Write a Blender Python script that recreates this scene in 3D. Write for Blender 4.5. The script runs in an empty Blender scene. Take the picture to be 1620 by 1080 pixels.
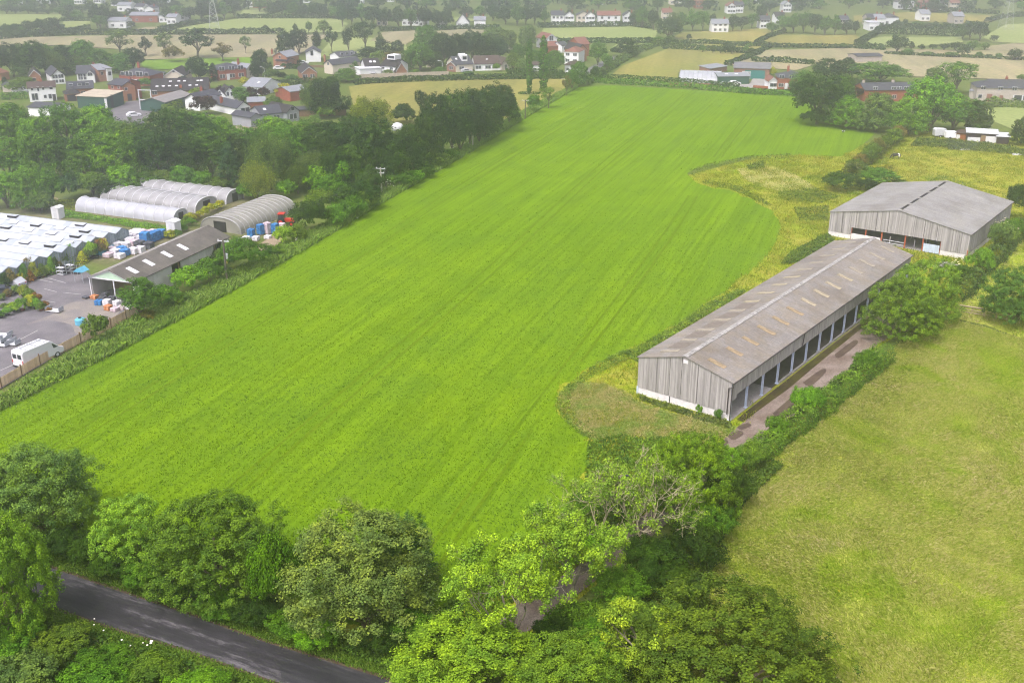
import bpy, bmesh, math, random
import numpy as np
from mathutils import Vector, Matrix
R = math.radians
S = bpy.context.scene
COL = S.collection
rnd = random.Random(7)

# ------------------------------------------------------------------ camera and measuring
CAM_H, FOC, PITCH = 55.0, 1690.8, 0.3826
cp, sp = math.cos(PITCH), math.sin(PITCH)

def ground(px, py, z=0.0):
    """survey helper: the place on the level z that was measured at this point of the photograph"""
    u, v = (px - 810) / FOC, -(py - 540) / FOC
    d = (u, cp + v * sp, -sp + v * cp)
    t = (z - CAM_H) / d[2]
    return Vector((d[0] * t, d[1] * t, z))

def image_y(p):
    z = p[2] - CAM_H
    return 540 - FOC * (p[1] * sp + z * cp) / (p[1] * cp - z * sp)

def height_at(p, ytop):
    """height above p whose top was measured at row ytop"""
    v = -(ytop - 540) / FOC
    k = p[1] * (v * cp - sp) / (cp + v * sp)
    return CAM_H + k

def depth_of(p):
    return p[1] * cp + CAM_H * sp

cam = bpy.data.cameras.new('camera')
cam.sensor_width = 36
cam.lens = 36 * FOC / 1620
cam.clip_end = 9000
cam.clip_start = 0.5
co = bpy.data.objects.new('camera', cam)
COL.objects.link(co)
co.location = (0, 0, CAM_H)
co.rotation_euler = (math.pi / 2 - PITCH, 0, 0)
S.camera = co

# ------------------------------------------------------------------ light
w = bpy.data.worlds.new('World')
S.world = w
w.use_nodes = True
nt = w.node_tree
bg = nt.nodes['Background']
sky = nt.nodes.new('ShaderNodeTexSky')
sky.sky_type = 'NISHITA'
sky.sun_disc = False
SUN_EL, SUN_AZ = R(58), R(215)
sky.sun_elevation = SUN_EL
sky.sun_rotation = SUN_AZ
sky.dust_density = 4.0
sky.air_density = 1.0
hs = nt.nodes.new('ShaderNodeHueSaturation')
hs.inputs['Saturation'].default_value = 0.35
nt.links.new(sky.outputs[0], hs.inputs['Color'])
wm = nt.nodes.new('ShaderNodeMix')
wm.data_type = 'RGBA'
wm.blend_type = 'MULTIPLY'
wm.inputs[0].default_value = 1.0
wm.inputs[7].default_value = (1.03, 0.975, 1.05, 1)
nt.links.new(hs.outputs[0], wm.inputs[6])
nt.links.new(wm.outputs[2], bg.inputs[0])
bg.inputs[1].default_value = 0.128
sl = bpy.data.lights.new('sun', 'SUN')
sl.energy = 1.3
sl.angle = R(28)
sl.color = (1.0, 0.975, 0.94)
so = bpy.data.objects.new('sun', sl)
COL.objects.link(so)
sd = Vector((math.sin(SUN_AZ) * math.cos(SUN_EL), math.cos(SUN_AZ) * math.cos(SUN_EL), math.sin(SUN_EL)))
so.rotation_euler = sd.to_track_quat('Z', 'Y').to_euler()
so.location = (0, 0, 300)
S.view_settings.view_transform = 'Standard'
S.view_settings.look = 'None'
S.view_settings.gamma = 1.0
S.view_settings.exposure = 1.27
cy = S.cycles
cy.max_bounces = 8
cy.diffuse_bounces = 3
cy.transmission_bounces = 3
cy.transparent_max_bounces = 6
cy.volume_bounces = 3
cy.sample_clamp_indirect = 4
cy.use_denoising = True
cy.denoising_prefilter = 'NONE'
cy.filter_width = 1.1

# ------------------------------------------------------------------ materials
def new_mat(name):
    m = bpy.data.materials.new(name)
    m.use_nodes = True
    n = m.node_tree.nodes
    return m, n, m.node_tree.links, n['Principled BSDF']

def rgba(c):
    return (c[0], c[1], c[2], 1)

def mixc(n, l, fac, a, b, blend='MIX'):
    x = n.new('ShaderNodeMix')
    x.data_type = 'RGBA'
    x.blend_type = blend
    for sock, v in ((x.inputs[0], fac), (x.inputs[6], a), (x.inputs[7], b)):
        if isinstance(v, (int, float)):
            sock.default_value = v
        elif isinstance(v, (tuple, list)):
            sock.default_value = rgba(v)
        else:
            l.new(v, sock)
    return x.outputs[2]

def ramp(n, l, src, stops):
    r = n.new('ShaderNodeValToRGB')
    e = r.color_ramp.elements
    while len(e) < len(stops):
        e.new(0.5)
    for el, (p, c) in zip(e, stops):
        el.position = p
        el.color = rgba(c) if isinstance(c, (tuple, list)) else (c, c, c, 1)
    l.new(src, r.inputs[0])
    return r.outputs[0]

def noise(n, l, scale, detail=4, rough=0.55, vec=None, dist=0.0):
    t = n.new('ShaderNodeTexNoise')
    t.inputs['Scale'].default_value = scale
    t.inputs['Detail'].default_value = detail
    t.inputs['Roughness'].default_value = rough
    t.inputs['Distortion'].default_value = dist
    if vec is None:
        c = n.new('ShaderNodeTexCoord')
        vec = c.outputs['Object']
    l.new(vec, t.inputs['Vector'])
    return t.outputs[0]

def mapped(n, l, scale=(1, 1, 1), rotz=0.0):
    c = n.new('ShaderNodeTexCoord')
    m = n.new('ShaderNodeMapping')
    m.vector_type = 'TEXTURE'          # turns first, then scales
    m.inputs['Scale'].default_value = tuple(1 / k for k in scale)
    m.inputs['Rotation'].default_value = (0, 0, rotz)
    l.new(c.outputs['Object'], m.inputs['Vector'])
    return m.outputs[0]

def bump(n, l, b, h, strength=0.5, dist=0.1):
    x = n.new('ShaderNodeBump')
    x.inputs['Strength'].default_value = strength
    x.inputs['Distance'].default_value = dist
    l.new(h, x.inputs['Height'])
    l.new(x.outputs[0], b.inputs['Normal'])

def flat(name, c, rough=0.7, var=0.18, scale=1.5, metallic=0.0, spec=0.12, bmp=0.0):
    """a plain surface with a little unevenness of tone"""
    m, n, l, b = new_mat(name)
    f = noise(n, l, scale, 5, 0.6)
    l.new(ramp(n, l, f, [(0.3, tuple(x * (1 - var) for x in c)), (0.7, tuple(min(1, x * (1 + var)) for x in c))]), b.inputs['Base Color'])
    b.inputs['Roughness'].default_value = rough
    b.inputs['Metallic'].default_value = metallic
    b.inputs['Specular IOR Level'].default_value = spec
    if bmp:
        bump(n, l, b, noise(n, l, scale * 6, 3), bmp, 0.05)
    return m

def island_mat(name, stops, rough=0.85, streak=0.25, bscale=(3, 3, 0.25)):
    """boards, blades, slabs: every loose piece of the mesh has its own tone"""
    m, n, l, b = new_mat(name)
    g = n.new('ShaderNodeNewGeometry')
    c = ramp(n, l, g.outputs['Random Per Island'], stops)
    f = noise(n, l, 1.0, 5, 0.6, mapped(n, l, bscale))
    k = ramp(n, l, f, [(0.3, (1 - streak,) * 3), (0.7, (1 + streak * 0.4,) * 3)])
    l.new(mixc(n, l, 1.0, c, k, 'MULTIPLY'), b.inputs['Base Color'])
    b.inputs['Roughness'].default_value = rough
    b.inputs['Specular IOR Level'].default_value = 0.15
    return m

def blade_mat(name, stops, zones, stripe=None, zone=None):
    """grass blades: each its own tone, and drifts of other grasses through the sward"""
    m, n, l, b = new_mat(name)
    g = n.new('ShaderNodeNewGeometry')
    c = ramp(n, l, g.outputs['Random Per Island'], stops)
    for i, (col, sc, lo, hi, amt) in enumerate(zones):
        f = noise(n, l, sc, 4, 0.62, dist=0.8)
        c = mixc(n, l, ramp(n, l, f, [(lo, 0.0), (hi, amt)]), c, mixc(n, l, 1.0, c, col, 'MULTIPLY'))
    if zone:
        c = field_end_tint(n, l, c, *zone)
    if stripe:
        for sx, sy, amt in stripe[1]:
            s_ = noise(n, l, 1.0, 4, 0.7, mapped(n, l, (sx, sy, 1), stripe[0]))
            c = mixc(n, l, amt, c, ramp(n, l, s_, [(0.36, (0.55, 0.68, 0.9)), (0.52, (1, 1, 1)), (0.68, (1.3, 1.18, 1.3))]), 'MULTIPLY')
    l.new(c, b.inputs['Base Color'])
    b.inputs['Roughness'].default_value = 0.9
    b.inputs['Specular IOR Level'].default_value = 0.05
    t = n.new('ShaderNodeBsdfTranslucent')
    l.new(c, t.inputs['Color'])
    x = n.new('ShaderNodeMixShader')
    x.inputs[0].default_value = 0.5
    l.new(b.outputs[0], x.inputs[1])
    l.new(t.outputs[0], x.inputs[2])
    l.new(x.outputs[0], n['Material Output'].inputs[0])
    return m

def leaf_mat(name, spread=0.4, trans=0.16):
    """foliage: the plant's own tint (object colour), varied leaf by leaf and bough by bough"""
    m, n, l, b = new_mat(name)
    oi = n.new('ShaderNodeObjectInfo')
    g = n.new('ShaderNodeNewGeometry')
    k = ramp(n, l, g.outputs['Random Per Island'], [(0, (1 - spread,) * 3), (0.6, (1, 1, 1)), (1, (1 + spread * 1.3, 1 + spread, 1 + spread * 0.3))])
    c = mixc(n, l, 1.0, oi.outputs['Color'], k, 'MULTIPLY')
    f = noise(n, l, 0.55, 2)
    k2 = ramp(n, l, f, [(0.36, (0.62, 0.72, 0.8)), (0.5, (0.95, 0.98, 0.9)), (0.66, (1.3, 1.25, 0.8))])
    c = mixc(n, l, 1.0, c, k2, 'MULTIPLY')
    l.new(c, b.inputs['Base Color'])
    b.inputs['Roughness'].default_value = 0.65
    b.inputs['Specular IOR Level'].default_value = 0.05
    t = n.new('ShaderNodeBsdfTranslucent')
    l.new(mixc(n, l, 1.0, c, (1.1, 1.25, 0.6), 'MULTIPLY'), t.inputs['Color'])
    x = n.new('ShaderNodeMixShader')
    x.inputs[0].default_value = trans
    l.new(b.outputs[0], x.inputs[1])
    l.new(t.outputs[0], x.inputs[2])
    l.new(x.outputs[0], n['Material Output'].inputs[0])
    return m

def field_end_tint(n, l, c, y0, y1, tint):
    """multiplies a tint into the colour towards one end of a field"""
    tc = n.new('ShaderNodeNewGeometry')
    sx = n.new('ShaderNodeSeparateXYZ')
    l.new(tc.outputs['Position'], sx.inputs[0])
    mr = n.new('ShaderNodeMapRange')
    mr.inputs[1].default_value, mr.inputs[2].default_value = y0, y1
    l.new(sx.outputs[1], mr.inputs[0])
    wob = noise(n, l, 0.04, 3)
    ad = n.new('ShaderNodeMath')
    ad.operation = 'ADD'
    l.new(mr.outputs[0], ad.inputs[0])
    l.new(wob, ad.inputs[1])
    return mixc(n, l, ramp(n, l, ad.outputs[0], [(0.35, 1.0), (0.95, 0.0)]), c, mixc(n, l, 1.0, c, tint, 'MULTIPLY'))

def field_mat(name, cols, fine=2.5, mid=0.25, big=0.03, stripe=None, stripe_scale=0.35, stripe_amt=0.1, bstr=0.6, flowers=None, zone=None, grain=0.75):
    """grassland: patches at three sizes; optional drilling or mowing lines"""
    m, n, l, b = new_mat(name)
    f1 = noise(n, l, big, 4, 0.55, dist=0.4)
    f2 = noise(n, l, mid, 5, 0.62)
    f3 = noise(n, l, fine, 4, 0.7)
    c = ramp(n, l, f1, [(0.36, cols[0]), (0.62, cols[1])])
    c = mixc(n, l, ramp(n, l, f2, [(0.42, 0.0), (0.68, 0.85)]), c, cols[2])
    k = ramp(n, l, f3, [(0.3, (0.55, 0.6, 0.6)), (0.5, (1, 1, 1)), (0.72, (1.4, 1.32, 1.2))])
    c = mixc(n, l, grain, c, k, 'MULTIPLY')
    if stripe is not None:
        v = mapped(n, l, (stripe_scale * 0.02, stripe_scale, 1), stripe)
        s = noise(n, l, 1.0, 3, 0.7, v)
        v2 = mapped(n, l, (stripe_scale * 0.006, stripe_scale * 0.22, 1), stripe)
        s2 = noise(n, l, 1.0, 4, 0.7, v2)
        c = mixc(n, l, stripe_amt * 0.8, c, ramp(n, l, s2, [(0.38, (0.6, 0.7, 0.9)), (0.55, (1, 1, 1)), (0.7, (1.3, 1.15, 0.9))]), 'MULTIPLY')
        c = mixc(n, l, stripe_amt, c, ramp(n, l, s, [(0.38, (0.45, 0.5, 0.5)), (0.55, (1, 1, 1)), (0.7, (1.35, 1.3, 1.2))]), 'MULTIPLY')
    if zone:
        c = field_end_tint(n, l, c, *zone)
    if flowers:
        v = n.new('ShaderNodeTexVoronoi')
        v.inputs['Scale'].default_value = 1.3
        cc = n.new('ShaderNodeTexCoord')
        l.new(cc.outputs['Object'], v.inputs['Vector'])
        near = ramp(n, l, v.outputs['Distance'], [(0.1, 1.0), (0.22, 0.0)])
        zone = ramp(n, l, noise(n, l, 0.09, 4), [(0.5, 0.0), (0.62, 0.9)])
        c = mixc(n, l, mixc(n, l, 1.0, near, zone, 'MULTIPLY'), c, flowers)
    l.new(c, b.inputs['Base Color'])
    b.inputs['Roughness'].default_value = 1.0
    b.inputs['Specular IOR Level'].default_value = 0.0
    bump(n, l, b, mixc(n, l, 0.5, f3, f2), bstr, 0.35)
    return m

# ------------------------------------------------------------------ objects
def tag(o, label=None, cat=None, group=None, kind=None):
    for k, v in (('label', label), ('category', cat), ('group', group), ('kind', kind)):
        if v:
            o[k] = v
    return o

def thing(name, label, cat, loc=(0, 0, 0), rotz=0.0, group=None):
    o = bpy.data.objects.new(name, None)
    o.empty_display_size = 0.5
    COL.objects.link(o)
    o.location = loc
    o.rotation_euler = (0, 0, rotz)
    return tag(o, label, cat, group)

def obj(name, me, mats, parent=None):
    o = bpy.data.objects.new(name, me)
    COL.objects.link(o)
    if mats is not None:
        for m in (mats if isinstance(mats, (list, tuple)) else [mats]):
            me.materials.append(m)
    if parent is not None:
        o.parent = parent
    return o

def copy_tree(o, parent=None):
    c = o.copy()
    COL.objects.link(c)
    if parent is not None:
        c.parent = parent
    for ch in list(o.children):
        copy_tree(ch, c)
    return c

class MB:
    """collects shapes for ONE mesh"""
    def __init__(self):
        self.v, self.f, self.mi, self.cur = [], [], [], 0
    def add(self, vs, fs):
        k = len(self.v)
        self.v += [tuple(p) for p in vs]
        self.f += [tuple(i + k for i in q) for q in fs]
        self.mi += [self.cur] * len(fs)
        return self
    def box(self, c, s, rz=0.0, ry=0.0, rx=0.0):
        M = Matrix.Rotation(rz, 3, 'Z') @ Matrix.Rotation(ry, 3, 'Y') @ Matrix.Rotation(rx, 3, 'X')
        vs = [Vector(c) + M @ Vector((x * s[0] / 2, y * s[1] / 2, z * s[2] / 2)) for z in (-1, 1) for y in (-1, 1) for x in (-1, 1)]
        return self.add(vs, [(0, 2, 3, 1), (4, 5, 7, 6), (0, 1, 5, 4), (2, 6, 7, 3), (0, 4, 6, 2), (1, 3, 7, 5)])
    def span(self, a, b):
        """box from corner a to corner b"""
        return self.box([(a[i] + b[i]) / 2 for i in range(3)], [abs(b[i] - a[i]) for i in range(3)])
    def prism(self, pts, vec):
        """closed outline pts swept along vec"""
        n = len(pts)
        vec = Vector(vec)
        vs = [Vector(p) for p in pts] + [Vector(p) + vec for p in pts]
        fs = [tuple(range(n))[::-1], tuple(range(n, 2 * n))] + [(i, (i + 1) % n, n + (i + 1) % n, n + i) for i in range(n)]
        return self.add(vs, fs)
    def tube(self, pts, rad, sides=6, cap=True):
        pts = [Vector(p) for p in pts]
        rs = rad if isinstance(rad, (list, tuple)) else [rad] * len(pts)
        vs, fs = [], []
        for i, p in enumerate(pts):
            d = (pts[min(i + 1, len(pts) - 1)] - pts[max(i - 1, 0)])
            d = d.normalized() if d.length > 1e-9 else Vector((0, 0, 1))
            a = d.cross(Vector((0, 0, 1)) if abs(d.z) < 0.9 else Vector((1, 0, 0))).normalized()
            b = d.cross(a)
            for k in range(sides):
                t = 2 * math.pi * k / sides
                vs.append(p + (a * math.cos(t) + b * math.sin(t)) * rs[i])
        for i in range(len(pts) - 1):
            for k in range(sides):
                k2 = (k + 1) % sides
                fs.append((i * sides + k, i * sides + k2, (i + 1) * sides + k2, (i + 1) * sides + k))
        if cap:
            fs.append(tuple(range(sides))[::-1])
            fs.append(tuple((len(pts) - 1) * sides + k for k in range(sides)))
        return self.add(vs, fs)
    def lathe(self, prof, c=(0, 0, 0), sides=12):
        vs, fs = [], []
        for r, z in prof:
            for k in range(sides):
                t = 2 * math.pi * k / sides
                vs.append((c[0] + r * math.cos(t), c[1] + r * math.sin(t), c[2] + z))
        m = len(prof)
        for i in range(m - 1):
            for k in range(sides):
                k2 = (k + 1) % sides
                fs.append((i * sides + k, i * sides + k2, (i + 1) * sides + k2, (i + 1) * sides + k))
        fs.append(tuple(range(sides))[::-1])
        fs.append(tuple((m - 1) * sides + k for k in range(sides)))
        return self.add(vs, fs)
    def build(self, name, mats, parent=None, smooth=False, bevel=0.0):
        me = bpy.data.meshes.new(name)
        me.from_pydata(self.v, [], self.f)
        if any(self.mi):
            me.polygons.foreach_set('material_index', self.mi)
        if smooth:
            me.polygons.foreach_set('use_smooth', [True] * len(self.f))
        me.update()
        o = obj(name, me, mats, parent)
        if bevel:
            md = o.modifiers.new('bevel', 'BEVEL')
            md.width = bevel
            md.segments = 2
            md.limit_method = 'ANGLE'
        return o

def np_mesh(name, v, nside, idx):
    """mesh from numpy arrays; every face has nside corners"""
    me = bpy.data.meshes.new(name)
    nf = len(idx) // nside
    me.vertices.add(len(v))
    me.vertices.foreach_set('co', np.ascontiguousarray(v, dtype=np.float32).ravel())
    me.loops.add(len(idx))
    me.loops.foreach_set('vertex_index', np.ascontiguousarray(idx, dtype=np.int32))
    me.polygons.add(nf)
    me.polygons.foreach_set('loop_start', np.arange(0, nf * nside, nside, dtype=np.int32))
    me.update(calc_edges=True)
    return me

def unit(a):
    return a / (np.linalg.norm(a, axis=1, keepdims=True) + 1e-9)

def leaves(c, nrm, size, rng, aspect=0.62, droop=0.25):
    """one bent four-cornered leaf at every point"""
    N = len(c)
    nrm = unit(nrm)
    t = unit(np.cross(nrm, rng.normal(size=(N, 3))))
    b = np.cross(nrm, t)
    s = size[:, None]
    v = np.empty((N, 4, 3))
    v[:, 0] = c - t * s
    v[:, 1] = c + b * s * aspect + nrm * s * 0.12
    v[:, 2] = c + t * s - nrm * s * droop
    v[:, 3] = c - b * s * aspect + nrm * s * 0.12
    return v.reshape(-1, 3)

def leaf_mesh(name, v):
    return np_mesh(name, v, 4, np.arange(len(v)))

def inside(poly, x, y):
    r = np.zeros(len(x), bool)
    n = len(poly)
    for i in range(n):
        x1, y1 = poly[i][:2]
        x2, y2 = poly[(i + 1) % n][:2]
        if y1 == y2:
            continue
        c = (y1 > y) != (y2 > y)
        r ^= c & (x < (x2 - x1) * (y - y1) / (y2 - y1) + x1)
    return r

def scatter(poly, n, rng):
    """n points inside a ground polygon"""
    P = np.array([(p[0], p[1]) for p in poly])
    lo, hi = P.min(0), P.max(0)
    out = np.empty((0, 2))
    while len(out) < n:
        q = rng.uniform(lo, hi, size=(max(2000, n), 2))
        out = np.vstack([out, q[inside(poly, q[:, 0], q[:, 1])]])
    return out[:n]

def area(poly):
    a = 0
    for i in range(len(poly)):
        p, q = poly[i], poly[(i + 1) % len(poly)]
        a += p[0] * q[1] - q[0] * p[1]
    return abs(a) / 2

def G(pts, z=0.0):
    return [ground(x, y, 0.0) for x, y in pts]

_lay = [0]
def sheet(name, poly, m, z=None, label=None, kind='structure', cat=None):
    """a flat ground sheet; each lies some millimetres above the one before"""
    _lay[0] += 1
    z = 0.012 + 0.004 * _lay[0] if z is None else z
    me = bpy.data.meshes.new(name)
    if area(poly) and sum((poly[i][0] * poly[(i + 1) % len(poly)][1] - poly[(i + 1) % len(poly)][0] * poly[i][1]) for i in range(len(poly))) < 0:
        poly = poly[::-1]
    me.from_pydata([(p[0], p[1], z) for p in poly], [], [tuple(range(len(poly)))])
    me.update()
    o = obj(name, me, m)
    return tag(o, label, cat, None, kind)

def smooth_line(pts, n=6):
    """Catmull-Rom through measured points"""
    P = [Vector((p[0], p[1], 0)) for p in pts]
    out = []
    for i in range(len(P) - 1):
        a, b, c, d = P[max(i - 1, 0)], P[i], P[i + 1], P[min(i + 2, len(P) - 1)]
        for k in range(n):
            t = k / n
            out.append(0.5 * ((2 * b) + (c - a) * t + (2 * a - 5 * b + 4 * c - d) * t * t + (3 * b - a - 3 * c + d) * t ** 3))
    out.append(P[-1])
    return out
# ------------------------------------------------------------------ vegetation
LEAF = leaf_mat('leaf')
LEAF_SOFT = leaf_mat('soft_leaf', 0.22, 0.3)
BARK = flat('bark', (0.12, 0.095, 0.07), 0.9, 0.35, 3.0, bmp=0.6)
DEADWOOD = flat('bare_wood', (0.40, 0.345, 0.225), 0.85, 0.3, 2.0, bmp=0.3)
PALEWOOD = flat('pale_bark', (0.22, 0.195, 0.14), 0.85, 0.3, 2.0, bmp=0.3)

TINT = dict(
    dark=(0.034, 0.066, 0.012), deep=(0.024, 0.050, 0.013), mid=(0.066, 0.135, 0.018), fresh=(0.105, 0.205, 0.018),
    lime=(0.20, 0.29, 0.026), ash=(0.088, 0.150, 0.045), grey=(0.105, 0.150, 0.062), olive=(0.088, 0.135, 0.026),
    willow=(0.19, 0.215, 0.04), purple=(0.045, 0.022, 0.026), gold=(0.34, 0.32, 0.02), bronze=(0.13, 0.10, 0.04),
    blue=(0.032, 0.066, 0.040), yellow=(0.30, 0.30, 0.03), rust=(0.20, 0.09, 0.035))

TINT = {k: (v[0] * 1.3, v[1] * 1.42, v[2] * 0.75) for k, v in TINT.items()}

def dirs(n, rng, zmin=-1.0):
    z = rng.uniform(zmin, 1, n)
    a = rng.uniform(0, 2 * np.pi, n)
    r = np.sqrt(np.maximum(0, 1 - z * z))
    return np.stack([r * np.cos(a), r * np.sin(a), z], 1)

def lobes_for(kind, n, rng):
    """centres and radii of a crown's boughs inside the unit ball"""
    if kind == 'poplar':
        z = np.linspace(-0.9, 0.9, n)
        c = np.stack([rng.uniform(-.25, .25, n), rng.uniform(-.25, .25, n), z], 1)
        return c, 0.62 * np.sqrt(1 - (z * 0.93) ** 2) + 0.12
    if kind == 'conifer':
        z = np.linspace(-0.9, 0.9, n)
        f = (1 - z) / 2 * 0.9 + 0.06
        a = np.arange(n) * 2.4
        c = np.stack([np.cos(a) * f * 0.55, np.sin(a) * f * 0.55, z], 1)
        return c, 0.22 + 0.32 * f
    d = dirs(n, rng, -0.75 if kind != 'shrub' else -0.25)
    rad = rng.uniform(0.30, 0.82, n) ** 0.7
    c = d * rad[:, None] * 0.74
    r = rng.uniform(0.24, 0.42, n)
    if kind == 'dome':
        c[:, 2] = np.abs(c[:, 2]) * 0.9 - 0.25
    if kind == 'tall':
        c[:, :2] *= (1 - 0.42 * np.clip(c[:, 2:3], -.2, 1))
    if kind == 'full':                      # boughs down to the ground all round
        k = max(6, n // 4)
        a = np.arange(1, k + 1) * 2.4
        c[1:k + 1] = np.stack([np.cos(a) * .62, np.sin(a) * .62, rng.uniform(-.72, -.38, k)], 1)
        r[1:k + 1] = rng.uniform(.26, .36, k)
    if kind == 'airy':
        r *= 0.72
        c *= 1.18
    c[0] = (0, 0, 0.1)
    r[0] = 0.5
    return c, r

def crown_points(kind, seed, nl, nt_, nk, W, H, leaf, gap=0.55, tuft=None):
    rng = np.random.default_rng(seed)
    c, r = lobes_for(kind, nl, rng)
    P, D, Z = [], [], []
    for i in range(nl):
        d = dirs(nt_, rng, -0.7)
        p = c[i] + d * (r[i] * rng.uniform(0.72, 1.08, nt_))[:, None]
        keep = np.ones(nt_, bool)
        for j in range(nl):                     # boughs hidden deep inside others carry few leaves
            if j != i:
                keep &= (np.linalg.norm(p - c[j], axis=1) > r[j] * gap)
        keep |= rng.random(nt_) < 0.08
        P.append(p[keep])
        D.append(d[keep])
    P, D = np.vstack(P), np.vstack(D)
    if kind == 'shrub':
        P[:, 2] = np.where(P[:, 2] < -0.5, -0.5 + rng.uniform(0, .5, len(P)), P[:, 2])
    sc = np.array([W / 2, W / 2, H / 2])
    tuft = tuft or leaf * 2.1
    C = np.repeat(P * sc, nk, 0)
    N = np.repeat(D, nk, 0)
    if kind == 'willow':
        k = len(C)
        C = C + rng.normal(size=(k, 3)) * tuft * 0.4
        C[:, 2] -= rng.uniform(0, 1, k) ** 1.3 * H * 0.3
        N = N * 0.5 + rng.normal(size=(k, 3)) * 0.6
        N[:, 2] *= 0.4
    else:
        off = unit(rng.normal(size=C.shape)) * (rng.random(len(C)) ** 0.5 * tuft)[:, None]
        C = C + off
        N = N * 0.7 + off / tuft * 0.6 + np.array([0, 0, 0.55]) + rng.normal(size=C.shape) * 0.35
    return C, N, rng, c * sc, r

def trunk_mb(W, H, base, lobes, rng, rad, n=9):
    m = MB()
    top = base + H * 0.55
    lean = rng.uniform(-.03, .03, 2) * H
    pts = [(0, 0, -0.3), (0, 0, 0.25), (lean[0] * .3, lean[1] * .3, base * .6 + .3), (lean[0], lean[1], top)]
    m.tube(pts, [rad * 1.5, rad * 1.05, rad * .85, rad * .25], 8)
    order = sorted(range(len(lobes)), key=lambda i: -np.linalg.norm(lobes[i][:2]))[:n]
    for i in order:
        e = lobes[i]
        z0 = base * rng.uniform(.6, 1.15)
        p0 = np.array([lean[0] * .4, lean[1] * .4, z0])
        e = np.array([e[0], e[1], e[2] + base + H / 2])
        q = p0 * .45 + e * .55 + np.array([0, 0, H * .04])
        m.tube([p0, q, e], [rad * .5, rad * .3, rad * .08], 5)
    return m

PROTO = {}
def plant_kind(key, kind, W, Htot, base, nl, nt_, nk, leaf, seed, rad=None, mat=None, stem=True, tuft=None):
    """builds the meshes (crown and trunk) of one kind of tree, at its natural size"""
    H = Htot - base
    C, N, rng, lob, r = crown_points(kind, seed, nl, nt_, nk, W, H, leaf, tuft=tuft)
    C[:, 2] += base + H / 2
    C[:, 2] = np.maximum(C[:, 2], 0.08)
    # squeeze so that the crown really has the size W x H
    ext = np.percentile(np.abs(C[:, :2]), 99.3)
    C[:, :2] *= (W / 2) / ext
    hi = np.percentile(C[:, 2], 99.7)
    C[:, 2] = base + (C[:, 2] - base) * H / max(0.1, hi - base) if kind != 'willow' else C[:, 2] * Htot / hi
    C[:, 2] = np.maximum(C[:, 2], 0.08)
    sz = leaf * rng.uniform(0.6, 1.25, len(C))
    me = leaf_mesh('crown', leaves(C, N, sz, rng, 0.62 if kind != 'willow' else 0.3))
    me.materials.append(mat or LEAF)
    tm = None
    if stem:
        t = trunk_mb(W, H, base, lob, rng, rad or W * 0.03)
        tm = bpy.data.meshes.new('trunk')
        tm.from_pydata(t.v, [], t.f)
        tm.materials.append(BARK)
        tm.update()
    PROTO[key] = (me, tm, W, Htot)

# near trees carry many small leaves, far ones fewer and larger
for i in range(3):
    plant_kind('near_ash%d' % i, 'full', 11, 12, 0.5, 48, 28, 62, 0.105, 11 + i, tuft=.46)
    plant_kind('near_oak%d' % i, 'full', 12, 11, 0.5, 54, 36, 54, 0.100, 21 + i, tuft=.36)
    plant_kind('near_bush%d' % i, 'shrub', 5, 3.6, 0.0, 20, 28, 36, 0.080, 31 + i, stem=False, tuft=.26)
for i in range(4):
    plant_kind('oak%d' % i, 'full' if i % 2 else 'round', 10, 11, 0.9, 32, 26, 19, 0.21, 41 + i, tuft=.5)
    plant_kind('tall%d' % i, 'tall', 8, 14, 1.6, 28, 26, 18, 0.21, 51 + i, tuft=.5)
    plant_kind('shrub%d' % i, 'shrub', 5, 3.6, 0.0, 16, 22, 18, 0.14, 61 + i, stem=False, tuft=.3)
for i in range(2):
    plant_kind('willow%d' % i, 'willow', 10, 12, 2.0, 24, 26, 30, 0.22, 71 + i)
    plant_kind('airy%d' % i, 'airy', 10, 13, 4.0, 18, 20, 16, 0.22, 75 + i, rad=0.32, tuft=.5)
    plant_kind('poplar%d' % i, 'poplar', 3.4, 19, 1.6, 15, 40, 26, 0.2, 81 + i, rad=0.28, tuft=.35)
    plant_kind('conifer%d' % i, 'conifer', 5, 9, 0.5, 22, 24, 14, 0.18, 85 + i, rad=0.2, tuft=.35)
for i in range(4):
    plant_kind('far%d' % i, 'round', 11, 11, 1.0, 20, 16, 10, 0.45, 91 + i, tuft=.8)
    plant_kind('farbush%d' % i, 'shrub', 5, 3.4, 0.0, 10, 12, 9, 0.34, 95 + i, stem=False, tuft=.45)

def plant(key, x, y, W, H, label, cat='tree', tint='mid', group=None, name=None, rz=None, jitter=0.07, z=0.0):
    cm, tm, w0, h0 = PROTO[key]
    nm = name or {'tree': 'tree', 'shrub': 'shrub', 'bush': 'bush'}.get(cat, 'tree')
    t = thing(nm, label, cat, (x, y, z), rnd.uniform(0, 6.28) if rz is None else rz, group)
    t.scale = (W / w0, W / w0, H / h0)
    c = obj('crown' if tm else 'foliage', cm, None, t)
    k = TINT[tint] if isinstance(tint, str) else tint
    j = [1 + rnd.uniform(-jitter, jitter) for _ in range(3)]
    g = 1 + rnd.uniform(-.2, .2)
    c.color = (k[0] * j[0] * g, k[1] * g, k[2] * j[2] * g, 1)
    if tm:
        obj('trunk', tm, None, t)
    return t

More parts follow.
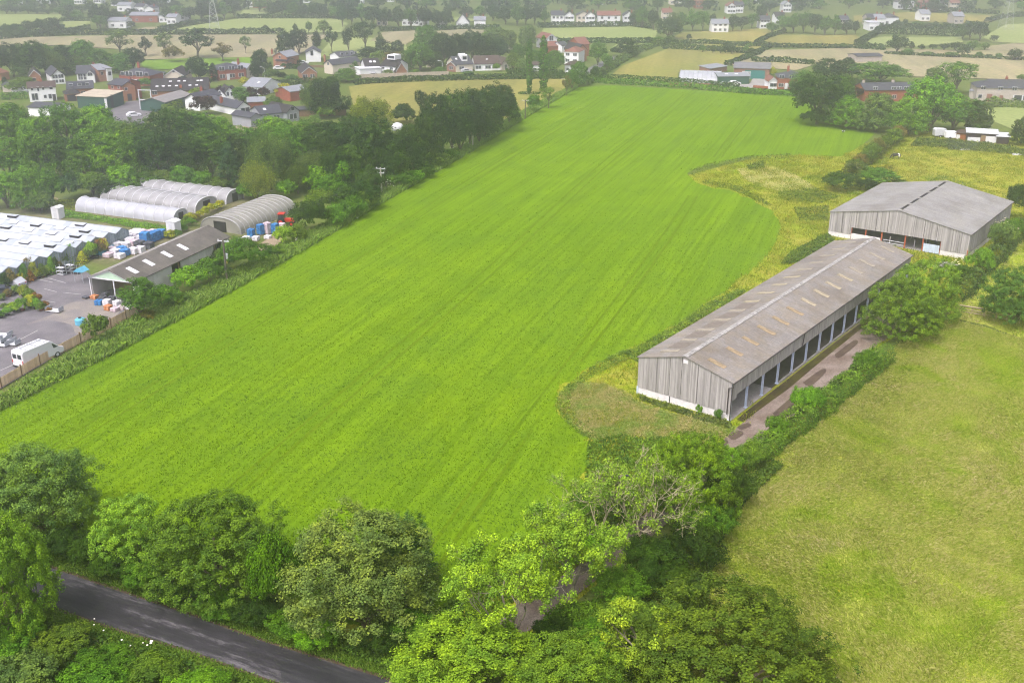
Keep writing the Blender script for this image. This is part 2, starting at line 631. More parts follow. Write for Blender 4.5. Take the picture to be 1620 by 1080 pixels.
def plant_px(key, px, ytop, ybase, wpx, label, cat='tree', tint='mid', group=None, name=None, **k_):
    """a tree whose crown was measured in the photograph: centre column, top row, foot row, width"""
    back = 0.1 if key[:4] in ('airy', 'popl', 'coni') else 0.34
    p = ground(px, ybase)
    W = wpx * depth_of(p) / FOC
    for k in range(3):
        # the lower edge seen is the near side of the crown; the foot stands behind it
        q = p.copy()
        f = 1 + back * W / math.hypot(p.x, p.y)
        q.x, q.y = p.x * f, p.y * f
        H = max(0.8, height_at(q, ytop + (0.09 * max(0, wpx - 45) if back > .2 else 0)))
        W = wpx * (depth_of(q) - 0.5 * H * sp) / FOC
    u = (px - 810) / FOC * (depth_of(q) - 0.45 * H * sp)
    return plant(key, u, q.y, W, H, label, cat, tint, group, name, **k_)

def pick(base, n):
    return '%s%d' % (base, rnd.randrange(n))

ORD = ['first', 'second', 'third', 'fourth', 'fifth', 'sixth', 'seventh', 'eighth', 'ninth', 'tenth', 'eleventh', 'twelfth',
       'thirteenth', 'fourteenth', 'fifteenth', 'sixteenth', 'seventeenth', 'eighteenth', 'nineteenth', 'twentieth'] + ['twenty-%s' % s for s in
       ('first', 'second', 'third', 'fourth', 'fifth', 'sixth', 'seventh', 'eighth', 'ninth')] + ['thirtieth'] + ['thirty-%s' % s for s in ('first', 'second', 'third', 'fourth', 'fifth', 'sixth', 'seventh', 'eighth', 'ninth')] + ['fortieth'] + ['forty-%s' % s for s in ('first', 'second', 'third', 'fourth', 'fifth', 'sixth', 'seventh', 'eighth', 'ninth')] + ['fiftieth'] + ['fifty-%s' % s for s in ('first', 'second', 'third', 'fourth')]
ADJ = dict(dark='dark green', deep='deep green', mid='green', fresh='bright green', lime='lime green', ash='grey-green', grey='greyish', olive='olive green',
           willow='yellowish', purple='purple-leaved', gold='golden', bronze='bronze', blue='bluish dark', yellow='yellow', rust='rust red')

def row(items, where, group, cat='tree'):
    """a measured row; the label counts along it"""
    for i, it in enumerate(items):
        key, px, yt, yb, wp, tint = it[:6]
        lab = it[6] if len(it) > 6 else '%s %s %s, %s' % (ADJ[tint], cat, where[0], ORD[i] + ' ' + where[1])
        plant_px(key, px, yt, yb, wp, lab, cat, tint, group)

# ---- bare and half-bare trees: real branching
def branching(rng, start, d, length, rad, depth, m, tips, curve=0.25):
    p = np.array(start, float)
    d = d / np.linalg.norm(d)
    n = 4
    pts, rs = [p.copy()], [rad]
    for i in range(n):
        d = d + rng.normal(size=3) * curve * 0.35
        d[2] += 0.05
        d /= np.linalg.norm(d)
        p = p + d * length / n
        pts.append(p.copy())
        rs.append(rad * (1 - 0.45 * (i + 1) / n))
    m.tube(pts, rs, 6 if depth > 2 else 3, False)
    if depth == 0:
        tips.append((p, d))
        return
    k = 3 if depth > 1 else int(rng.integers(2, 5))
    for i in range(k):
        e = d + rng.normal(size=3) * 0.62
        e[2] += 0.12
        q = pts[2 + int(rng.integers(0, 3))] if i else pts[-1]
        branching(rng, q, e, length * rng.uniform(0.58, 0.8), max(.016, rs[-1] * (0.78 if i else 0.95)), depth - 1, m, tips, curve)

def bare_tree(name, label, px, py, H, seed, leafy=0.0, tint='lime', wood=None, spread=0.5, n_stems=3, leaf=0.11, per=64, tuft=.44, thick=.2, deep=4):
    p = ground(px, py)
    rng = np.random.default_rng(seed)
    t = thing(name, label, 'tree', p)
    m, tips = MB(), []
    m.tube([(0, 0, -.3), (0, 0, .3), (0.1, 0, H * .22)], [thick * 2, thick * 1.5, thick * 1.15], 8)
    for i in range(n_stems):
        a = 2 * math.pi * i / n_stems + rng.uniform(0, 1)
        branching(rng, (0.08, 0, H * .2), np.array([math.cos(a) * spread, math.sin(a) * spread, 1.0]), H * .32, thick, deep, m, tips)
    m.build('trunk', wood or DEADWOOD, t)
    if leafy > 0:
        T = np.array([q for q, d in tips])
        T = T[rng.random(len(T)) < leafy]
        C = np.repeat(T, per, 0)
        off = unit(rng.normal(size=C.shape)) * (rng.random(len(C)) ** .5 * tuft)[:, None]
        N = off / tuft * .7 + np.array([0, 0, .6]) + rng.normal(size=C.shape) * .35
        c = obj('crown', leaf_mesh('crown', leaves(C + off, N, leaf * rng.uniform(.6, 1.2, len(C)), rng)), LEAF, t)
        c.color = (*(TINT[tint] if isinstance(tint, str) else tint), 1)
    return t

# ---- hedges
def hedge(name, pts, width, height, label, tint='mid', leaf=0.3, dens=9.0, cat='hedge', group=None, lump=0.22, seed=1, clipped=False, mat=None):
    """a leafy wall along measured ground points, its own outline uneven"""
    L = [Vector((p[0], p[1], 0)) for p in pts]
    seg = [(L[i + 1] - L[i]).length for i in range(len(L) - 1)]
    tot = sum(seg)
    rng = np.random.default_rng(seed)
    n = int(min(90000, tot * (width * 0.8 + 2 * height) * dens))
    s = np.sort(rng.uniform(0, tot, n))
    cum = np.cumsum([0] + seg)
    k = np.clip(np.searchsorted(cum, s, 'right') - 1, 0, len(seg) - 1)
    A = np.array([(p.x, p.y) for p in L])
    f = (s - cum[k]) / np.array(seg)[k]
    c = A[k] * (1 - f)[:, None] + A[k + 1] * f[:, None]
    d = A[k + 1] - A[k]
    d /= np.linalg.norm(d, axis=1, keepdims=True)
    nx = np.stack([-d[:, 1], d[:, 0]], 1)
    wob = 1 + lump * (np.sin(s * 0.9 + seed) * .5 + np.sin(s * 2.3 + seed * 2) * .35 + np.sin(s * .31 + seed * 3) * .6)
    a = rng.uniform(-0.1, math.pi + 0.1, n)
    pw = 0.55 if clipped else 0.8
    u = np.sign(np.cos(a)) * np.abs(np.cos(a)) ** pw
    v = np.maximum(0, np.sin(a)) ** pw
    rr = rng.uniform(0.82, 1.05, n)
    x = u * width / 2 * wob * rr
    z = np.maximum(0.06, v * height * wob * rr + rng.uniform(-.1, .1, n) * height * (u * u))
    lowz = rng.random(n) < 0.25
    z[lowz] *= rng.random(lowz.sum())
    x[lowz] = np.sign(x[lowz]) * np.maximum(np.abs(x[lowz]), width * .38)
    C = np.stack([c[:, 0] + nx[:, 0] * x, c[:, 1] + nx[:, 1] * x, z], 1)
    N = np.stack([nx[:, 0] * u, nx[:, 1] * u, v + .35], 1) + rng.normal(size=(n, 3)) * .4
    o0 = C.mean(0)
    C[:, :2] -= o0[:2]
    o = obj(name, leaf_mesh(name, leaves(C, N, leaf * rng.uniform(.6, 1.25, n), rng)), mat or LEAF)
    o.location = (o0[0], o0[1], 0)
    o.color = (*TINT[tint], 1) if isinstance(tint, str) else (*tint, 1)
    return tag(o, label, cat, group)

# ---- standing grass and low growth ("stuff")
def grass(name, poly, n, h, w, m, label, seed=1, lean=0.45, blades=3, exclude=(), z=0.02, clump=0.0, swirl=0.0, spread=0.16, tint=None, pts=None, taper=None):
    rng = np.random.default_rng(seed)
    P = scatter(poly, n, rng) if pts is None else pts
    for ex in exclude:
        P = P[~inside(ex, P[:, 0], P[:, 1])]
    if taper is not None:       # thin out with distance
        P = P[rng.random(len(P)) < taper(P)]
    N = len(P)
    hh = h * rng.uniform(.55, 1.2, N)
    if clump:
        q = np.sin(P[:, 0] * .55 + 2 * np.sin(P[:, 1] * .23)) * np.sin(P[:, 1] * .47 + 1.7 * np.sin(P[:, 0] * .31))
        hh *= 1 + clump * q
    la = rng.uniform(0, 2 * np.pi, N)
    if swirl:
        la = 2.6 * np.sin(P[:, 0] * .11 + 1.3 * np.sin(P[:, 1] * .07)) + 1.8 * np.sin(P[:, 1] * .09) + rng.normal(size=N) * (1.2 - swirl)
    C = np.repeat(P, blades, 0)
    k = len(C)
    C = C + rng.normal(size=(k, 2)) * spread
    H = np.repeat(hh, blades) * rng.uniform(.7, 1.15, k)
    a = np.repeat(la, blades) + rng.normal(size=k) * .7
    ln = H * (lean + rng.normal(size=k) * .18)
    f = rng.uniform(0, np.pi, k)
    W = w * rng.uniform(.7, 1.3, k)
    v = np.empty((k, 4, 3))
    v[:, 0] = np.stack([C[:, 0] - np.cos(f) * W, C[:, 1] - np.sin(f) * W, np.full(k, z)], 1)
    v[:, 1] = np.stack([C[:, 0] + np.cos(f) * W, C[:, 1] + np.sin(f) * W, np.full(k, z)], 1)
    v[:, 2] = np.stack([C[:, 0] + np.cos(a) * ln * .5 + np.cos(f) * W * .8, C[:, 1] + np.sin(a) * ln * .5 + np.sin(f) * W * .8, z + H * .72], 1)
    v[:, 3] = np.stack([C[:, 0] + np.cos(a) * ln, C[:, 1] + np.sin(a) * ln, z + H * np.sqrt(np.maximum(.15, 1 - (lean * .8) ** 2))], 1)
    o = obj(name, leaf_mesh(name, v.reshape(-1, 3)), m)
    if tint:
        o.color = (*TINT[tint], 1) if isinstance(tint, str) else (*tint, 1)
    return tag(o, label, 'grass', None, 'stuff')

def low_growth(name, poly, n, h, leaf, tint, label, seed=1, exclude=(), cat='undergrowth', pts=None):
    """leafy ground cover: nettles, bramble, cow parsley"""
    rng = np.random.default_rng(seed)
    P = scatter(poly, n, rng)
    for ex in exclude:
        P = P[~inside(ex, P[:, 0], P[:, 1])]
    N = len(P)
    q = .6 + .4 * np.sin(P[:, 0] * .9 + 2 * np.sin(P[:, 1] * .43)) * np.sin(P[:, 1] * .8 + 1.5 * np.sin(P[:, 0] * .51))
    z = h * (q * .8 + .1) * rng.uniform(.35, 1.1, N)
    C = np.stack([P[:, 0], P[:, 1], np.maximum(.05, z)], 1)
    Nn = rng.normal(size=(N, 3)) * .55 + np.array([0, 0, .8])
    o = obj(name, leaf_mesh(name, leaves(C, Nn, leaf * rng.uniform(.6, 1.3, N), rng)), LEAF)
    o.color = (*TINT[tint], 1) if isinstance(tint, str) else (*tint, 1)
    return tag(o, label, cat, None, 'stuff')

def strip(pts_a, pts_b):
    return list(pts_a) + list(pts_b)[::-1]
# ------------------------------------------------------------------ ground
M_BASE = field_mat('rough_ground', [(0.085, 0.13, 0.025), (0.11, 0.15, 0.035), (0.14, 0.15, 0.05)], 2.0, 0.2, 0.02)
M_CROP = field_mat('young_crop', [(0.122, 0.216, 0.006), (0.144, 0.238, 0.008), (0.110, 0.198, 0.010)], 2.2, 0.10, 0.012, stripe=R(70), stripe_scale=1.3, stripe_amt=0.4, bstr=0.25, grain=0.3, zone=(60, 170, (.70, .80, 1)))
M_MEADOW = field_mat('hay_meadow', [(0.27, 0.325, 0.03), (0.345, 0.36, 0.08), (0.235, 0.315, 0.012)], 1.8, 0.16, 0.05, bstr=0.8, flowers=(0.55, 0.40, 0.01))
M_ROUGH = field_mat('rough_pasture', [(0.195, 0.275, 0.012), (0.265, 0.295, 0.022), (0.31, 0.275, 0.055)], 1.6, 0.22, 0.06, bstr=1.0)
M_PADDOCK = field_mat('grazed_paddock', [(0.27, 0.275, 0.030), (0.33, 0.30, 0.05), (0.21, 0.265, 0.022)], 1.2, 0.2, 0.05)
M_DRY = field_mat('dry_grass', [(0.31, 0.295, 0.085), (0.38, 0.325, 0.14), (0.25, 0.29, 0.05)], 1.6, 0.3, 0.1, bstr=1.0)
M_HAY = field_mat('mown_field', [(0.235, 0.215, 0.060), (0.275, 0.240, 0.075), (0.215, 0.220, 0.055)], 0.7, 0.05, 0.008, stripe=R(80), stripe_scale=0.12, stripe_amt=0.35, bstr=0.3)
M_STRAW = field_mat('pale_field', [(0.285, 0.245, 0.145), (0.32, 0.275, 0.165), (0.265, 0.26, 0.13)], 0.7, 0.06, 0.008, stripe=R(84), stripe_scale=0.12, stripe_amt=0.3, bstr=0.3)
M_FGREEN = field_mat('far_green_field', [(0.225, 0.275, 0.09), (0.265, 0.30, 0.11), (0.205, 0.255, 0.08)], 0.7, 0.05, 0.008, bstr=0.3)
M_LIME = field_mat('garden_lawn', [(0.13, 0.24, 0.025), (0.15, 0.25, 0.03), (0.14, 0.22, 0.03)], 0.9, 0.1, 0.02, bstr=0.3)

M_VERGE = field_mat('lane_verge', [(0.075, 0.145, 0.010), (0.10, 0.175, 0.015), (0.12, 0.17, 0.03)], 2.5, 0.5, 0.1)

def road_mat(name, c, patch, wear=0.35):
    m, n, l, b = new_mat(name)
    f = noise(n, l, 0.35, 5, 0.6)
    g = noise(n, l, 6.0, 4, 0.7)
    c1 = ramp(n, l, f, [(0.38, c), (0.62, patch)])
    l.new(mixc(n, l, wear, c1, ramp(n, l, g, [(0.35, (.6, .6, .6)), (0.65, (1.25, 1.25, 1.25))]), 'MULTIPLY'), b.inputs['Base Color'])
    b.inputs['Roughness'].default_value = 0.85
    b.inputs['Specular IOR Level'].default_value = 0.25
    bump(n, l, b, g, 0.4, 0.05)
    return m
def lane_mat(name, dark, pale, ang):
    m, n, l, b = new_mat(name)
    f = noise(n, l, 1.0, 4, 0.6, mapped(n, l, (0.035, 0.62, 1), ang))
    f2 = noise(n, l, 1.0, 5, 0.75, mapped(n, l, (0.5, 2.4, 1), ang))
    g = noise(n, l, 9.0, 4, 0.75)
    c = ramp(n, l, mixc(n, l, 0.38, f, f2), [(0.40, dark), (0.50, tuple(x * 1.5 for x in dark)), (0.60, pale)])
    l.new(mixc(n, l, 0.8, c, ramp(n, l, g, [(0.3, (.6, .6, .6)), (0.7, (1.3, 1.3, 1.3))]), 'MULTIPLY'), b.inputs['Base Color'])
    b.inputs['Roughness'].default_value = 0.9
    b.inputs['Specular IOR Level'].default_value = 0.1
    bump(n, l, b, g, 0.5, 0.04)
    return m
_a, _b = ground(78, 928), ground(520, 1078)
LANE_ANG = math.atan2(_b.y - _a.y, _b.x - _a.x)
M_TARMAC = lane_mat('tarmac', (0.028, 0.026, 0.029), (0.135, 0.125, 0.13), LANE_ANG)
M_TARMAC_PATCH = lane_mat('newer_tarmac', (0.026, 0.025, 0.028), (0.06, 0.057, 0.06), LANE_ANG)
M_YARD = road_mat('yard_tarmac', (0.125, 0.115, 0.125), (0.175, 0.16, 0.165), 0.7)
M_YARD_PATCH = road_mat('yard_dust', (0.25, 0.22, 0.19), (0.19, 0.17, 0.165), 0.7)
M_TRACK = road_mat('farm_track', (0.155, 0.112, 0.088), (0.25, 0.20, 0.17), 0.9)
M_MUD = road_mat('wet_mud', (0.07, 0.048, 0.038), (0.10, 0.07, 0.05), 0.9)
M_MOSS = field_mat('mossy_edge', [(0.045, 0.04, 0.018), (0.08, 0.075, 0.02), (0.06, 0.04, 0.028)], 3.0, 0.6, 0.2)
M_CONC = road_mat('concrete', (0.36, 0.33, 0.31), (0.28, 0.26, 0.25), 0.6)
M_SOIL = road_mat('bare_soil', (0.055, 0.032, 0.022), (0.085, 0.06, 0.035), 0.9)
M_SAND = road_mat('sandy_ground', (0.33, 0.25, 0.17), (0.25, 0.19, 0.13), 0.7)

gm = bpy.data.meshes.new('ground')
gm.from_pydata([(-1500, -150, 0), (1500, -150, 0), (1500, 2300, 0), (-1500, 2300, 0)], [], [(0, 1, 2, 3)])
tag(obj('ground', gm, M_BASE), 'olive green rough ground running on to the misty distance', None, None, 'structure')

CROP = [(-60, 682), (0, 650), (160, 570), (330, 481), (480, 396), (600, 324), (740, 243), (830, 187), (915, 138), (960, 135), (1100, 143), (1250, 152), (1290, 156),
        (1290, 195), (1385, 211), (1362, 232), (1330, 248)]
CROP_B = smooth_line(G([(1330, 248), (1250, 246), (1180, 250), (1120, 262), (1090, 275), (1110, 292), (1160, 305), (1212, 328), (1236, 354), (1228, 388), (1195, 425), (1135, 470), (1060, 520),
                        (975, 563), (905, 600), (880, 632), (892, 660), (925, 690), (930, 740), (900, 800), (850, 860), (780, 930), (680, 990), (560, 985), (420, 930), (260, 890), (120, 850), (-40, 800)]), 4)
_r = random.Random(12)
CROP_B = smooth_line([p + Vector((_r.uniform(-.5, .5), _r.uniform(-.5, .5), 0)) for p in CROP_B], 5)
CROP_B = [p + Vector((_r.uniform(-.22, .22), _r.uniform(-.22, .22), 0)) for p in CROP_B]
CROP_POLY = [Vector((p.x, p.y, 0)) for p in G(CROP)] + CROP_B[1:]
ROUGH = G([(1040, 290), (1240, 238), (1355, 232), (1440, 205), (1620, 212), (1900, 235), (1900, 470), (1640, 345), (1560, 425), (1505, 485), (1395, 545), (1130, 730), (1010, 870), (840, 1010), (700, 1060), (500, 1010), (820, 860),
           (860, 640), (900, 580), (1180, 410)])
sheet('rough_pasture', ROUGH, M_ROUGH, label='rough yellow-green grass around the barns')
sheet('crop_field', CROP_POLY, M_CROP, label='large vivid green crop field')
DRY1 = smooth_line(G([(1012, 640), (960, 612), (905, 618), (900, 650), (945, 690), (1010, 688), (1090, 700), (1150, 682), (1130, 668), (1060, 655), (1012, 640)]), 3)[:-1]
# wheel lines of the sprayer, parallel to the left boundary
M_WHEEL = field_mat('trodden_crop', [(0.085, 0.150, 0.004), (0.105, 0.165, 0.006), (0.075, 0.135, 0.006)], 2.2, 0.3, 0.05, bstr=0.4)
_e0, _e1 = ground(0, 650), ground(915, 138)
_d = (_e1 - _e0).normalized()
_n = Vector((_d.y, -_d.x, 0))
_px = np.array([(p.x, p.y) for p in CROP_POLY])
WHEELX = []
for off in (13.0, 37.0, 61.0):
    for s_ in (-.9, .9):
        run = []
        for k in range(-20, 130):
            q = _e0 + _d * (k * 3.0) + _n * (off + s_ + .5 * math.sin(k * .11 + off))
            ok = bool(inside(CROP_POLY, np.array([q.x]), np.array([q.y]))[0])
            if ok:
                run.append(q)
            if (not ok or k == 129) and len(run) > 8:
                run = run[2:-3]
                r1 = [p + _n * (.2 + _r.uniform(-.05, .05)) for p in run]
                r2 = [p - _n * (.2 + _r.uniform(-.05, .05)) for p in run]
                WHEELX.append([(p.x, p.y) for p in strip(r1, r2)])
                sheet('wheel_track', strip(r1, r2), M_WHEEL, label='faint trodden wheel line running up the crop')
            if not ok:
                run = []
_c = sum(DRY1, Vector()) / len(DRY1)
DRYWIDE = [_c + (p - _c) * 1.08 for p in DRY1]
DRY1 = [_c + (p - _c) * _r.uniform(.55, .85) for p in smooth_line(DRY1 + DRY1[:1], 3)[:-1]]
sheet('dry_ground', DRY1, M_DRY, label='dry trampled grass at the open-fronted barn gable')
DRY2 = smooth_line(G([(1165, 268), (1215, 262), (1255, 275), (1290, 300), (1250, 305), (1190, 290), (1165, 268)]), 3)[:-1]
sheet('dry_ground', DRY2, M_DRY, label='patch of bleached grass beside the crop')
PADDOCK = G([(1385, 262), (1420, 245), (1450, 217), (1500, 222), (1620, 240), (1900, 270), (1900, 400), (1640, 310), (1500, 292), (1400, 292)])
sheet('paddock', PADDOCK, M_PADDOCK, label='grazed yellowish paddock with the horse')
MEADOW = G([(1150, 752), (1240, 690), (1300, 645), (1400, 562), (1430, 540), (1500, 508), (1560, 520), (1640, 548), (1950, 640), (1950, 1500), (1000, 1500), (950, 1080), (1000, 940), (1080, 850)])
sheet('meadow', MEADOW, M_MEADOW, label='long grass meadow with yellow flowers')
MEADOW2 = G([(1512, 480), (1560, 435), (1640, 365), (1900, 480), (1950, 640), (1640, 545), (1560, 515), (1500, 502)])
sheet('meadow', MEADOW2, M_MEADOW, label='upper meadow beyond the wooden gate')
sheet('far_pasture', G([(1552, 172), (1640, 168), (1900, 176), (1900, 232), (1620, 212), (1570, 192)]), M_FGREEN, label='fresh pasture behind the stable')
# lanes and tracks
LANE_U = G([(-300, 800), (-120, 845), (78, 898), (185, 935), (296, 972), (420, 1017), (520, 1047), (600, 1072), (760, 1130), (1000, 1220)])
LANE_L = G([(-300, 838), (-120, 888), (78, 958), (185, 995), (296, 1028), (420, 1073), (520, 1108), (600, 1135), (760, 1200), (1000, 1300)])
def between(a, b, s0, s1):
    return strip([p.lerp(q, s0) for p, q in zip(a, b)], [p.lerp(q, s1) for p, q in zip(a, b)])
sheet('lane_verge', between(LANE_U, LANE_L, -0.34, -0.09), M_VERGE, label='mown grass strip on the field side of the lane')
sheet('lane_verge', between(LANE_U, LANE_L, 1.07, 1.36), M_VERGE, label='mown grass strip on the near side of the lane')
sheet('lane_edge', between(LANE_U, LANE_L, -0.10, 1.08), M_SOIL, label='strip of bare reddish soil along the lane')
sheet('lane', between(LANE_U, LANE_L, 0, 1), M_TARMAC, label='narrow dark tarmac lane')
sheet('lane_patch', [LANE_U[5].lerp(LANE_L[5], .42) + Vector((1.2, 0, 0)), LANE_U[7], LANE_L[7], LANE_L[5] + Vector((1.2, 0, 0))], M_TARMAC_PATCH, label='darker newer length of the lane')
TRK_L = G([(1200, 650), (1172, 672), (1140, 700), (1118, 720), (1070, 770), (1000, 832), (940, 880), (860, 930), (780, 985), (690, 1050), (560, 1100)])
TRK_R = G([(1245, 668), (1220, 690), (1185, 716), (1160, 735), (1105, 785), (1030, 850), (965, 902), (895, 955), (815, 1015), (725, 1085), (640, 1150)])
sheet('farm_track', strip(G([(1392, 494), (1378, 497), (1302, 557), (1234, 610), (1182, 650)]) + TRK_L, G([(1440, 506), (1415, 528), (1390, 545), (1330, 600), (1290, 632)]) + TRK_R), M_TRACK, label='brown earth farm track beside the barn')
TRX = [(p.x, p.y) for p in strip(G([(1400, 490), (1375, 500), (1290, 565), (1180, 652)]) + TRK_L, G([(1425, 510), (1396, 540), (1330, 600), (1290, 632)]) + TRK_R)]
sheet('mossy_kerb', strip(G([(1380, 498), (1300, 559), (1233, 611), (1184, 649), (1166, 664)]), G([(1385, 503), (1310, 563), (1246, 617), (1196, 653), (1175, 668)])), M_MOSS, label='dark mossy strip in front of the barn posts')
for k, q in enumerate([[(1150, 690), (1168, 682), (1176, 688), (1160, 697)], [(1136, 701), (1149, 697), (1152, 702), (1140, 707)], [(1166, 676), (1182, 670), (1188, 675), (1172, 681)], [(1270, 606), (1300, 585), (1306, 590), (1282, 612)], [(1222, 655), (1262, 622), (1270, 626), (1236, 662)], [(1320, 562), (1350, 540), (1356, 545), (1328, 567)]]):
    sheet('puddle', smooth_line(G(q + q[:1]), 4)[:-1], M_MUD, label='dark damp patch on the farm track')

# ------------------------------------------------------------------ barns
CLAD = island_mat('weathered_boards', [(0, (0.13, 0.12, 0.11)), (0.04, (0.28, 0.26, 0.242)), (0.5, (0.36, 0.336, 0.315)), (1, (0.43, 0.403, 0.38))], streak=0.28, bscale=(5, 5, .3))
CLAD2 = island_mat('silvered_boards', [(0, (0.24, 0.222, 0.216)), (0.3, (0.34, 0.318, 0.308)), (1, (0.44, 0.413, 0.40))], streak=0.3, bscale=(4, 4, .25))
RENDER = flat('whitewash', (0.66, 0.63, 0.62), 0.8, 0.14, 2.0)
STEEL_BLUE = flat('blue_grey_steel', (0.47, 0.53, 0.66), 0.5, 0.12, 3.0)
STEEL_RED = flat('red_oxide_steel', (0.42, 0.115, 0.05), 0.6, 0.2, 3.0)
STEEL_DK = flat('dark_steel', (0.05, 0.05, 0.055), 0.5, 0.2, 3.0)
GUTTER = flat('gutter_plastic', (0.055, 0.045, 0.042), 0.5, 0.2, 3.0)
BLOCK = flat('grey_blockwork', (0.30, 0.285, 0.27), 0.9, 0.15, 1.2)
SHEET_BLUE = flat('pale_blue_sheeting', (0.50, 0.57, 0.66), 0.5, 0.1, 2.0)
GALV = flat('galvanised_metal', (0.55, 0.56, 0.58), 0.4, 0.12, 3.0)
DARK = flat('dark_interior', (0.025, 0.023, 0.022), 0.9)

def cement_roof(name, base, lichen, amount=0.5, lap=1.35, corr=0.146):
    """corrugated fibre-cement sheets, ridge along local y"""
    m, n, l, b = new_mat(name)
    v = mapped(n, l, (1, 1, 1), R(90))
    br = n.new('ShaderNodeTexBrick')
    br.offset = 0
    br.inputs['Scale'].default_value = 1.0
    br.inputs['Brick Width'].default_value = 1.02
    br.inputs['Row Height'].default_value = lap
    br.inputs['Mortar Size'].default_value = 0.012
    br.inputs['Color1'].default_value = rgba(tuple(x * 0.92 for x in base))
    br.inputs['Color2'].default_value = rgba(tuple(x * 1.08 for x in base))
    br.inputs['Mortar'].default_value = rgba(tuple(x * 0.75 for x in base))
    l.new(v, br.inputs['Vector'])
    f1 = noise(n, l, 0.5, 6, 0.65)
    f2 = noise(n, l, 3.5, 5, 0.75)
    c = mixc(n, l, ramp(n, l, f1, [(0.40, 0.0), (0.62, amount)]), br.outputs[0], lichen)
    f4 = noise(n, l, 0.16, 5, 0.7)
    c = mixc(n, l, 0.8, c, ramp(n, l, f4, [(0.35, (.78, .75, .72)), (0.5, (1, 1, 1)), (0.65, (1.16, 1.15, 1.13))]), 'MULTIPLY')
    c = mixc(n, l, 0.85, c, ramp(n, l, f2, [(0.3, (.68, .67, .66)), (0.5, (1, 1, 1)), (0.7, (1.3, 1.28, 1.24))]), 'MULTIPLY')
    st = noise(n, l, 1.0, 4, 0.7, mapped(n, l, (0.12, 2.6, 0.12)))
    c = mixc(n, l, 0.6, c, ramp(n, l, st, [(0.35, (.8, .8, .8)), (0.65, (1.14, 1.13, 1.1))]), 'MULTIPLY')
    l.new(c, b.inputs['Base Color'])
    b.inputs['Roughness'].default_value = 0.9
    b.inputs['Specular IOR Level'].default_value = 0.15
    wv = n.new('ShaderNodeTexWave')
    wv.bands_direction = 'Y'
    wv.inputs['Scale'].default_value = 2 * math.pi / (20 * corr)
    tc = n.new('ShaderNodeTexCoord')
    l.new(tc.outputs['Object'], wv.inputs['Vector'])
    bump(n, l, b, wv.outputs[1], 0.5, 0.05)
    return m
ROOF1 = cement_roof('brown_cement_sheets', (0.225, 0.21, 0.198), (0.21, 0.178, 0.135), 0.7)
ROOF2 = cement_roof('grey_cement_sheets', (0.255, 0.25, 0.247), (0.225, 0.215, 0.185), 0.6)
RIDGE1 = flat('lichened_ridge', (0.285, 0.272, 0.255), 0.9, 0.4, 2.0)
GRP1 = flat('ochre_rooflight', (0.265, 0.20, 0.12), 0.7, 0.4, 1.5)
GRP2 = flat('tan_rooflight', (0.27, 0.235, 0.18), 0.7, 0.3, 1.5)
GRP3 = flat('pale_rooflight', (0.31, 0.265, 0.18), 0.7, 0.35, 1.5)

def boards(m, p0, p1, z0, z1, wid, th, gap=0.012, out=None, ragged=0.0, seed=0):
    """upright boards from p0 to p1 (local xy); z0, z1 give the foot and the head at a fraction of the way"""
    r = random.Random(seed)
    a, b = Vector((p0[0], p0[1], 0)), Vector((p1[0], p1[1], 0))
    L = (b - a).length
    d = (b - a) / L
    nrm = Vector((d.y, -d.x, 0))
    n = max(1, int(round(L / wid)))
    for i in range(n):
        s0, s1 = i * L / n + gap / 2, (i + 1) * L / n - gap / 2
        if r.random() < 0.03:
            s1 -= 0.05
        q0, q1 = a + d * s0, a + d * s1
        off = r.uniform(0, 0.012)
        b0, b1 = z0(s0 / L) - r.uniform(0, ragged), z0(s1 / L) - r.uniform(0, ragged)
        t0, t1 = z1(s0 / L), z1(s1 / L)
        m.prism([(q0.x, q0.y, b0), (q1.x, q1.y, b1), (q1.x, q1.y, t1), (q0.x, q0.y, t0)], nrm * (th + off))
    return m

def roof_slab(m, W, y0, y1, he, hr, side, over=0.22, th=0.07):
    """one slope; side 0 = towards x=0, 1 = towards x=W"""
    k = hr / (W / 2)
    if side == 0:
        pts = [(-over, y0, he - over * k), (W / 2, y0, he + hr), (W / 2, y0, he + hr + th), (-over, y0, he - over * k + th)]
    else:
        pts = [(W / 2, y0, he + hr), (W + over, y0, he - over * k), (W + over, y0, he - over * k + th), (W / 2, y0, he + hr + th)]
    m.prism(pts, (0, y1 - y0, 0))
    return m

def barn_frame(o, th, W):
    c = Vector((o[0] - W * math.sin(th), o[1] + W * math.cos(th), 0))
    return c, th - math.pi / 2

# ---- the long open-fronted barn
W1, L1, E1, R1 = 12.48, 61.58, 4.906, 1.636
org, rz = barn_frame((25.296, 111.867), 0.9177, W1)
B1 = thing('open_fronted_barn', 'long timber-clad barn with open bays on blue-grey posts', 'barn', org, rz)
NB = 14
bay = L1 / NB
rise = lambda x: E1 + R1 * (1 - abs(2 * x / W1 - 1))
roof_slab(MB(), W1, -0.18, L1 + 0.18, E1, R1, 0).build('roof', ROOF1, B1)
rf = roof_slab(MB(), W1, -0.18, L1 + 0.18, E1, R1, 1).build('roof', ROOF1, B1)
m = MB()
r_ = random.Random(5)
y = -0.2
while y < L1 + 0.2:
    y2 = min(y + 1.0, L1 + 0.2)
    dz = r_.uniform(-.012, .02)
    k = R1 / (W1 / 2)
    for s in (-1, 1):
        m.prism([(W1 / 2, y, E1 + R1 + .10 + dz), (W1 / 2 + s * .34, y, E1 + R1 + .10 + dz - .34 * k), (W1 / 2 + s * .34, y, E1 + R1 + .135 + dz - .34 * k), (W1 / 2, y, E1 + R1 + .145 + dz)], (0, y2 - y - .03, 0))
    y = y2
m.build('ridge_cap', RIDGE1, B1)
ang = math.atan2(R1, W1 / 2)
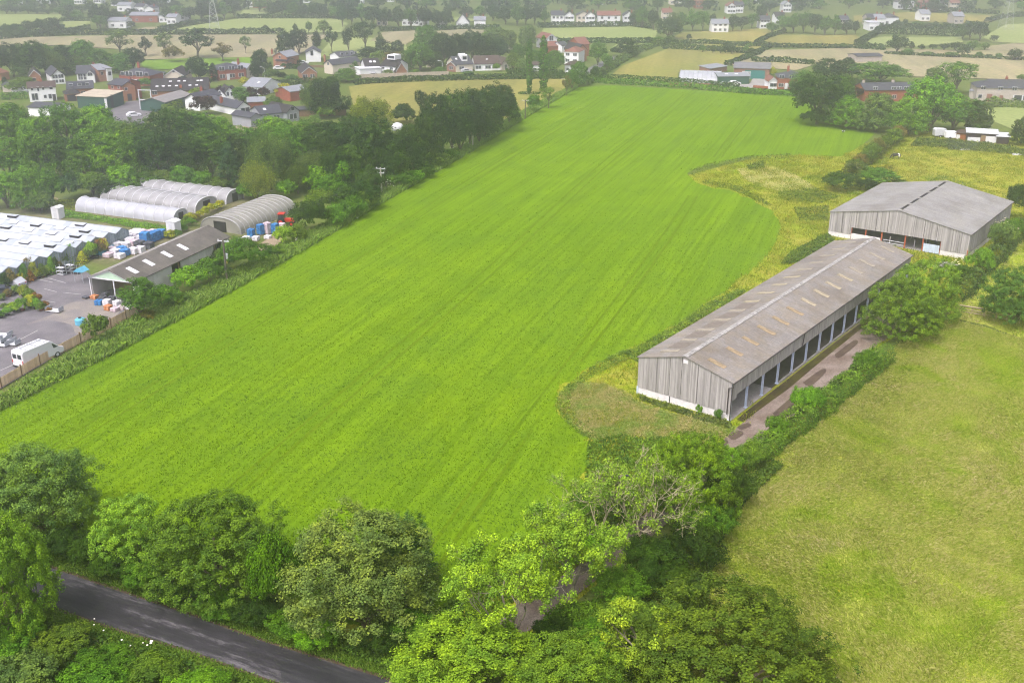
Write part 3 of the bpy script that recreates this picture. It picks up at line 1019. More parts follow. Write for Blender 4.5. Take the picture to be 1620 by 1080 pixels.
for i in range(NB):
    yc = (i + 0.5) * bay + r_.uniform(-.15, .15)
    for s in (0, 1):
        xc = W1 / 2 + (2 * s - 1) * W1 * 0.25
        mat = (GRP1 if i < 6 else (GRP3 if i < 10 else GRP2)) if s else (GRP2 if i not in (5, 6, 7, 8) else GRP3)
        mm = MB()
        mm.box((0, 0, 0), (2.35 + r_.uniform(-.2, .2), 0.82, 0.03))
        q = mm.build('rooflight', mat, B1)
        q.location = (xc, yc, E1 + R1 / 2 + 0.10)
        q.rotation_euler = (0, ang if s else -ang, 0)
BROWNSHEET = flat('brown_stained_sheet', (0.165, 0.14, 0.118), .9, .25, 2.0)
for i in range(5):
    mm = MB()
    mm.box((0, 0, 0), (2.5, 2.6, 0.02))
    q = mm.build('stained_sheet', BROWNSHEET, B1)
    q.location = (W1 * .25 + .1, (i + 1) * bay, E1 + R1 / 2 + 0.098)
    q.rotation_euler = (0, -ang, 0)
m = MB()   # near gable
boards(m, (0.02, 0), (W1 - .02, 0), lambda t: 0.98, lambda t: rise(t * W1) - .02, 0.155, 0.03, seed=2, ragged=.03)
m.build('gable_boards', CLAD, B1)
m = MB()
boards(m, (W1 - .02, L1), (.02, L1), lambda t: 0.5, lambda t: rise(t * W1) - .02, 0.155, 0.03, seed=3)
m.build('gable_boards', CLAD, B1)
m = MB()   # field side
boards(m, (0, L1), (0, 0), lambda t: 0.98, lambda t: E1 - .03, 0.155, 0.03, seed=4)
m.build('side_boards', CLAD, B1)
m = MB()   # fascia over the open bays
boards(m, (W1, 1.3), (W1, L1), lambda t: E1 - 1.9, lambda t: E1 - .03, 0.155, 0.03, seed=5, ragged=.05)
boards(m, (W1, 0), (W1, 1.3), lambda t: E1 - 2.35, lambda t: E1 - .03, 0.155, 0.03, seed=6, ragged=.1)
m.build('fascia_boards', CLAD, B1)
MB().span((-0.05, 0.02, -.2), (W1 - .1, 0.2, 0.96)).build('plinth', RENDER, B1)
MB().span((-0.05, .21, -.2), (0.12, L1, 0.96)).build('plinth', RENDER, B1)
for i in range(NB + 1):
    yc = min(max(i * bay, .16), L1 - .16)
    m = MB()
    for dx in (-.11, .11):
        m.box((W1 - .14 + dx, yc, E1 / 2 - .1), (.022, .2, E1))
    m.box((W1 - .14, yc, E1 / 2 - .1), (.20, .02, E1))
    m.box((W1 - .14, yc, 0.06), (.42, .42, .12))
    m.build('post', STEEL_BLUE, B1)
m = MB()
for i in range(NB + 1):
    yc = min(max(i * bay, .16), L1 - .16)
    m.box((.28, yc, E1 / 2), (.2, .18, E1))
    for s in (-1, 1):
        m.tube([(W1 / 2 + s * (W1 / 2 - .2), yc, E1 - .28), (W1 / 2, yc, E1 + R1 - .25)], .11, 4)
for s in (-1, 1):
    for k in (.15, .4, .65, .9):
        x = W1 / 2 + s * W1 / 2 * k
        m.span((x - .05, .1, rise(x) - .2), (x + .05, L1 - .1, rise(x) - .05))
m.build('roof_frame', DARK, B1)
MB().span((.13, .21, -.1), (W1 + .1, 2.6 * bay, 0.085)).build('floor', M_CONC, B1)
MB().span((.13, 2.6 * bay + .01, -.1), (W1 - .03, L1 - .05, 0.07)).build('shaded_floor', road_mat('barn_floor_shade', (.05, .042, .036), (.085, .075, .068), .9), B1)  # floor past the near bays: the barn's inner shade is put into its colour
m = MB()
for i in range(3, NB):
    m.span((W1 - .02, i * bay + .25, -.1), (W1 + .16, (i + 1) * bay - .25, .34))
m.build('kerb_wall', M_CONC, B1)
MB().span((.32, .3, .09), (.42, L1 - .2, 2.2)).build('inner_wall', flat('shaded_blockwork', (.075, .068, .062), .9, .3, 1.2), B1)  # wall colour darkened to carry the shade of the deep bays
m = MB()   # gutter and downpipes
m.tube([(W1 + .26, -.2, E1 - .06), (W1 + .26, L1 + .2, E1 - .06)], .085, 6)
m.build('gutter', GUTTER, B1)
m = MB()
m.tube([(W1 + .26, -.12, E1 - .1), (W1 + .2, -.14, E1 - .55), (W1 - .35, -.14, E1 - .75), (W1 - .35, -.14, 0.8)], .065, 6)
m.tube([(W1 + .1, -.1, E1 - .1), (W1 + .03, -.1, .1)], .06, 6)
m.build('downpipe', GUTTER, B1)
MB().tube([(W1 + .28, 4.5 * bay, E1), (W1 + .12, 4.5 * bay, E1 - 1.9)], .06, 6).build('downpipe', GUTTER, B1)
MB().box((W1 / 2 + .15, -.075, E1 + R1 - .62), (.62, .03, .42)).build('gable_notice', RENDER, B1)
MB().span((W1 * .36 - .06, -.02, -.1), (W1 * .36 + .06, .018, .97)).build('wall_stanchion', STEEL_DK, B1)
MB().span((-.10, -.05, -.1), (.14, .015, 1.05)).build('corner_sheet', SHEET_BLUE, B1)

# ---- the wide grey barn behind
W2, L2, E2, R2 = 24.44, 27.5, 4.443, 2.18
org2, rz2 = barn_frame((77.283, 173.83), 0.9229, W2)
B2 = thing('wide_barn', 'wide grey barn with shallow roof, dark ridge vents and orange-red posts', 'barn', org2, rz2)
rise2 = lambda x: E2 + R2 * (1 - abs(2 * x / W2 - 1))
roof_slab(MB(), W2, -0.2, L2 + 0.2, E2, R2, 0).build('roof', ROOF2, B2)
roof_slab(MB(), W2, -0.2, L2 + 0.2, E2, R2, 1).build('roof', ROOF2, B2)
for i in range(5):
    y0 = .5 + i * 5.35
    MB().box((W2 / 2, y0 + 2.05, E2 + R2 + .09), (.42, 4.1, .05)).build('ridge_vent', DARK, B2)
for i in range(6):
    y0 = max(-.2, -0.75 + i * 5.35 + .3)
    MB().box((W2 / 2, min(y0 + .5, L2 - .2), E2 + R2 + .10), (.5, .75, .06)).build('ridge_cap', RIDGE1, B2)
OP = [.17, .277, .395, .565, .69, .815]
m = MB()
boards(m, (0, 0), (OP[0] * W2, 0), lambda t: .9, lambda t: rise2(t * OP[0] * W2) - .02, .15, .03, seed=12)
boards(m, (OP[0] * W2, 0), (OP[5] * W2, 0), lambda t: 2.25 + (.3 * t if t < .6 else .18), lambda t: rise2((OP[0] + t * (OP[5] - OP[0])) * W2) - .02, .15, .03, seed=13, ragged=.03)
boards(m, (OP[5] * W2, 0), (W2, 0), lambda t: .9, lambda t: rise2((OP[5] + t * (1 - OP[5])) * W2) - .02, .15, .03, seed=14)
m.build('gable_boards', CLAD2, B2)
m = MB()
boards(m, (W2, 0), (W2, L2), lambda t: .9, lambda t: E2 - .03, .15, .03, seed=15)
m.build('side_boards', CLAD2, B2)
m = MB()
boards(m, (0, L2), (0, 0), lambda t: .9, lambda t: E2 - .03, .15, .03, seed=16)
m.build('side_boards', CLAD2, B2)
m = MB()
boards(m, (W2, L2), (0, L2), lambda t: .9, lambda t: rise2((1 - t) * W2) - .02, .15, .03, seed=17)
m.build('gable_boards', CLAD2, B2)
MB().span((0, .02, -.2), (OP[0] * W2, .2, .88)).build('plinth', RENDER, B2)
MB().span((OP[5] * W2, .02, -.2), (W2, .2, .88)).build('plinth', RENDER, B2)
MB().span((W2 - .2, .21, -.2), (W2 - .02, L2, .88)).build('plinth', RENDER, B2)
MB().span((.02, .21, -.2), (.2, L2, .88)).build('plinth', RENDER, B2)
MB().span((OP[0] * W2 + .1, .02, -.1), (OP[2] * W2 - .15, .16, 1.15)).build('low_wall', RENDER, B2)
for u in OP:
    m = MB()
    for dx in (-.1, .1):
        m.box((u * W2 + dx, .18, 1.4), (.025, .2, 2.9))
    m.box((u * W2, .18, 1.4), (.2, .02, 2.9))
    m.build('post', STEEL_RED, B2)
MB().span((W2 - .1, -.06, 0), (W2 + .06, .015, 1.7)).build('post', STEEL_RED, B2)
m = MB()
for k in range(8):
    a, b = OP[4] * W2 + .18, OP[5] * W2 - .15
    x0, x1 = a + (b - a) * k / 8, a + (b - a) * (k + 1) / 8 - .02
    m.span((x0, .01 + .012 * (k % 2), .12), (x1, .05 + .012 * (k % 2), 1.62))
m.build('metal_gate', SHEET_BLUE, B2)
m = MB()
for z in (.5, .95):
    m.tube([(OP[2] * W2 + .3, .25, z), (OP[3] * W2 - .2, .25, z)], .05, 5)
m.build('rail', GALV, B2)
m = MB()
for x in (W2 * .33, W2 * .5, W2 * .67):
    for y in (5.5, 11, 16.5, 22):
        m.box((x, y, 2.6), (.18, .2, 5.4))
for y in (5.5, 11, 16.5, 22):
    for s in (-1, 1):
        m.tube([(W2 / 2 + s * (W2 / 2 - .2), y, E2 - .3), (W2 / 2, y, E2 + R2 - .3)], .12, 4)
m.build('roof_frame', DARK, B2)
for x, y in ((OP[2] * W2 + 1.1, 1.6), (OP[3] * W2 + 1.1, 2.2), (OP[3] * W2 + 2.3, 5.0), (OP[2] * W2 + 3.3, 6.5)):
    MB().box((x, y, .65), (.16, .16, 1.3)).build('stall_post', RENDER, B2)
MB().span((.21, .3, -.1), (W2 - .21, L2 - .1, .06)).build('floor', M_CONC, B2)
MB().tube([(W2 + .26, -.2, E2 - .05), (W2 + .26, L2 + .2, E2 - .05)], .08, 6).build('gutter', GUTTER, B2)
# slab of old concrete and rubble pile beside it
pc = ground(1497, 424)
t = thing('concrete_cover', 'round weathered concrete slab lying by the wide barn', 'slab', pc)
m = MB()
m.lathe([(2.1, 0), (2.15, .35), (2.0, .5), (.3, .62)], sides=16)
m.build('slab', M_CONC, t)
# ------------------------------------------------------------------ garden centre
YARD = G([(-160, 700), (0, 617), (64, 579), (128, 543), (176, 518), (216, 498), (222, 488), (196, 452), (150, 440), (132, 428), (100, 424), (50, 432), (0, 446), (-200, 490)])
sheet('yard', YARD, M_YARD, label='grey tarmac yard of the garden centre')
sheet('yard_patch', smooth_line(G([(40, 515), (86, 497), (112, 480), (160, 478), (190, 494), (150, 520), (122, 530), (112, 515), (78, 508), (40, 515)]), 4)[:-1], M_YARD_PATCH, label='pale dusty patch across the yard')
PAINT = flat('worn_road_paint', (0.42, 0.41, 0.40), 0.8, 0.2, 3.0)
for a, b in (((60, 443), (84, 448)), ((70, 458), (90, 463)), ((100, 464), (128, 467)), ((66, 476), (88, 480)), ((76, 441), (104, 449)), ((0, 588), (20, 579)), ((20, 545), (60, 524))):
    p, q = ground(*a), ground(*b)
    d = (q - p).normalized()
    nn = Vector((-d.y, d.x, 0)) * .07
    sheet('bay_line', [p - nn, q - nn, q + nn, p + nn], PAINT, label='worn painted parking line on the yard')
NURS = G([(-150, 470), (0, 450), (130, 410), (200, 430), (262, 385), (330, 375), (395, 392), (470, 330), (400, 312), (350, 300), (200, 290), (100, 330), (-150, 320)])
sheet('nursery_ground', NURS, field_mat('nursery_ground', [(0.13, 0.125, 0.06), (0.10, 0.13, 0.03), (0.19, 0.165, 0.10)], 1.5, 0.3, 0.08), z=0.008, label='patchy ground of the plant nursery')
sheet('sandy_ground', smooth_line(G([(60, 322), (75, 314), (92, 315), (84, 324), (68, 328), (60, 322)]), 3)[:-1], M_SAND, label='small sandy heap at the glasshouse')
sheet('sandy_ground', smooth_line(G([(404, 392), (425, 378), (440, 372), (446, 382), (430, 394), (410, 398), (404, 392)]), 3)[:-1], M_SAND, label='sandy ground by the blue tanks')

GLASSW = island_mat('whitened_glass', [(0, (0.33, 0.365, 0.405)), (0.5, (0.42, 0.45, 0.485)), (1, (0.49, 0.515, 0.54))], 0.25, 0.12, (0.5, 0.5, 0.5))
GLASSG = island_mat('greenhouse_wall_glass', [(0, (0.14, 0.18, 0.19)), (0.5, (0.22, 0.27, 0.28)), (1, (0.36, 0.42, 0.44))], 0.25, 0.3, (1, 1, 1))
ALU = flat('grey_aluminium', (0.34, 0.36, 0.38), 0.4, 0.1, 3.0)
PLASTIC = flat('milky_polythene', (0.28, 0.275, 0.275), 0.4, 0.25, 0.6, spec=0.5)
PLASTIC_W = flat('white_polythene', (0.38, 0.385, 0.41), 0.35, 0.12, 0.6, spec=0.5)
PLASTIC_Y = flat('algae_stained_polythene', (0.235, 0.225, 0.19), 0.4, 0.2, 0.35, spec=0.4)
WHITE = flat('white_paint', (0.62, 0.62, 0.63), 0.5, 0.06, 2.0)
TYRE = flat('tyre_rubber', (0.02, 0.02, 0.022), 0.8, 0.2, 4.0)
GLASSD = flat('dark_window_glass', (0.03, 0.035, 0.045), 0.15, 0.3, 2.0, spec=0.6)

# glasshouse: nine ridges side by side
RZ, VZ = 3.3, 2.62
P0, P5 = ground(192.5, 360.5, RZ), ground(85, 397, RZ)
pv = (P5 - P0) / 5
rd = (ground(0, 337, RZ) - P0).normalized()
GL = 52.0
GH = thing('glasshouse', 'large whitened glasshouse with a row of parallel ridges', 'glasshouse', (P0.x, P0.y, 0))
hw = pv / 2
rr_ = random.Random(3)
for i in range(10):
    o = pv * i
    m = MB()
    for s in (-1, 1):
        nrow = 34
        for k in range(nrow):
            a, b = rd * (GL * k / nrow + .03), rd * (GL * (k + 1) / nrow - .03)
            top = o + Vector((0, 0, RZ - .02))
            bot = o + hw * s * .97 + Vector((0, 0, VZ + .03))
            q = [bot + a, bot + b, top + b, top + a]
            m.add([tuple(v) for v in q], [(0, 1, 2, 3)])
    m.build('roof_glazing', GLASSW, GH)
    m = MB()
    for s in (-1, 1):
        a0 = o + Vector((0, 0, RZ - .07))
        b0 = o + hw * s + Vector((0, 0, VZ - .07))
        m.add([tuple(b0), tuple(b0 + rd * GL), tuple(a0 + rd * GL), tuple(a0)], [(0, 1, 2, 3)])
    m.tube([o + Vector((0, 0, RZ + .03)), o + rd * GL + Vector((0, 0, RZ + .03))], .05, 4)
    m.build('roof_frame', ALU, GH)
    m = MB()          # gable end: panes with gaps
    npn = 6
    for k in range(npn):
        t0, t1 = -1 + 2 * k / npn + .02, -1 + 2 * (k + 1) / npn - .02
        q0, q1 = o + hw * t0, o + hw * t1
        z0, z1 = RZ - (RZ - VZ) * abs(t0) - .05, RZ - (RZ - VZ) * abs(t1) - .05
        mid = 1.25
        m.add([(q0.x, q0.y, .1), (q1.x, q1.y, .1), (q1.x, q1.y, mid - .03), (q0.x, q0.y, mid - .03)], [(0, 1, 2, 3)])
        m.add([(q0.x, q0.y, mid + .03), (q1.x, q1.y, mid + .03), (q1.x, q1.y, z1), (q0.x, q0.y, z0)], [(0, 1, 2, 3)])
    m.build('gable_glazing', GLASSG, GH)
    if i < 5:
        for k in range(9):
            if rr_.random() < .38 + .1 * (i > 3):
                continue
            y0 = 2.5 + k * 5.2 + rr_.uniform(-.4, .4) + (i % 2) * 1.4
            for_s = hw / hw.length
            top = o + rd * y0 + Vector((0, 0, RZ + .06))
            L_ = 2.1
            out = hw * .62
            lift = rr_.uniform(.05, .42) if rr_.random() < .75 else .04
            lo = top + out + Vector((0, 0, -(RZ - VZ) * .62 + lift))
            m = MB()
            m.prism([tuple(top), tuple(lo), tuple(lo + Vector((0, 0, .05))), tuple(top + Vector((0, 0, .05)))], rd * L_)
            v_ = m.build('vent', GLASSW, GH)
            m = MB()
            lo2 = top + out * .95 + Vector((0, 0, -(RZ - VZ) * .59))
            m.prism([tuple(top - Vector((0, 0, .02))), tuple(lo2 - Vector((0, 0, .02))), tuple(top + out * .95 + Vector((0, 0, -(RZ - VZ) * .59 + lift - .03)))], rd * (L_ - .1))
            m.build('vent_shade', DARK, v_)  # solid dark wedge standing in for the shadow under the raised flap
m = MB()
for e in (-.5, 9.5):
    a = pv * e
    m.add([tuple(a + Vector((0, 0, .0))), tuple(a + rd * GL), tuple(a + rd * GL + Vector((0, 0, VZ))), tuple(a + Vector((0, 0, VZ)))], [(0, 1, 2, 3)])
m.build('side_glazing', GLASSG, GH)
# inner plants give the glass something to show
def tunnel(label, a, b, c, h, skin, hoops, back=0.0, skirt=0.0, hoop_mat=None, group=None):
    A, B, C = ground(*a), ground(*b), ground(*c)
    W = (C - A).length
    d = (B - A)
    L = d.length
    d /= L
    n = Vector((d.y, -d.x, 0))
    if (C - A).dot(n) < 0:
        n = -n
    t = thing('polytunnel', label, 'polytunnel', A, 0, group)
    def arc(y, k=1.0, N=14):
        pts = []
        for i in range(N + 1):
            u = math.pi * i / N
            x = W / 2 - math.copysign(abs(math.cos(u)) ** .85, math.cos(u)) * W / 2 * k
            z = max(skirt, h * k * math.sin(u) ** .8) if 0 < i < N else skirt
            pts.append(tuple(n * x + d * y + Vector((0, 0, z))))
        return pts
    m = MB()
    steps = hoops * 2
    prev = None
    vs, fs = [], []
    for k in range(steps + 1):
        vs += arc(L * k / steps, 1.0 if k % 2 == 0 else .985)
    for k in range(steps):
        for i in range(14):
            q = k * 15 + i
            fs.append((q, q + 1, q + 16, q + 15))
    m.add(vs, fs)
    m.build('cover', skin, t, smooth=True)
    for k in range(hoops + 1):
        MB().tube(arc(L * k / hoops, 1.012), .075 if 0 < k < hoops else .11, 4).build('hoop', hoop_mat or ALU, t)
    for y, nm in ((.02, 'front_panel'), (L - .02, 'end_panel')):
        pts = arc(y)
        m = MB()
        m.add(pts, [tuple(range(15))])
        m.build(nm, skin, t)
        o0 = n * (W * .36) + d * (y - .12 if y < 1 else y + .06)
        m = MB()
        m.prism([tuple(o0), tuple(o0 + n * W * .3), tuple(o0 + n * W * .3 + Vector((0, 0, h * .72))), tuple(o0 + Vector((0, 0, h * .72)))], d * .06)
        m.build('doorway', DARK, t)
    return t
tunnel('bright white polytunnel nearest the glasshouse', (274.8, 353.8), (120.5, 334), (304, 345.6), 2.35, PLASTIC_W, 10, hoop_mat=WHITE)
tunnel('grey polytunnel in the middle of the three', (309, 337.2), (160, 317), (352, 325.5), 2.45, PLASTIC, 12, hoop_mat=WHITE)
tunnel('grey polytunnel at the back, against the wood', (358, 323.5), (184, 301.5), (394, 315), 2.45, PLASTIC, 12, hoop_mat=WHITE)
tunnel('broad algae-stained polytunnel behind the shop shed', (381.5, 371), (468.5, 334), (323, 361), 2.75, PLASTIC_Y, 13, hoop_mat=PLASTIC)

# shop shed
hS = height_at(ground(139, 474), 440)
Lp, Rp, Fp = ground(135.4, 440, hS), ground(211, 446.4, hS), ground(362.3, 374.3, hS)
LS = (Fp - Rp).length
yd = (Fp - Rp) / LS
xd = Vector((yd.y, -yd.x, 0))
WS = (Rp - Lp).dot(xd)
Lp = Rp - xd * WS
rzS = math.atan2(xd.y, xd.x)
SH = thing('shop_shed', 'long shop shed with dark slabbed roof and pale rooflights', 'shed', (Lp.x, Lp.y, 0), rzS)
RS = 1.55
ROOFS = cement_roof('dark_cement_sheets', (0.105, 0.095, 0.088), (0.17, 0.152, 0.13), 0.6, lap=.9)
ROOFG = cement_roof('grey_felt_sheets', (0.24, 0.23, 0.22), (0.28, 0.25, 0.2), 0.4)
roof_slab(MB(), WS, -.4, LS + .2, hS, RS, 0).build('roof', ROOFG, SH)
roof_slab(MB(), WS, -.4, LS + .2, hS, RS, 1).build('roof', ROOFS, SH)
angS = math.atan2(RS, WS / 2)
for k, yv in enumerate((2.6, 6.6, 11.2, 15.4)):
    q = MB().box((0, 0, 0), (1.9, .95, .03)).build('rooflight', WHITE, SH)
    q.location = (WS * .75, yv, hS + RS / 2 + .10)
    q.rotation_euler = (0, angS, 0)
q = MB().box((0, 0, 0), (1.9, .95, .03)).build('rooflight', WHITE, SH)
q.location = (WS * .25, LS * .62, hS + RS / 2 + .10)
q.rotation_euler = (0, -angS, 0)
SIGNG = flat('pale_green_signboard', (0.42, 0.56, 0.42), 0.6, 0.12, 1.0)
m = MB()
m.prism([(.1, -.12, hS + .02), (WS - .1, -.12, hS + .02), (WS / 2, -.12, hS + RS - .1)], (0, .06, 0))
m.build('gable_board', SIGNG, SH)
m = MB()
for s, x in ((-1, 0), (1, WS)):
    m.prism([(x, -.2, hS - .02), (WS / 2, -.2, hS + RS - .02), (WS / 2, -.2, hS + RS - .26), (x, -.2, hS - .26)], (0, .06, 0))
m.span((0, -.16, hS - .12), (WS, -.11, hS + .05))
m.build('bargeboard', WHITE, SH)
WALLP = island_mat('pale_wall_panels', [(0, (.42, .40, .38)), (1, (.60, .58, .56))], 0.8, 0.2, (.6, .6, .6))
m = MB()
yy = .2
gaps = [(9.3, 11.2), (LS * .78, LS * .83)]
while yy < LS - .1:
    y2 = min(yy + 2.3, LS)
    if not any(a - .5 < yy < b for a, b in gaps):
        m.span((WS - .12, yy, 0), (WS - .02, y2 - .04, hS - .05))
    yy = y2
m.build('side_wall', WALLP, SH)
m = MB()
m.span((WS - 2.5, 5, 0), (WS - 2.4, LS, hS))
m.build('inner_wall', DARK, SH)
for yv in gaps:
    MB().span((WS - .16, yv[1] - .1, 0), (WS + .0, yv[1] + .15, hS - .04)).build('timber_post', flat('brown_timber', (.19, .12, .07), .8), SH)
MB().span((.02, .3, 0), (.12, LS, hS - .05)).build('back_wall', WALLP, SH)
MB().span((.12, LS - .12, 0), (WS - .12, LS, hS)).build('end_wall', WALLP, SH)
MB().span((.14, 4.5, 0), (WS - .14, 4.6, hS)).build('inner_wall', flat('shop_timber', (.20, .12, .06), .8, .3), SH)
for x in (.06, WS * .55, WS - .06):
    MB().box((x, -.02, hS / 2), (.16, .16, hS)).build('post', WHITE, SH)
MB().tube([(WS + .25, -.4, hS - .03), (WS + .25, LS + .2, hS - .03)], .07, 5).build('gutter', GUTTER, SH)

# pallets, tanks, crates
BAGW = island_mat('white_bags', [(0, (.60, .57, .60)), (1, (.76, .74, .76))], .6, .2, (2, 2, 2))
BAGB = island_mat('blue_bags', [(0, (.03, .13, .33)), (1, (.06, .24, .52))], .5, .2, (2, 2, 2))
BAGC = island_mat('cyan_bags', [(0, (.08, .30, .42)), (1, (.14, .42, .56))], .5, .2, (2, 2, 2))
BAGP = island_mat('pinkish_bags', [(0, (.50, .38, .42)), (1, (.66, .56, .58))], .6, .2, (2, 2, 2))
BAGK = island_mat('dark_bags', [(0, (.05, .05, .06)), (1, (.12, .12, .14))], .6, .2, (2, 2, 2))
BAGO = island_mat('orange_bags', [(0, (.45, .16, .06)), (1, (.60, .28, .14))], .6, .2, (2, 2, 2))
PALLET = flat('pallet_wood', (.24, .17, .10), .9, .25, 3)
def pallet_stack(px, py, h, mat, label, rz=.4, s=1.15, group='stacked pallets in the garden centre'):
    p = ground(px, py)
    t = thing('pallet_stack', label, 'pallet', p, rzS + rz, group)
    m = MB()
    for k in (-1, 0, 1):
        m.box((k * s * .42, 0, .06), (.1, s, .09))
    for k in range(5):
        m.box((0, (k - 2) * s * .22, .125), (s, .14, .03))
    m.build('pallet', PALLET, t)
    m = MB()
    r = random.Random(int(px * 7 + py))
    n = max(2, int(h / .16))
    for k in range(n):
        for ix in (-1, 1):
            for iy in (-1, 0, 1):
                m.box((ix * s * .25 + r.uniform(-.03, .03), iy * s * .32 + r.uniform(-.02, .02), .15 + (k + .5) * h / n), (s * .47, s * .32, h / n * .96), r.uniform(-.06, .06))
    m.build('bags', mat, t, bevel=.03)
    return t
for i, (x, y, h, mt, nm) in enumerate([
    (196, 380, .9, BAGW, 'white'), (203, 384, 1.1, BAGW, 'white'), (210, 377, 1.0, BAGW, 'white'), (218, 381, 1.2, BAGW, 'white'), (189, 387, .8, BAGW, 'white'), (181, 391, .8, BAGP, 'pinkish'),
    (172, 396, .6, BAGC, 'turquoise'), (165, 399, .6, BAGC, 'turquoise'), (226, 373, .8, BAGP, 'pinkish'), (202, 394, .9, BAGW, 'white'), (212, 392, 1.0, BAGP, 'pinkish'), (193, 399, .7, BAGB, 'blue'),
    (183, 403, .7, BAGW, 'white'), (231, 390, 2.0, BAGB, 'blue'), (238, 384, 1.3, BAGB, 'blue'), (247, 380, 1.3, BAGB, 'blue'), (222, 394, 1.1, BAGK, 'dark'), (255, 376, 1.1, BAGB, 'blue'), (212, 402, .8, BAGW, 'white'), (172, 407, .5, BAGP, 'pinkish'),
    (216, 371, .7, BAGW, 'white'), (234, 378, .6, BAGW, 'white'), (207, 388, 1.0, BAGW, 'white'), (188, 394, .9, BAGW, 'white'), (177, 400, .7, BAGP, 'pinkish'), (226, 386, 1.2, BAGW, 'white'), (242, 374, .9, BAGP, 'pinkish'), (160, 404, .6, BAGC, 'turquoise'), (199, 404, .8, BAGB, 'blue'), (222, 400, .8, BAGW, 'white'), (236, 394, .9, BAGK, 'dark'), (190, 409, .6, BAGW, 'white')]):
    pallet_stack(x, y, h * 1.25, mt, '%s bags stacked on a pallet behind the shop shed, %s from the tall blue tanks' % (nm, ORD[i]), rnd.uniform(-.3, .3), 1.45)
for i, (x, y, h, mt, nm) in enumerate([(398, 376, 1.5, BAGB, 'blue'), (413, 371, 1.8, BAGB, 'blue'), (424, 370, 2.0, BAGP, 'pinkish'), (436, 370, 1.8, BAGB, 'blue'), (446, 361, .8, BAGP, 'pinkish'), (382, 385, .8, BAGW, 'white'), (372, 388, .7, BAGW, 'white'), (424, 378, .5, BAGW, 'white'), (390, 383, .9, BAGW, 'white'), (452, 372, .7, BAGK, 'dark'), (362, 393, .8, BAGW, 'white'), (355, 399, .7, BAGW, 'white'), (378, 391, .6, BAGW, 'white'), (405, 381, .7, BAGW, 'white')]):
    pallet_stack(x, y, h, mt, '%s load on a pallet beside the broad stained polytunnel, %s from the shed' % (nm, ORD[i]), rnd.uniform(-.3, .3))
for i, (x, y, h, mt, nm) in enumerate([(150, 473, .5, BAGO, 'brown'), (157, 483, .7, BAGB, 'blue'), (163, 476, .6, BAGK, 'dark'), (172, 491, .7, BAGO, 'orange'), (178, 478, .8, BAGK, 'dark'), (186, 485, .8, BAGW, 'white'), (182, 493, .5, BAGP, 'pinkish'), (193, 490, .5, BAGP, 'pinkish'), (168, 470, .7, BAGK, 'dark'), (203, 489, .4, BAGW, 'white'), (137, 473, .35, BAGK, 'dark'), (170, 484, .9, BAGW, 'white')]):
    pallet_stack(x, y, h, mt, '%s goods on a pallet before the open shop shed, %s in the display' % (nm, ORD[i]), rnd.uniform(-.3, .3), 1.0)
def tank(px, py, r, h, mat, label):
    t = thing('water_tank', label, 'tank', ground(px, py))
    MB().lathe([(r * .96, 0), (r, .1), (r, h * .8), (r * .7, h * .95), (r * .25, h)], sides=14).build('tank', mat, t, smooth=False)
    MB().lathe([(r * .3, h), (r * .3, h + .08), (.02, h + .1)], sides=10).build('lid', TYRE, t)
tank(128, 514, .75, 1.1, BAGC, 'turquoise tub standing on the yard beside the fence')
def ibc(px, py, label, h=1.9, s=1.6):
    t = thing('white_cabin', label, 'cabin', ground(px, py), rzS)
    MB().box((0, 0, h / 2), (s, s, h)).build('body', WHITE, t, bevel=.05)
    MB().prism([(-s / 2 - .1, -s / 2 - .1, h), (s / 2 + .1, -s / 2 - .1, h), (0, -s / 2 - .1, h + .3)], (0, s + .2, 0)).build('roof', WHITE, t)
    MB().box((0, -s / 2 - .02, h * .45), (.6, .04, h * .8)).build('door', GALV, t)
ibc(276, 370, 'small white cabin between shop shed and polytunnels', 2.5, 1.9)
ibc(93, 345, 'small white cabin behind the glasshouse', 2.2, 1.7)
t = thing('canopy', 'small bright blue canopy at the shop entrance', 'canopy', ground(131, 446), rzS)
MB().prism([(-.9, -.9, 1.9), (.9, -.9, 1.9), (0, -.9, 2.5)], (0, 1.8, 0)).build('cloth', BAGC, t)
m = MB()
for sx in (-.8, .8):
    for sy in (-.8, .8):
        m.box((sx, sy, .95), (.06, .06, 1.9))
m.build('frame', ALU, t)
def trailer_box(px, py, label, mat):
    t = thing('flatbed_trolley', label, 'trolley', ground(px, py), rzS + .1)
    MB().box((0, 0, .35), (2.3, 1.2, .1)).build('bed', mat, t)
    m = MB()
    m.box((-1.1, 0, .65), (.06, 1.2, .6))
    m.box((1.1, 0, .65), (.06, 1.2, .6))
    m.build('end_frame', ALU, t)
    for sx in (-.8, .8):
        for sy in (-.5, .5):
            MB().tube([(sx, sy - .05, .15), (sx, sy + .05, .15)], .15, 10).build('wheel', TYRE, t)
trailer_box(87, 494, 'white flat trolley parked at the end of the plant island', WHITE)
for i, (x, y) in enumerate([(4, 538), (12, 543), (18, 546), (2, 548), (6, 533)]):
    trailer_box(x, y, 'empty grey plant trolley at the yard edge, %s in the cluster' % ORD[i], GALV)
for i, (x, y) in enumerate([(104, 434), (112, 432), (121, 434), (98, 436)]):
    t = thing('plant_rack', 'tall metal plant rack by the glasshouse corner, %s of four' % ORD[i], 'rack', ground(x, y), rzS, 'metal plant racks')
    m = MB()
    for sx in (-.6, .6):
        for sy in (-.4, .4):
            m.box((sx, sy, .9), (.05, .05, 1.8))
    m.build('frame', ALU, t)
    for z in (.3, .85, 1.4):
        MB().box((0, 0, z), (1.25, .85, .04)).build('shelf', GALV if i % 2 else TYRE, t)

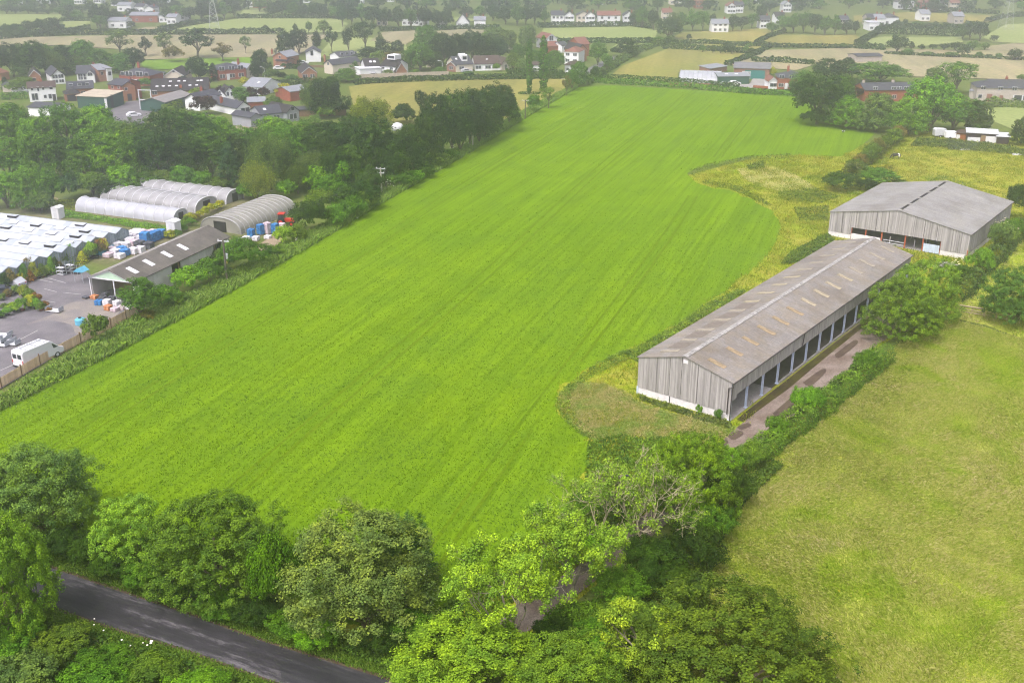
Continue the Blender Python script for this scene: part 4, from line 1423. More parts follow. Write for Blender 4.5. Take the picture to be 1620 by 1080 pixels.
# plants on show
POT = flat('terracotta_pot', (.22, .10, .06), .8, .2, 3)
POTK = flat('black_pot', (.03, .03, .03), .7, .2, 3)
def potted(px, py, h, wd, tint, label, group, key=None, pot=True, cat='potted plant'):
    t = plant(key or pick('shrub', 4), *ground(px, py)[:2], wd, h, label, cat, tint, group, 'potted_plant')
    if pot:
        k = PROTO[key or 'shrub0']
        s = t.scale
        o = MB().lathe([(.28 / s[0], -.02), (.36 / s[0], .38 / s[2]), (.30 / s[0], .36 / s[2])], sides=10).build('pot', POTK if rnd.random() < .7 else POT, t)
    return t
tints = ['rust', 'gold', 'bronze', 'fresh', 'olive', 'yellow', 'mid', 'rust', 'dark', 'lime', 'willow']
def along(line, f):
    k = min(len(line) - 2, int(f * (len(line) - 1)))
    t_ = f * (len(line) - 1) - k
    return line[k][0] * (1 - t_) + line[k + 1][0] * t_, line[k][1] * (1 - t_) + line[k + 1][1] * t_
LINE = [(-4, 458), (48, 444), (94, 430), (140, 410), (166, 402)]
i = 0
for k in range(27):
    for r2, dy in enumerate((-7, 1)):
        x, y = along(LINE, (k + .5 * r2) / 26.6)
        if 96 < x < 126 and r2:
            continue
        tn = tints[(k * 5 + r2 * 3) % len(tints)]
        potted(x + rnd.uniform(-1.5, 1.5), y + dy + rnd.uniform(-1, 1), rnd.uniform(1.4, 3.2), rnd.uniform(1.5, 2.6), tn, '%s potted plant in front of the glasshouse, %s from its outer end' % (ADJ[tn], ORD[i] if i < len(ORD) else 'one of the last'), 'plants on show before the glasshouse', pick('shrub', 4) if rnd.random() < .8 else 'conifer0')
        i += 1
for j, (x, y, h, wd, tn) in enumerate([(4, 476, 1.2, 1.5, 'olive'), (14, 470, 1.4, 1.6, 'bronze'), (26, 466, 1.5, 1.7, 'grey'), (38, 470, 2.0, 1.9, 'willow'), (48, 476, 2.0, 2.0, 'olive'), (58, 480, 1.8, 1.7, 'rust'), (24, 494, 1.6, 2.2, 'lime'), (36, 492, 2.0, 2.3, 'fresh'), (48, 488, 2.2, 2.2, 'gold'), (58, 490, 1.8, 1.9, 'fresh'), (66, 492, 1.4, 1.6, 'olive'), (72, 488, 1.2, 1.3, 'rust'), (12, 500, 1.4, 1.8, 'fresh'), (2, 504, 1.2, 1.6, 'mid'), (78, 494, .8, 1.0, 'rust'), (8, 488, .9, 1.4, 'grey')]):
    potted(x, y, h, wd, tn, '%s plant on the planted island in the yard, %s counted from the trolley' % (ADJ[tn], ORD[j]), 'plants on the island in the yard')
for j, (x, y, tn) in enumerate([(286, 362, 'fresh'), (294, 357, 'olive'), (301, 353, 'gold'), (309, 349, 'bronze'), (317, 345, 'gold'), (325, 342, 'yellow'), (333, 338, 'gold'), (342, 334, 'yellow'), (349, 330, 'gold'), (290, 366, 'mid'), (304, 358, 'fresh'), (281, 376, 'mid'), (270, 378, 'gold')]):
    potted(x, y, rnd.uniform(1.2, 2.2), rnd.uniform(1.6, 2.4), tn, '%s shrub in the row between the polytunnels, %s from the white cabin' % (ADJ[tn], ORD[j]), 'golden shrubs between the polytunnels', pot=False, cat='shrub')
low_growth('bedding_plants', G([(98, 332), (130, 338), (270, 360), (262, 366), (225, 364), (150, 350), (100, 345)]), 5000, .5, .13, 'fresh', 'green bedding plants beside the white polytunnel', 3)
low_growth('bedding_plants', G([(60, 318), (118, 318), (118, 332), (96, 334), (40, 332)]), 2500, .7, .16, 'willow', 'yellowish weeds behind the glasshouse', 4)
low_growth('bedding_plants', G([(205, 368), (262, 370), (268, 378), (240, 372), (208, 374)]), 1500, .5, .13, 'olive', 'olive bedding plants behind the bag pallets', 5)

# picket fence along the yard
FP = [(-34, 632), (2.8, 614), (35, 595), (64, 578), (91, 563), (128, 543), (152, 531), (176, 519), (200, 506), (221, 497)]
FW = island_mat('new_fence_timber', [(0, (.55, .38, .24)), (1, (.72, .54, .36))], .8, .2, (3, 3, .5))
FP3 = G(FP)
t = thing('picket_fence', 'new brown timber picket fence between yard and crop', 'fence', FP3[1])
for i, p in enumerate(FP3):
    q = p - FP3[1]
    MB().box((q.x, q.y, .75), (.13, .13, 1.8)).build('post', flat('dark_fence_post', (.17, .10, .06), .85) if i == 0 else bpy.data.materials['dark_fence_post'], t)
for i in range(len(FP3) - 1):
    a, b = FP3[i] - FP3[1], FP3[i + 1] - FP3[1]
    L_ = (b - a).length
    d = (b - a) / L_
    m = MB()
    ra = math.atan2(d.y, d.x)
    n_ = max(3, int(L_ / .16))
    for k in range(n_):
        c = a + d * (L_ * (k + .5) / n_)
        m.box((c.x, c.y, .72), (.128, .022, 1.35 + .05 * ((k * 7) % 3)), ra)
    for z in (.3, 1.15):
        c = (a + b) / 2
        nn = Vector((-d.y, d.x, 0)) * .04
        m.box((c.x + nn.x, c.y + nn.y, z), (L_ - .14, .05, .09), ra)
    m.build('picket_panel', FW, t)

# white van
def vehicle(name, label, cat, p, rz, prof, W, mats, wheels, wr, windows=(), lights=(), group=None, extra=None):
    """prof: side outline (x along the vehicle, z up); glass lies just proud of the body"""
    t = thing(name, label, cat, p, rz, group)
    m = MB()
    m.prism([(x, -W / 2, z) for x, z in prof], (0, W, 0))
    m.build('body', mats[0], t, bevel=.09)
    for x in wheels:
        for s in (-1, 1):
            wo = MB().tube([(x, s * (W / 2 - .22), wr), (x, s * (W / 2 + .012), wr)], wr, 14).build('wheel', TYRE, t)
            MB().tube([(x, s * (W / 2 + .013), wr), (x, s * (W / 2 + .03), wr)], wr * .58, 10).build('rim', GALV, wo)
    for pts in windows:
        MB().add(pts, [tuple(range(len(pts)))]).build('window', GLASSD, t)
    for c, s, mt in lights:
        MB().box(c, s).build('light', mt, t)
    return t
REDL = flat('red_lamp', (.45, .03, .02), .3)
VA, VB = ground(31, 584), ground(103, 553)
vd = (VB - VA).normalized()
VP = ground(68, 572) + Vector((-vd.y, vd.x, 0)) * .6
vw = 2.0
s_ = vw / 2 + .012
VAN = vehicle('white_van', 'white high-roofed van parked along the picket fence', 'van', VP, math.atan2(vd.y, vd.x),
    [(-2.9, .35), (2.75, .35), (2.95, .6), (2.9, 1.05), (2.3, 1.35), (1.35, 2.35), (1.0, 2.52), (-2.7, 2.52), (-2.92, 2.3)], vw, [WHITE], (-1.8, 1.85), .36,
    [[(1.45, -s_, 1.4), (2.1, -s_, 1.4), (1.4, -s_, 2.05), (1.45 - .2, -s_, 2.05)], [(1.45, s_, 1.4), (2.1, s_, 1.4), (1.4, s_, 2.05), (1.25, s_, 2.05)],
     [(2.27, -.85, 1.42), (2.27, .85, 1.42), (1.5, .75, 2.24), (1.5, -.75, 2.24)],
     [(-2.935, -.75, 1.5), (-2.935, -.1, 1.5), (-2.935, -.1, 2.1), (-2.935, -.75, 2.1)], [(-2.935, .1, 1.5), (-2.935, .75, 1.5), (-2.935, .75, 2.1), (-2.935, .1, 2.1)]],
    [((-2.93, -.9, 1.1), (.05, .12, .4), REDL), ((-2.93, .9, 1.1), (.05, .12, .4), REDL), ((2.9, -.75, .95), (.08, .3, .2), GALV), ((2.9, .75, .95), (.08, .3, .2), GALV)])
VAN.scale = (1.12, 1.05, 1.02)
for x in (-2.2, -.8, .5):
    MB().box((x, 0, 2.58), (.06, 1.7, .06)).build('roof_bar', ALU, VAN)
MB().tube([(-2.3, .3, 2.62), (.9, .3, 2.62)], .05, 5).build('roof_bar', ALU, VAN)
MB().span((-2.96, -.98, .3), (-2.85, .98, .5)).build('bumper', TYRE, VAN)

# red tractor by the far polytunnel
t = thing('red_tractor', 'small red tractor standing behind the blue tanks', 'tractor', ground(452, 356), rzS + .3)
RED = flat('red_paint', (.50, .03, .02), .4, .12, 2)
MB().prism([(-.1, -.4, .7), (1.7, -.4, .7), (1.75, -.4, 1.25), (-.1, -.4, 1.4)], (0, .8, 0)).build('bonnet', RED, t, bevel=.06)
MB().box((-.7, 0, 1.05), (1.2, 1.5, .12)).build('mudguard', RED, t)
MB().prism([(-1.2, -.7, 1.12), (-.1, -.7, 1.12), (-.2, -.7, 2.2), (-1.1, -.7, 2.2)], (0, 1.4, 0)).build('cab', GLASSD, t)
MB().box((-.65, 0, 2.26), (1.3, 1.6, .12)).build('cab_roof', RED, t, bevel=.04)
for x, r0 in ((-.7, .75), (1.3, .45)):
    for s in (-1, 1):
        wo = MB().tube([(x, s * .62, r0), (x, s * .98, r0)], r0, 16).build('wheel', TYRE, t)
        MB().tube([(x, s * .985, r0), (x, s * 1.0, r0)], r0 * .55, 10).build('rim', RED, wo)
MB().tube([(1.1, .1, 1.3), (1.1, .1, 2.5)], .05, 6).build('exhaust', STEEL_DK, t)

# electricity poles and their lines
POLE = flat('pole_timber', (.42, .39, .34), .9, .2, 2)
POLEK = flat('pole_timber_dark', (.10, .085, .07), .9, .2, 2)
def pole(px, py, ytop, label, arms=1, kit=False, mat=None):
    p = ground(px, py)
    h = min(11.5, height_at(p, ytop))
    t = thing('electricity_pole', label, 'pole', p, math.atan2(vd.y, vd.x) + .12, 'wooden electricity poles along the crop')
    MB().tube([(0, 0, -.3), (0, 0, h)], [.2, .15], 8).build('shaft', mat or POLE, t)
    for k in range(arms):
        ar = MB().box((0, 0, h - .25 - k * .9), (.12, 2.1 - .5 * k, .12)).build('crossarm', GALV if arms > 1 or kit else POLE, t)
        for s in (-.9, 0, .9):
            MB().lathe([(.05, 0), (.08, .08), (.05, .16), (.03, .24)], (0, s * (1 - .25 * k), h - .19 - k * .9), 8).build('insulator', WHITE, ar)
    if kit:
        MB().lathe([(.3, 0), (.32, .1), (.32, .8), (.1, .9)], (.35, 0, h * .56), 10).build('transformer', GALV, t)
        MB().box((.25, 0, h * .48), (.2, .3, .4)).build('notice', flat('yellow_notice', (.62, .45, .05), .5), t)
        MB().tube([(.2, .05, .2), (.17, .05, h * .5)], .05, 5).build('cable_guard', GALV, t)
        m = MB()
        for k in range(6):
            m.box((0, 0, h * .40 - k * .07), (.5, .5, .02), k * .3)
        m.build('climbing_guard', STEEL_DK, t)
        MB().lathe([(.45, -.1), (.45, .25), (.3, .35)], (0, 0, 0), 8).build('footing', M_CONC, t)
    return p, h
PL = [pole(360, 449, 379, 'electricity pole with transformer and yellow notice beside the shop shed', 1, True, POLEK),
      pole(604, 309, 265, 'electricity pole half hidden at the foot of the tall ivy trunk', 2),
      pole(748, 234, 197, 'electricity pole with double crossarm standing clear before the dark trees', 2),
      pole(831, 188, 158, 'thin electricity pole in the yellow field beyond the dark trees', 1, False, POLEK)]
for i in range(3):
    (a, ha), (b, hb) = PL[i], PL[i + 1]
    ra = math.atan2(vd.y, vd.x) + .12
    m = MB()
    for s in (-.9, 0, .9):
        off = Vector((-math.sin(ra), math.cos(ra), 0)) * s
        pts = []
        for k in range(13):
            f = k / 12
            q = a.lerp(b, f) + off
            pts.append((q.x - a.x, q.y - a.y, ha * (1 - f) + hb * f - 4 * f * (1 - f) * .9))
        m.tube(pts, .016, 3)
    o = m.build('power_line', STEEL_DK)
    o.location = (a.x, a.y, 0)
    tag(o, 'thin sagging power lines over the field edge, %s span from the shop shed' % ORD[i], 'power line')
# ------------------------------------------------------------------ houses
BRICK = flat('red_brick', (0.29, 0.09, 0.052), 0.9, 0.16, 1.2)
BRICKO = flat('orange_brick', (0.33, 0.155, 0.088), 0.9, 0.16, 1.2)
BRICKD = flat('dark_brick', (0.26, 0.12, 0.085), 0.9, 0.18, 1.2)
CREAM = flat('cream_render', (0.62, 0.55, 0.45), 0.85, 0.08, 1.0)
STONE = flat('pale_stone', (0.43, 0.38, 0.33), 0.9, 0.16, 1.2)
WHITER = flat('white_render', (0.78, 0.78, 0.78), 0.85, 0.06, 1.0)
GREYR = flat('grey_render', (0.30, 0.31, 0.33), 0.85, 0.1, 1.0)
GREENS = flat('green_cladding', (0.045, 0.095, 0.075), 0.6, 0.12, 1.0)
SLATE = flat('slate_roof', (0.062, 0.062, 0.074), 0.7, 0.2, 1.4, bmp=.4)
SLATEP = flat('pale_slate_roof', (0.23, 0.24, 0.26), 0.7, 0.14, 1.4, bmp=.3)
TILEB = flat('brown_tile_roof', (0.082, 0.056, 0.050), 0.8, 0.2, 1.4, bmp=.4)
TILEK = flat('dark_tile_roof', (0.040, 0.035, 0.036), 0.8, 0.2, 1.4, bmp=.4)
TILER = flat('red_tile_roof', (0.20, 0.085, 0.065), 0.8, 0.2, 1.4, bmp=.4)
TAN = flat('tan_sheet_roof', (0.42, 0.36, 0.27), 0.7, 0.15, 0.6)
SOLAR = flat('solar_glass', (0.02, 0.022, 0.03), 0.2, 0.2, 2.0, spec=.6)
FRAME = WHITE
WOOD = flat('garden_timber', (0.22, 0.14, 0.08), 0.9, 0.2, 2)

def win_part(t, face, u, z, ww, wh, W, D, frame=None, gh=None):
    fm = frame or FRAME
    if face == 'f':
        c, s1, s2, n = (u * W, 0, z), (ww, .10, wh), (ww - .16, .12, wh - .16), (0, -1, 0)
    elif face == 'r':
        c, s1, s2, n = (W, u * D, z), (.10, ww, wh), (.12, ww - .16, wh - .16), (1, 0, 0)
    else:
        c, s1, s2, n = (0, u * D, z), (.10, ww, wh), (.12, ww - .16, wh - .16), (-1, 0, 0)
    o = MB().box(c, s1).build('window', fm, t)
    m = MB()
    if ww > 1.3:                     # two casements with a mullion between
        for s in (-1, 1):
            cc = list(c)
            k = 0 if face == 'f' else 1
            cc[k] += s * ww * .24
            ss = list(s2)
            ss[k] = ww * .40
            m.box(cc, ss)
    else:
        m.box(c, s2)
    m.build('pane', GLASSD, o)
    return o

def house(label, A, B, depth, eave, rise, wall, roof, kind='gable', win=(), doors=(), chim=(), lights=(), over=.3, group=None, cat='house', name=None, frame=None, gable=None, plinth=None, solar=None, chim_mat=None, z0=0.0):
    """A, B: the two feet of the facade in the photograph; eave: row of the eave above A (or metres if under 20)"""
    a, b = ground(*A), ground(*B)
    d = b - a
    W = d.length
    d /= W
    n = Vector((-d.y, d.x, 0))
    if n.y < 0:
        n = -n
    D = (ground(*depth) - b).dot(n) if isinstance(depth, tuple) else depth
    D = max(2.5, abs(D))
    E = height_at(a, eave) if eave > 20 else eave
    H = rise * 0.65
    t = thing(name or cat.replace(' ', '_'), label, cat, a, math.atan2(d.y, d.x), group)
    m = MB()
    gb = MB()
    if kind == 'front':
        m.prism([(0, 0, -.2), (W, 0, -.2), (W, 0, E), (W / 2, 0, E + H - .05), (0, 0, E)], (0, D, 0))
    elif kind == 'gable':
        m.prism([(0, 0, -.2), (0, D, -.2), (0, D, E), (0, D / 2, E + H - .05), (0, 0, E)], (W, 0, 0))
    elif kind == 'mono':
        m.prism([(0, 0, -.2), (0, D, -.2), (0, D, E + H), (0, 0, E)], (W, 0, 0))
    else:
        m.span((0, 0, -.2), (W, D, E))
    m.build('wall', wall, t)
    th = .14
    r = MB()
    if kind == 'front':
        for s in (0, 1):
            k = H / (W / 2)
            x0, x1 = (-over, W / 2) if s == 0 else (W + over, W / 2)
            r.prism([(x0, -over, E - over * k), (x1, -over, E + H), (x1, -over, E + H + th), (x0, -over, E - over * k + th)], (0, D + 2 * over, 0))
    elif kind == 'gable':
        k = H / (D / 2)
        for y0, y1 in ((-over, D / 2), (D + over, D / 2)):
            r.prism([(-over, y0, E - over * k), (-over, y1, E + H), (-over, y1, E + H + th), (-over, y0, E - over * k + th)], (W + 2 * over, 0, 0))
    elif kind == 'hip':
        i = min(D, W) / 2 * .95
        o = over
        base = [(-o, -o, E), (W + o, -o, E), (W + o, D + o, E), (-o, D + o, E)]
        if W >= D:
            rg = [(i, D / 2, E + H), (W - i, D / 2, E + H)]
            fs = [(0, 1, 5, 4), (1, 2, 5), (2, 3, 4, 5), (3, 0, 4), (3, 2, 1, 0)]
        else:
            rg = [(W / 2, i, E + H), (W / 2, D - i, E + H)]
            fs = [(0, 1, 4), (1, 2, 5, 4), (2, 3, 5), (3, 0, 4, 5), (3, 2, 1, 0)]
        r.add(base + rg, fs)
    elif kind == 'mono':
        r.prism([(-over, -over, E), (-over, D + over, E + H), (-over, D + over, E + H + th), (-over, -over, E + th)], (W + 2 * over, 0, 0))
    else:
        r.span((-over, -over, E), (W + over, D + over, E + .22))
    ro = r.build('roof', roof, t)
    for u, v, hh in chim:
        z = E + H * (1 - abs(2 * v - 1)) if kind == 'gable' else E + H * .8
        c = MB().box((u * W, v * D, z + hh / 2 - .4), (.75, .55, hh + .8)).build('chimney', chim_mat or BRICK, ro)
        m2 = MB()
        for s in (-.18, .18):
            m2.lathe([(.11, 0), (.09, .4)], (u * W + s, v * D, z + hh), 6)
        m2.build('chimney_pot', TILER, ro)
    for u, v, ww, hh in lights:       # rooflights on the slope facing the facade
        y = D / 2 * v
        z = E + H * v
        an = math.atan2(H, D / 2)
        q = MB().box((0, 0, 0), (ww, hh, .06)).build('rooflight', WHITE, ro)
        q.location = (u * W, y, z + th + .07)
        q.rotation_euler = (an, 0, 0)
    if solar:
        u0, u1, v0, v1 = solar
        an = math.atan2(H, D / 2)
        q = MB().box((0, 0, 0), ((u1 - u0) * W, (v1 - v0) * math.hypot(D / 2, H), .06)).build('solar_panel', SOLAR, ro)
        q.location = ((u0 + u1) / 2 * W, D / 2 * (v0 + v1) / 2, E + H * (v0 + v1) / 2 + th + .08)
        q.rotation_euler = (an, 0, 0)
    for f, u, z, ww, wh in win:
        win_part(t, f, u, z, ww, wh, W, D, frame)
    for f, u, ww, wh, mt in doors:
        if f == 'f':
            MB().box((u * W, 0, wh / 2), (ww, .12, wh)).build('door', mt, t)
        elif f == 'r':
            MB().box((W, u * D, wh / 2), (.12, ww, wh)).build('door', mt, t)
    if gable is not None and kind == 'front':
        MB().prism([(-.1, -.34, E - .25), (W / 2, -.34, E + H - .14), (W + .1, -.34, E - .25), (W + .1, -.34, E - .02), (W / 2, -.34, E + H + .1), (-.1, -.34, E - .02)], (0, .05, 0)).build('bargeboard', gable, t)
    t['w'], t['d'] = W, D
    return t, W, D, E

def F2(us, z1=1.45, z2=4.0, w=1.3, h=1.25):
    return [('f', u, z, w, h) for u in us for z in (z1, z2)]
def F1(us, z=1.4, w=1.3, h=1.2):
    return [('f', u, z, w, h) for u in us]
DOORW, DOORK, DOORB = WHITE, flat('dark_door', (.05, .045, .05), .5), flat('blue_door', (.06, .10, .22), .5)
GREYD = flat('blue_grey_door', (.20, .27, .33), .5)

# ---- the village behind the wood
house('long white house with brown roof and scattered small windows', (48, 162), (90.7, 159.5), 6.0, 139.6, 2.1, WHITER, TILEB, 'gable',
      [('f', .14, 4.0, .7, 1.0), ('f', .36, 3.9, .6, 1.5), ('f', .55, 4.0, .7, 1.0), ('f', .84, 4.0, 1.0, 1.0), ('f', .2, 1.6, 1.9, 2.1), ('f', .58, 1.5, .9, 1.1), ('f', .76, 1.5, 1.0, 1.5)],
      [('f', .91, .95, 2.05, DOORK)], [(.5, .5, .7)])
house('brick house with dark roof, two rooflights and white gable edge', (48, 134), (66, 133), 9, 2.9, 2.9, BRICKO, TILEK, 'front', F1([.4], 1.6), (), (), gable=WHITE)
house('white house with half-timbered front gable and grey slate roof', (83, 134), (104, 132.5), 12, 3.0, 3.0, WHITER, SLATE, 'front', F1([.28, .72], 2.6, 1.8, 1.3) + F1([.28, .72], 1.0, 1.6, 1.1), gable=TILEK)
house('slate-roofed house with two white dormer bays beside the half-timbered one', (123, 131), (151, 130), 9, 3.0, 3.3, WHITER, SLATE, 'gable', F2([.2, .5, .8], 1.4, 2.35, 1.6, 1.0), (), [(.95, .5, .8)])
_, W_, D_, E_ = house('dormer wing of the slate-roofed house with small white gable', (138, 132), (151, 131.5), 3, 2.9, 1.9, WHITER, SLATE, 'front', F1([.5], 3.0, 1.6, 1.2), gable=WHITE, cat='house wing')
house('orange brick house with pale roof behind the slate-roofed one', (158, 130), (171, 128.5), 9, 4.0, 2.2, BRICKO, SLATEP, 'gable', F1([.4], 2.8, 1.0, 1.2))
house('white-clad extension with pale roof beside the orange brick house', (171, 129), (179, 128), 6, 4.3, 1.2, WHITER, SLATEP, 'mono', F1([.5], 2.6, 1.2, 1.4))
house('brown brick house with blue-black solar panels on its roof', (108.5, 156), (149, 154), (163, 148), 141, 2.7, BRICKO, SLATE, 'gable', F1([.17, .5, .8], 4.2, 1.2, .8) + F1([.25, .6], 1.5, 1.4, 1.2), solar=(.2, .78, .35, .75))
house('small hip-roofed brick garage before the solar-panelled house', (104, 161), (127, 159.5), 6, 2.3, 1.7, BRICKO, TILEK, 'hip', (), [('f', .45, 2.6, 2.0, DOORK)], cat='garage')
t, W_, D_, E_ = house('green clad workshop with tan sheet roof and white door strip', (124, 171), (170.5, 173.5), (192, 166), 152, 1.0, GREENS, TAN, 'mono', (), [('f', .97, .8, 3.2, WHITE), ('r', .3, 1.2, 4.0, DOORK)], cat='workshop')
house('dark roofed outbuilding with white wall at the edge of the wood', (46, 184), (86, 186), 8, 2.6, 1.3, WHITER, SLATE, 'gable', cat='outbuilding')
house('small red brick house with slate roof beside the yard', (174, 158), (196, 160), 8, 4.8, 2.0, BRICK, SLATE, 'gable', F1([.3, .75], 4.0, .9, .9), (), [(.97, .5, .7)])
house('red brick annexe with arched dark doorway facing the yard', (196, 160.5), (216, 159), 6, 4.6, 1.9, BRICKO, SLATE, 'front', F1([.3], 3.7, .9, 1.0), [('f', .5, 1.3, 2.2, DOORK)])
house('red brick semi-detached house with white bays and tall chimney', (190.5, 135), (239, 136.5), 9, 118.5, 3.0, BRICK, SLATE, 'hip', F2([.12, .9], 1.4, 3.9, 1.2, 1.3) + F2([.33, .67], 1.4, 3.9, 2.6, 1.7), [('f', .5, 1.0, 2.1, DOORW)], [(.45, .5, 2.0)])
house('blue-doored flat garage beside the red brick semi', (241, 129), (255, 129), 5, 2.3, .2, WHITER, SLATEP, 'flat', (), [('f', .5, 2.6, 2.0, GREYD)], cat='garage')
house('pinkish gabled bungalow with small round window', (261, 130), (292, 130), 10, 2.2, 3.2, CREAM, TILEK, 'front', F1([.5], 3.6, .9, .8), gable=WHITE)
house('long dark-roofed hall with rows of pale rooflights', (240, 154), (330, 151), 15, 1.8, 4.3, BRICKO, TILEK, 'gable', F1([.06], 1.4, 1.6, 1.3), (), [(.52, .1, .9)],
      [(u, .35, .9, .7) for u in (.1, .21, .32, .44, .68, .8)] + [(u, .72, .9, .7) for u in (.33, .48, .58, .82, .88)], cat='hall')
t, W_, D_, E_ = house('green clad shed with grey curved-looking roof behind the clipped hedge', (224, 176), (262, 178), 15, 2.9, 1.7, GREENS, flat('grey_sheet_roof', (.22, .205, .195), .8, .15, .8), 'front', cat='shed')
house('white cottage with chimney behind the purple tree', (294, 174), (317, 176), 10, 3.4, 2.3, WHITER, SLATE, 'front', F1([.75], 1.5, .9, 1.0), (), [(.15, .7, 1.2)], gable=TILEK)
house('white cottage with two steep gables behind the low white bungalow', (341, 164), (358, 165), 7, 2.8, 2.6, WHITER, TILEK, 'front', F1([.5], 3.4, .8, 1.0))
house('narrow white gabled cottage end with dark window', (358, 165), (372, 164), 7, 3.6, 2.2, WHITER, TILEK, 'front', F1([.3, .7], 3.0, .7, 1.2))
house('low white bungalow with long dark roof and wide gable window', (376, 184), (397, 181), 18, 2.3, 2.3, WHITER, SLATE, 'front', F1([.6], 1.3, 3.2, 1.7), (), [(.1, .5, .9)])
house('red-roofed shelter by the low bungalow', (393, 174), (420, 173), 5, 2.2, 1.0, BRICK, SLATEP, 'mono', cat='shelter')
house('dark grey timber studio with pitched roof and white window', (398, 203), (414, 200), 8, 2.9, 1.4, GREYR, SLATE, 'front', F1([.6], 1.5, 1.3, 1.5))
house('grey modern bungalow with long slate roof behind the studio', (414, 196), (455, 192), 9, 2.6, 2.4, GREYR, SLATE, 'gable', F1([.3, .6], 1.4, 1.8, 1.3), (), (), [(.25, .5, .8, 1.1)])
house('grey gabled wing with glazed end beside the modern bungalow', (455, 194), (474, 191), 10, 2.8, 2.5, GREYR, TILEK, 'front', F1([.5], 1.5, 2.6, 1.6) + F1([.5], 3.6, 1.2, 1.1))
house('large red brick house with bay windows below the green paddock', (346, 128), (390, 124.5), 10, 111, 2.6, BRICK, SLATE, 'hip', F2([.15, .5, .82], 1.4, 4.0, 2.0, 1.4), [('f', .35, 1.1, 2.1, DOORW)], [(.95, .6, 1.2)])
house('grey gabled house end behind the large red brick house', (391, 124), (404, 122), 9, 3.2, 2.4, STONE, SLATEP, 'front')
house('pale slate bungalow with rooflight among the purple trees', (386, 149), (416, 151), 11, 2.5, 3.2, WHITER, SLATEP, 'gable', F1([.6], 1.4, 1.6, 1.2), (), (), [(.6, .45, .8, 1.0)])
house('small red brick house with pale grey roof by the big round tree', (460, 161), (488, 157), 8, 3.0, 1.6, BRICK, SLATEP, 'gable', F1([.6], 1.5, 1.2, 1.2), [('f', .78, .9, 2.0, DOORK)])
house('orange brick house with pale roof and outside chimney', (433, 106), (455, 107.5), (464, 103), 89, 2.5, BRICKO, SLATEP, 'front', F1([.5], 3.8, 1.0, 1.0), (), [(-.12, .1, 1.0)])
house('brown porch wing of the orange brick house', (455, 108), (466, 105.5), 5, 2.6, 1.2, BRICKD, TILEK, 'front', F1([.5], 1.3, 1.2, 1.2), cat='house wing')
house('white gabled house with single tall window', (484.5, 98.5), (508, 98), 9, 84, 2.3, WHITER, SLATE, 'front', F1([.42], 3.4, 1.2, 2.0))
house('long white house with black windows and slate roof', (537.5, 100), (566, 97.5), 8, 90, 2.1, WHITER, SLATE, 'gable', F2([.15, .42, .68, .9], 1.3, 3.4, 1.0, 1.0))
house('cream gabled house with orange brick side chimney', (513.5, 116), (527, 118), 13, 101, 2.3, CREAM, SLATE, 'front', F1([.5], 3.6, 1.0, 1.1), (), [(-.2, .1, 1.6)], chim_mat=BRICKO)
house('brick bungalow with black hipped roof and white window', (478, 128), (502, 127), 13, 2.7, 2.9, BRICKO, TILEK, 'front', F1([.22, .7], 1.5, 1.7, 1.3), gable=WHITE)
house('white flat-roofed garage block before the dormer house', (570, 121), (603, 119), 6, 2.5, .2, WHITER, flat('white_flat_roof', (.62, .62, .64), .6, .1), 'flat', cat='garage')
house('brown-roofed house with pair of rooflights left of the dormer house', (579, 118), (602, 117), 10, 2.6, 3.6, WHITER, TILEK, 'gable', (), (), (), [(.45, .55, .9, 1.2), (.72, .55, .9, 1.2)])
t, W_, D_, E_ = house('white house with wide glazed dormer', (602.5, 117), (626, 119), 8, 3.0, 3.0, WHITER, TILEK, 'gable', F1([.16, .72], 2.2, 1.4, .8))
dm = MB().span((W_ * .3, D_ * .2, 5.1), (W_ * .82, D_ * .7, 6.7)).build('dormer', WHITER, t)
MB().span((W_ * .36, D_ * .2 - .05, 5.5), (W_ * .76, D_ * .2 + .02, 6.4)).build('pane', GLASSD, dm)
house('orange brick end gable with steep white-edged roof', (627, 120), (643.5, 119), 8, 1.6, 4.4, BRICKO, TILEK, 'front', gable=WHITE)
house('small garden room with pointed turret roof', (675, 107), (688, 107), 4, 2.0, .6, CREAM, TILEK, 'flat', F1([.5], 1.2, 1.5, 1.0), cat='garden room')
t = thing('turret', 'tall thin pointed turret on the garden room', 'turret', ground(686, 106))
MB().lathe([(1.0, 0), (1.0, 2.6), (1.15, 2.7), (.02, 7.2)], sides=8).build('spire', flat('grey_lead', (.30, .31, .33), .6), t)
MB().box((0, -1.0, 1.6), (.6, .06, 1.0)).build('window', GLASSD, t)
t, W_, D_, E_ = house('cream dormer house with blue-grey slate roof', (721, 114.5), (748, 113), 10, 2.7, 3.6, CREAM, SLATE, 'gable', F1([.35], 1.4, 2.0, 1.2), (), (), [(.2, .62, .8, 1.0)])
dm = MB().span((W_ * .45, D_ * .16, 3.6), (W_ * .78, D_ * .6, 5.9)).build('dormer', WHITER, t)
MB().span((W_ * .5, D_ * .16 - .05, 4.2), (W_ * .73, D_ * .16 + .02, 5.3)).build('pane', GLASSD, dm)
house('white-edged brick porch wing of the cream dormer house', (707, 113), (721, 114.5), 6, 2.4, 1.9, BRICKD, SLATE, 'front', F1([.5], 1.4, 2.0, 1.3), gable=WHITE, cat='house wing')
house('long brown-roofed white bungalow', (752, 112.5), (792, 111.5), 10, 2.5, 3.5, WHITER, TILEB, 'gable', F1([.12, .5, .78], 1.3, 2.2, 1.2), (), (), [(.5, .5, .6, .6)])
house('stone gable end of the brown-roofed bungalow with red brick bay', (794, 112), (806, 111), 9, 2.4, 3.4, STONE, TILEB, 'front', F1([.5], 1.5, 1.2, 1.3), cat='house wing')
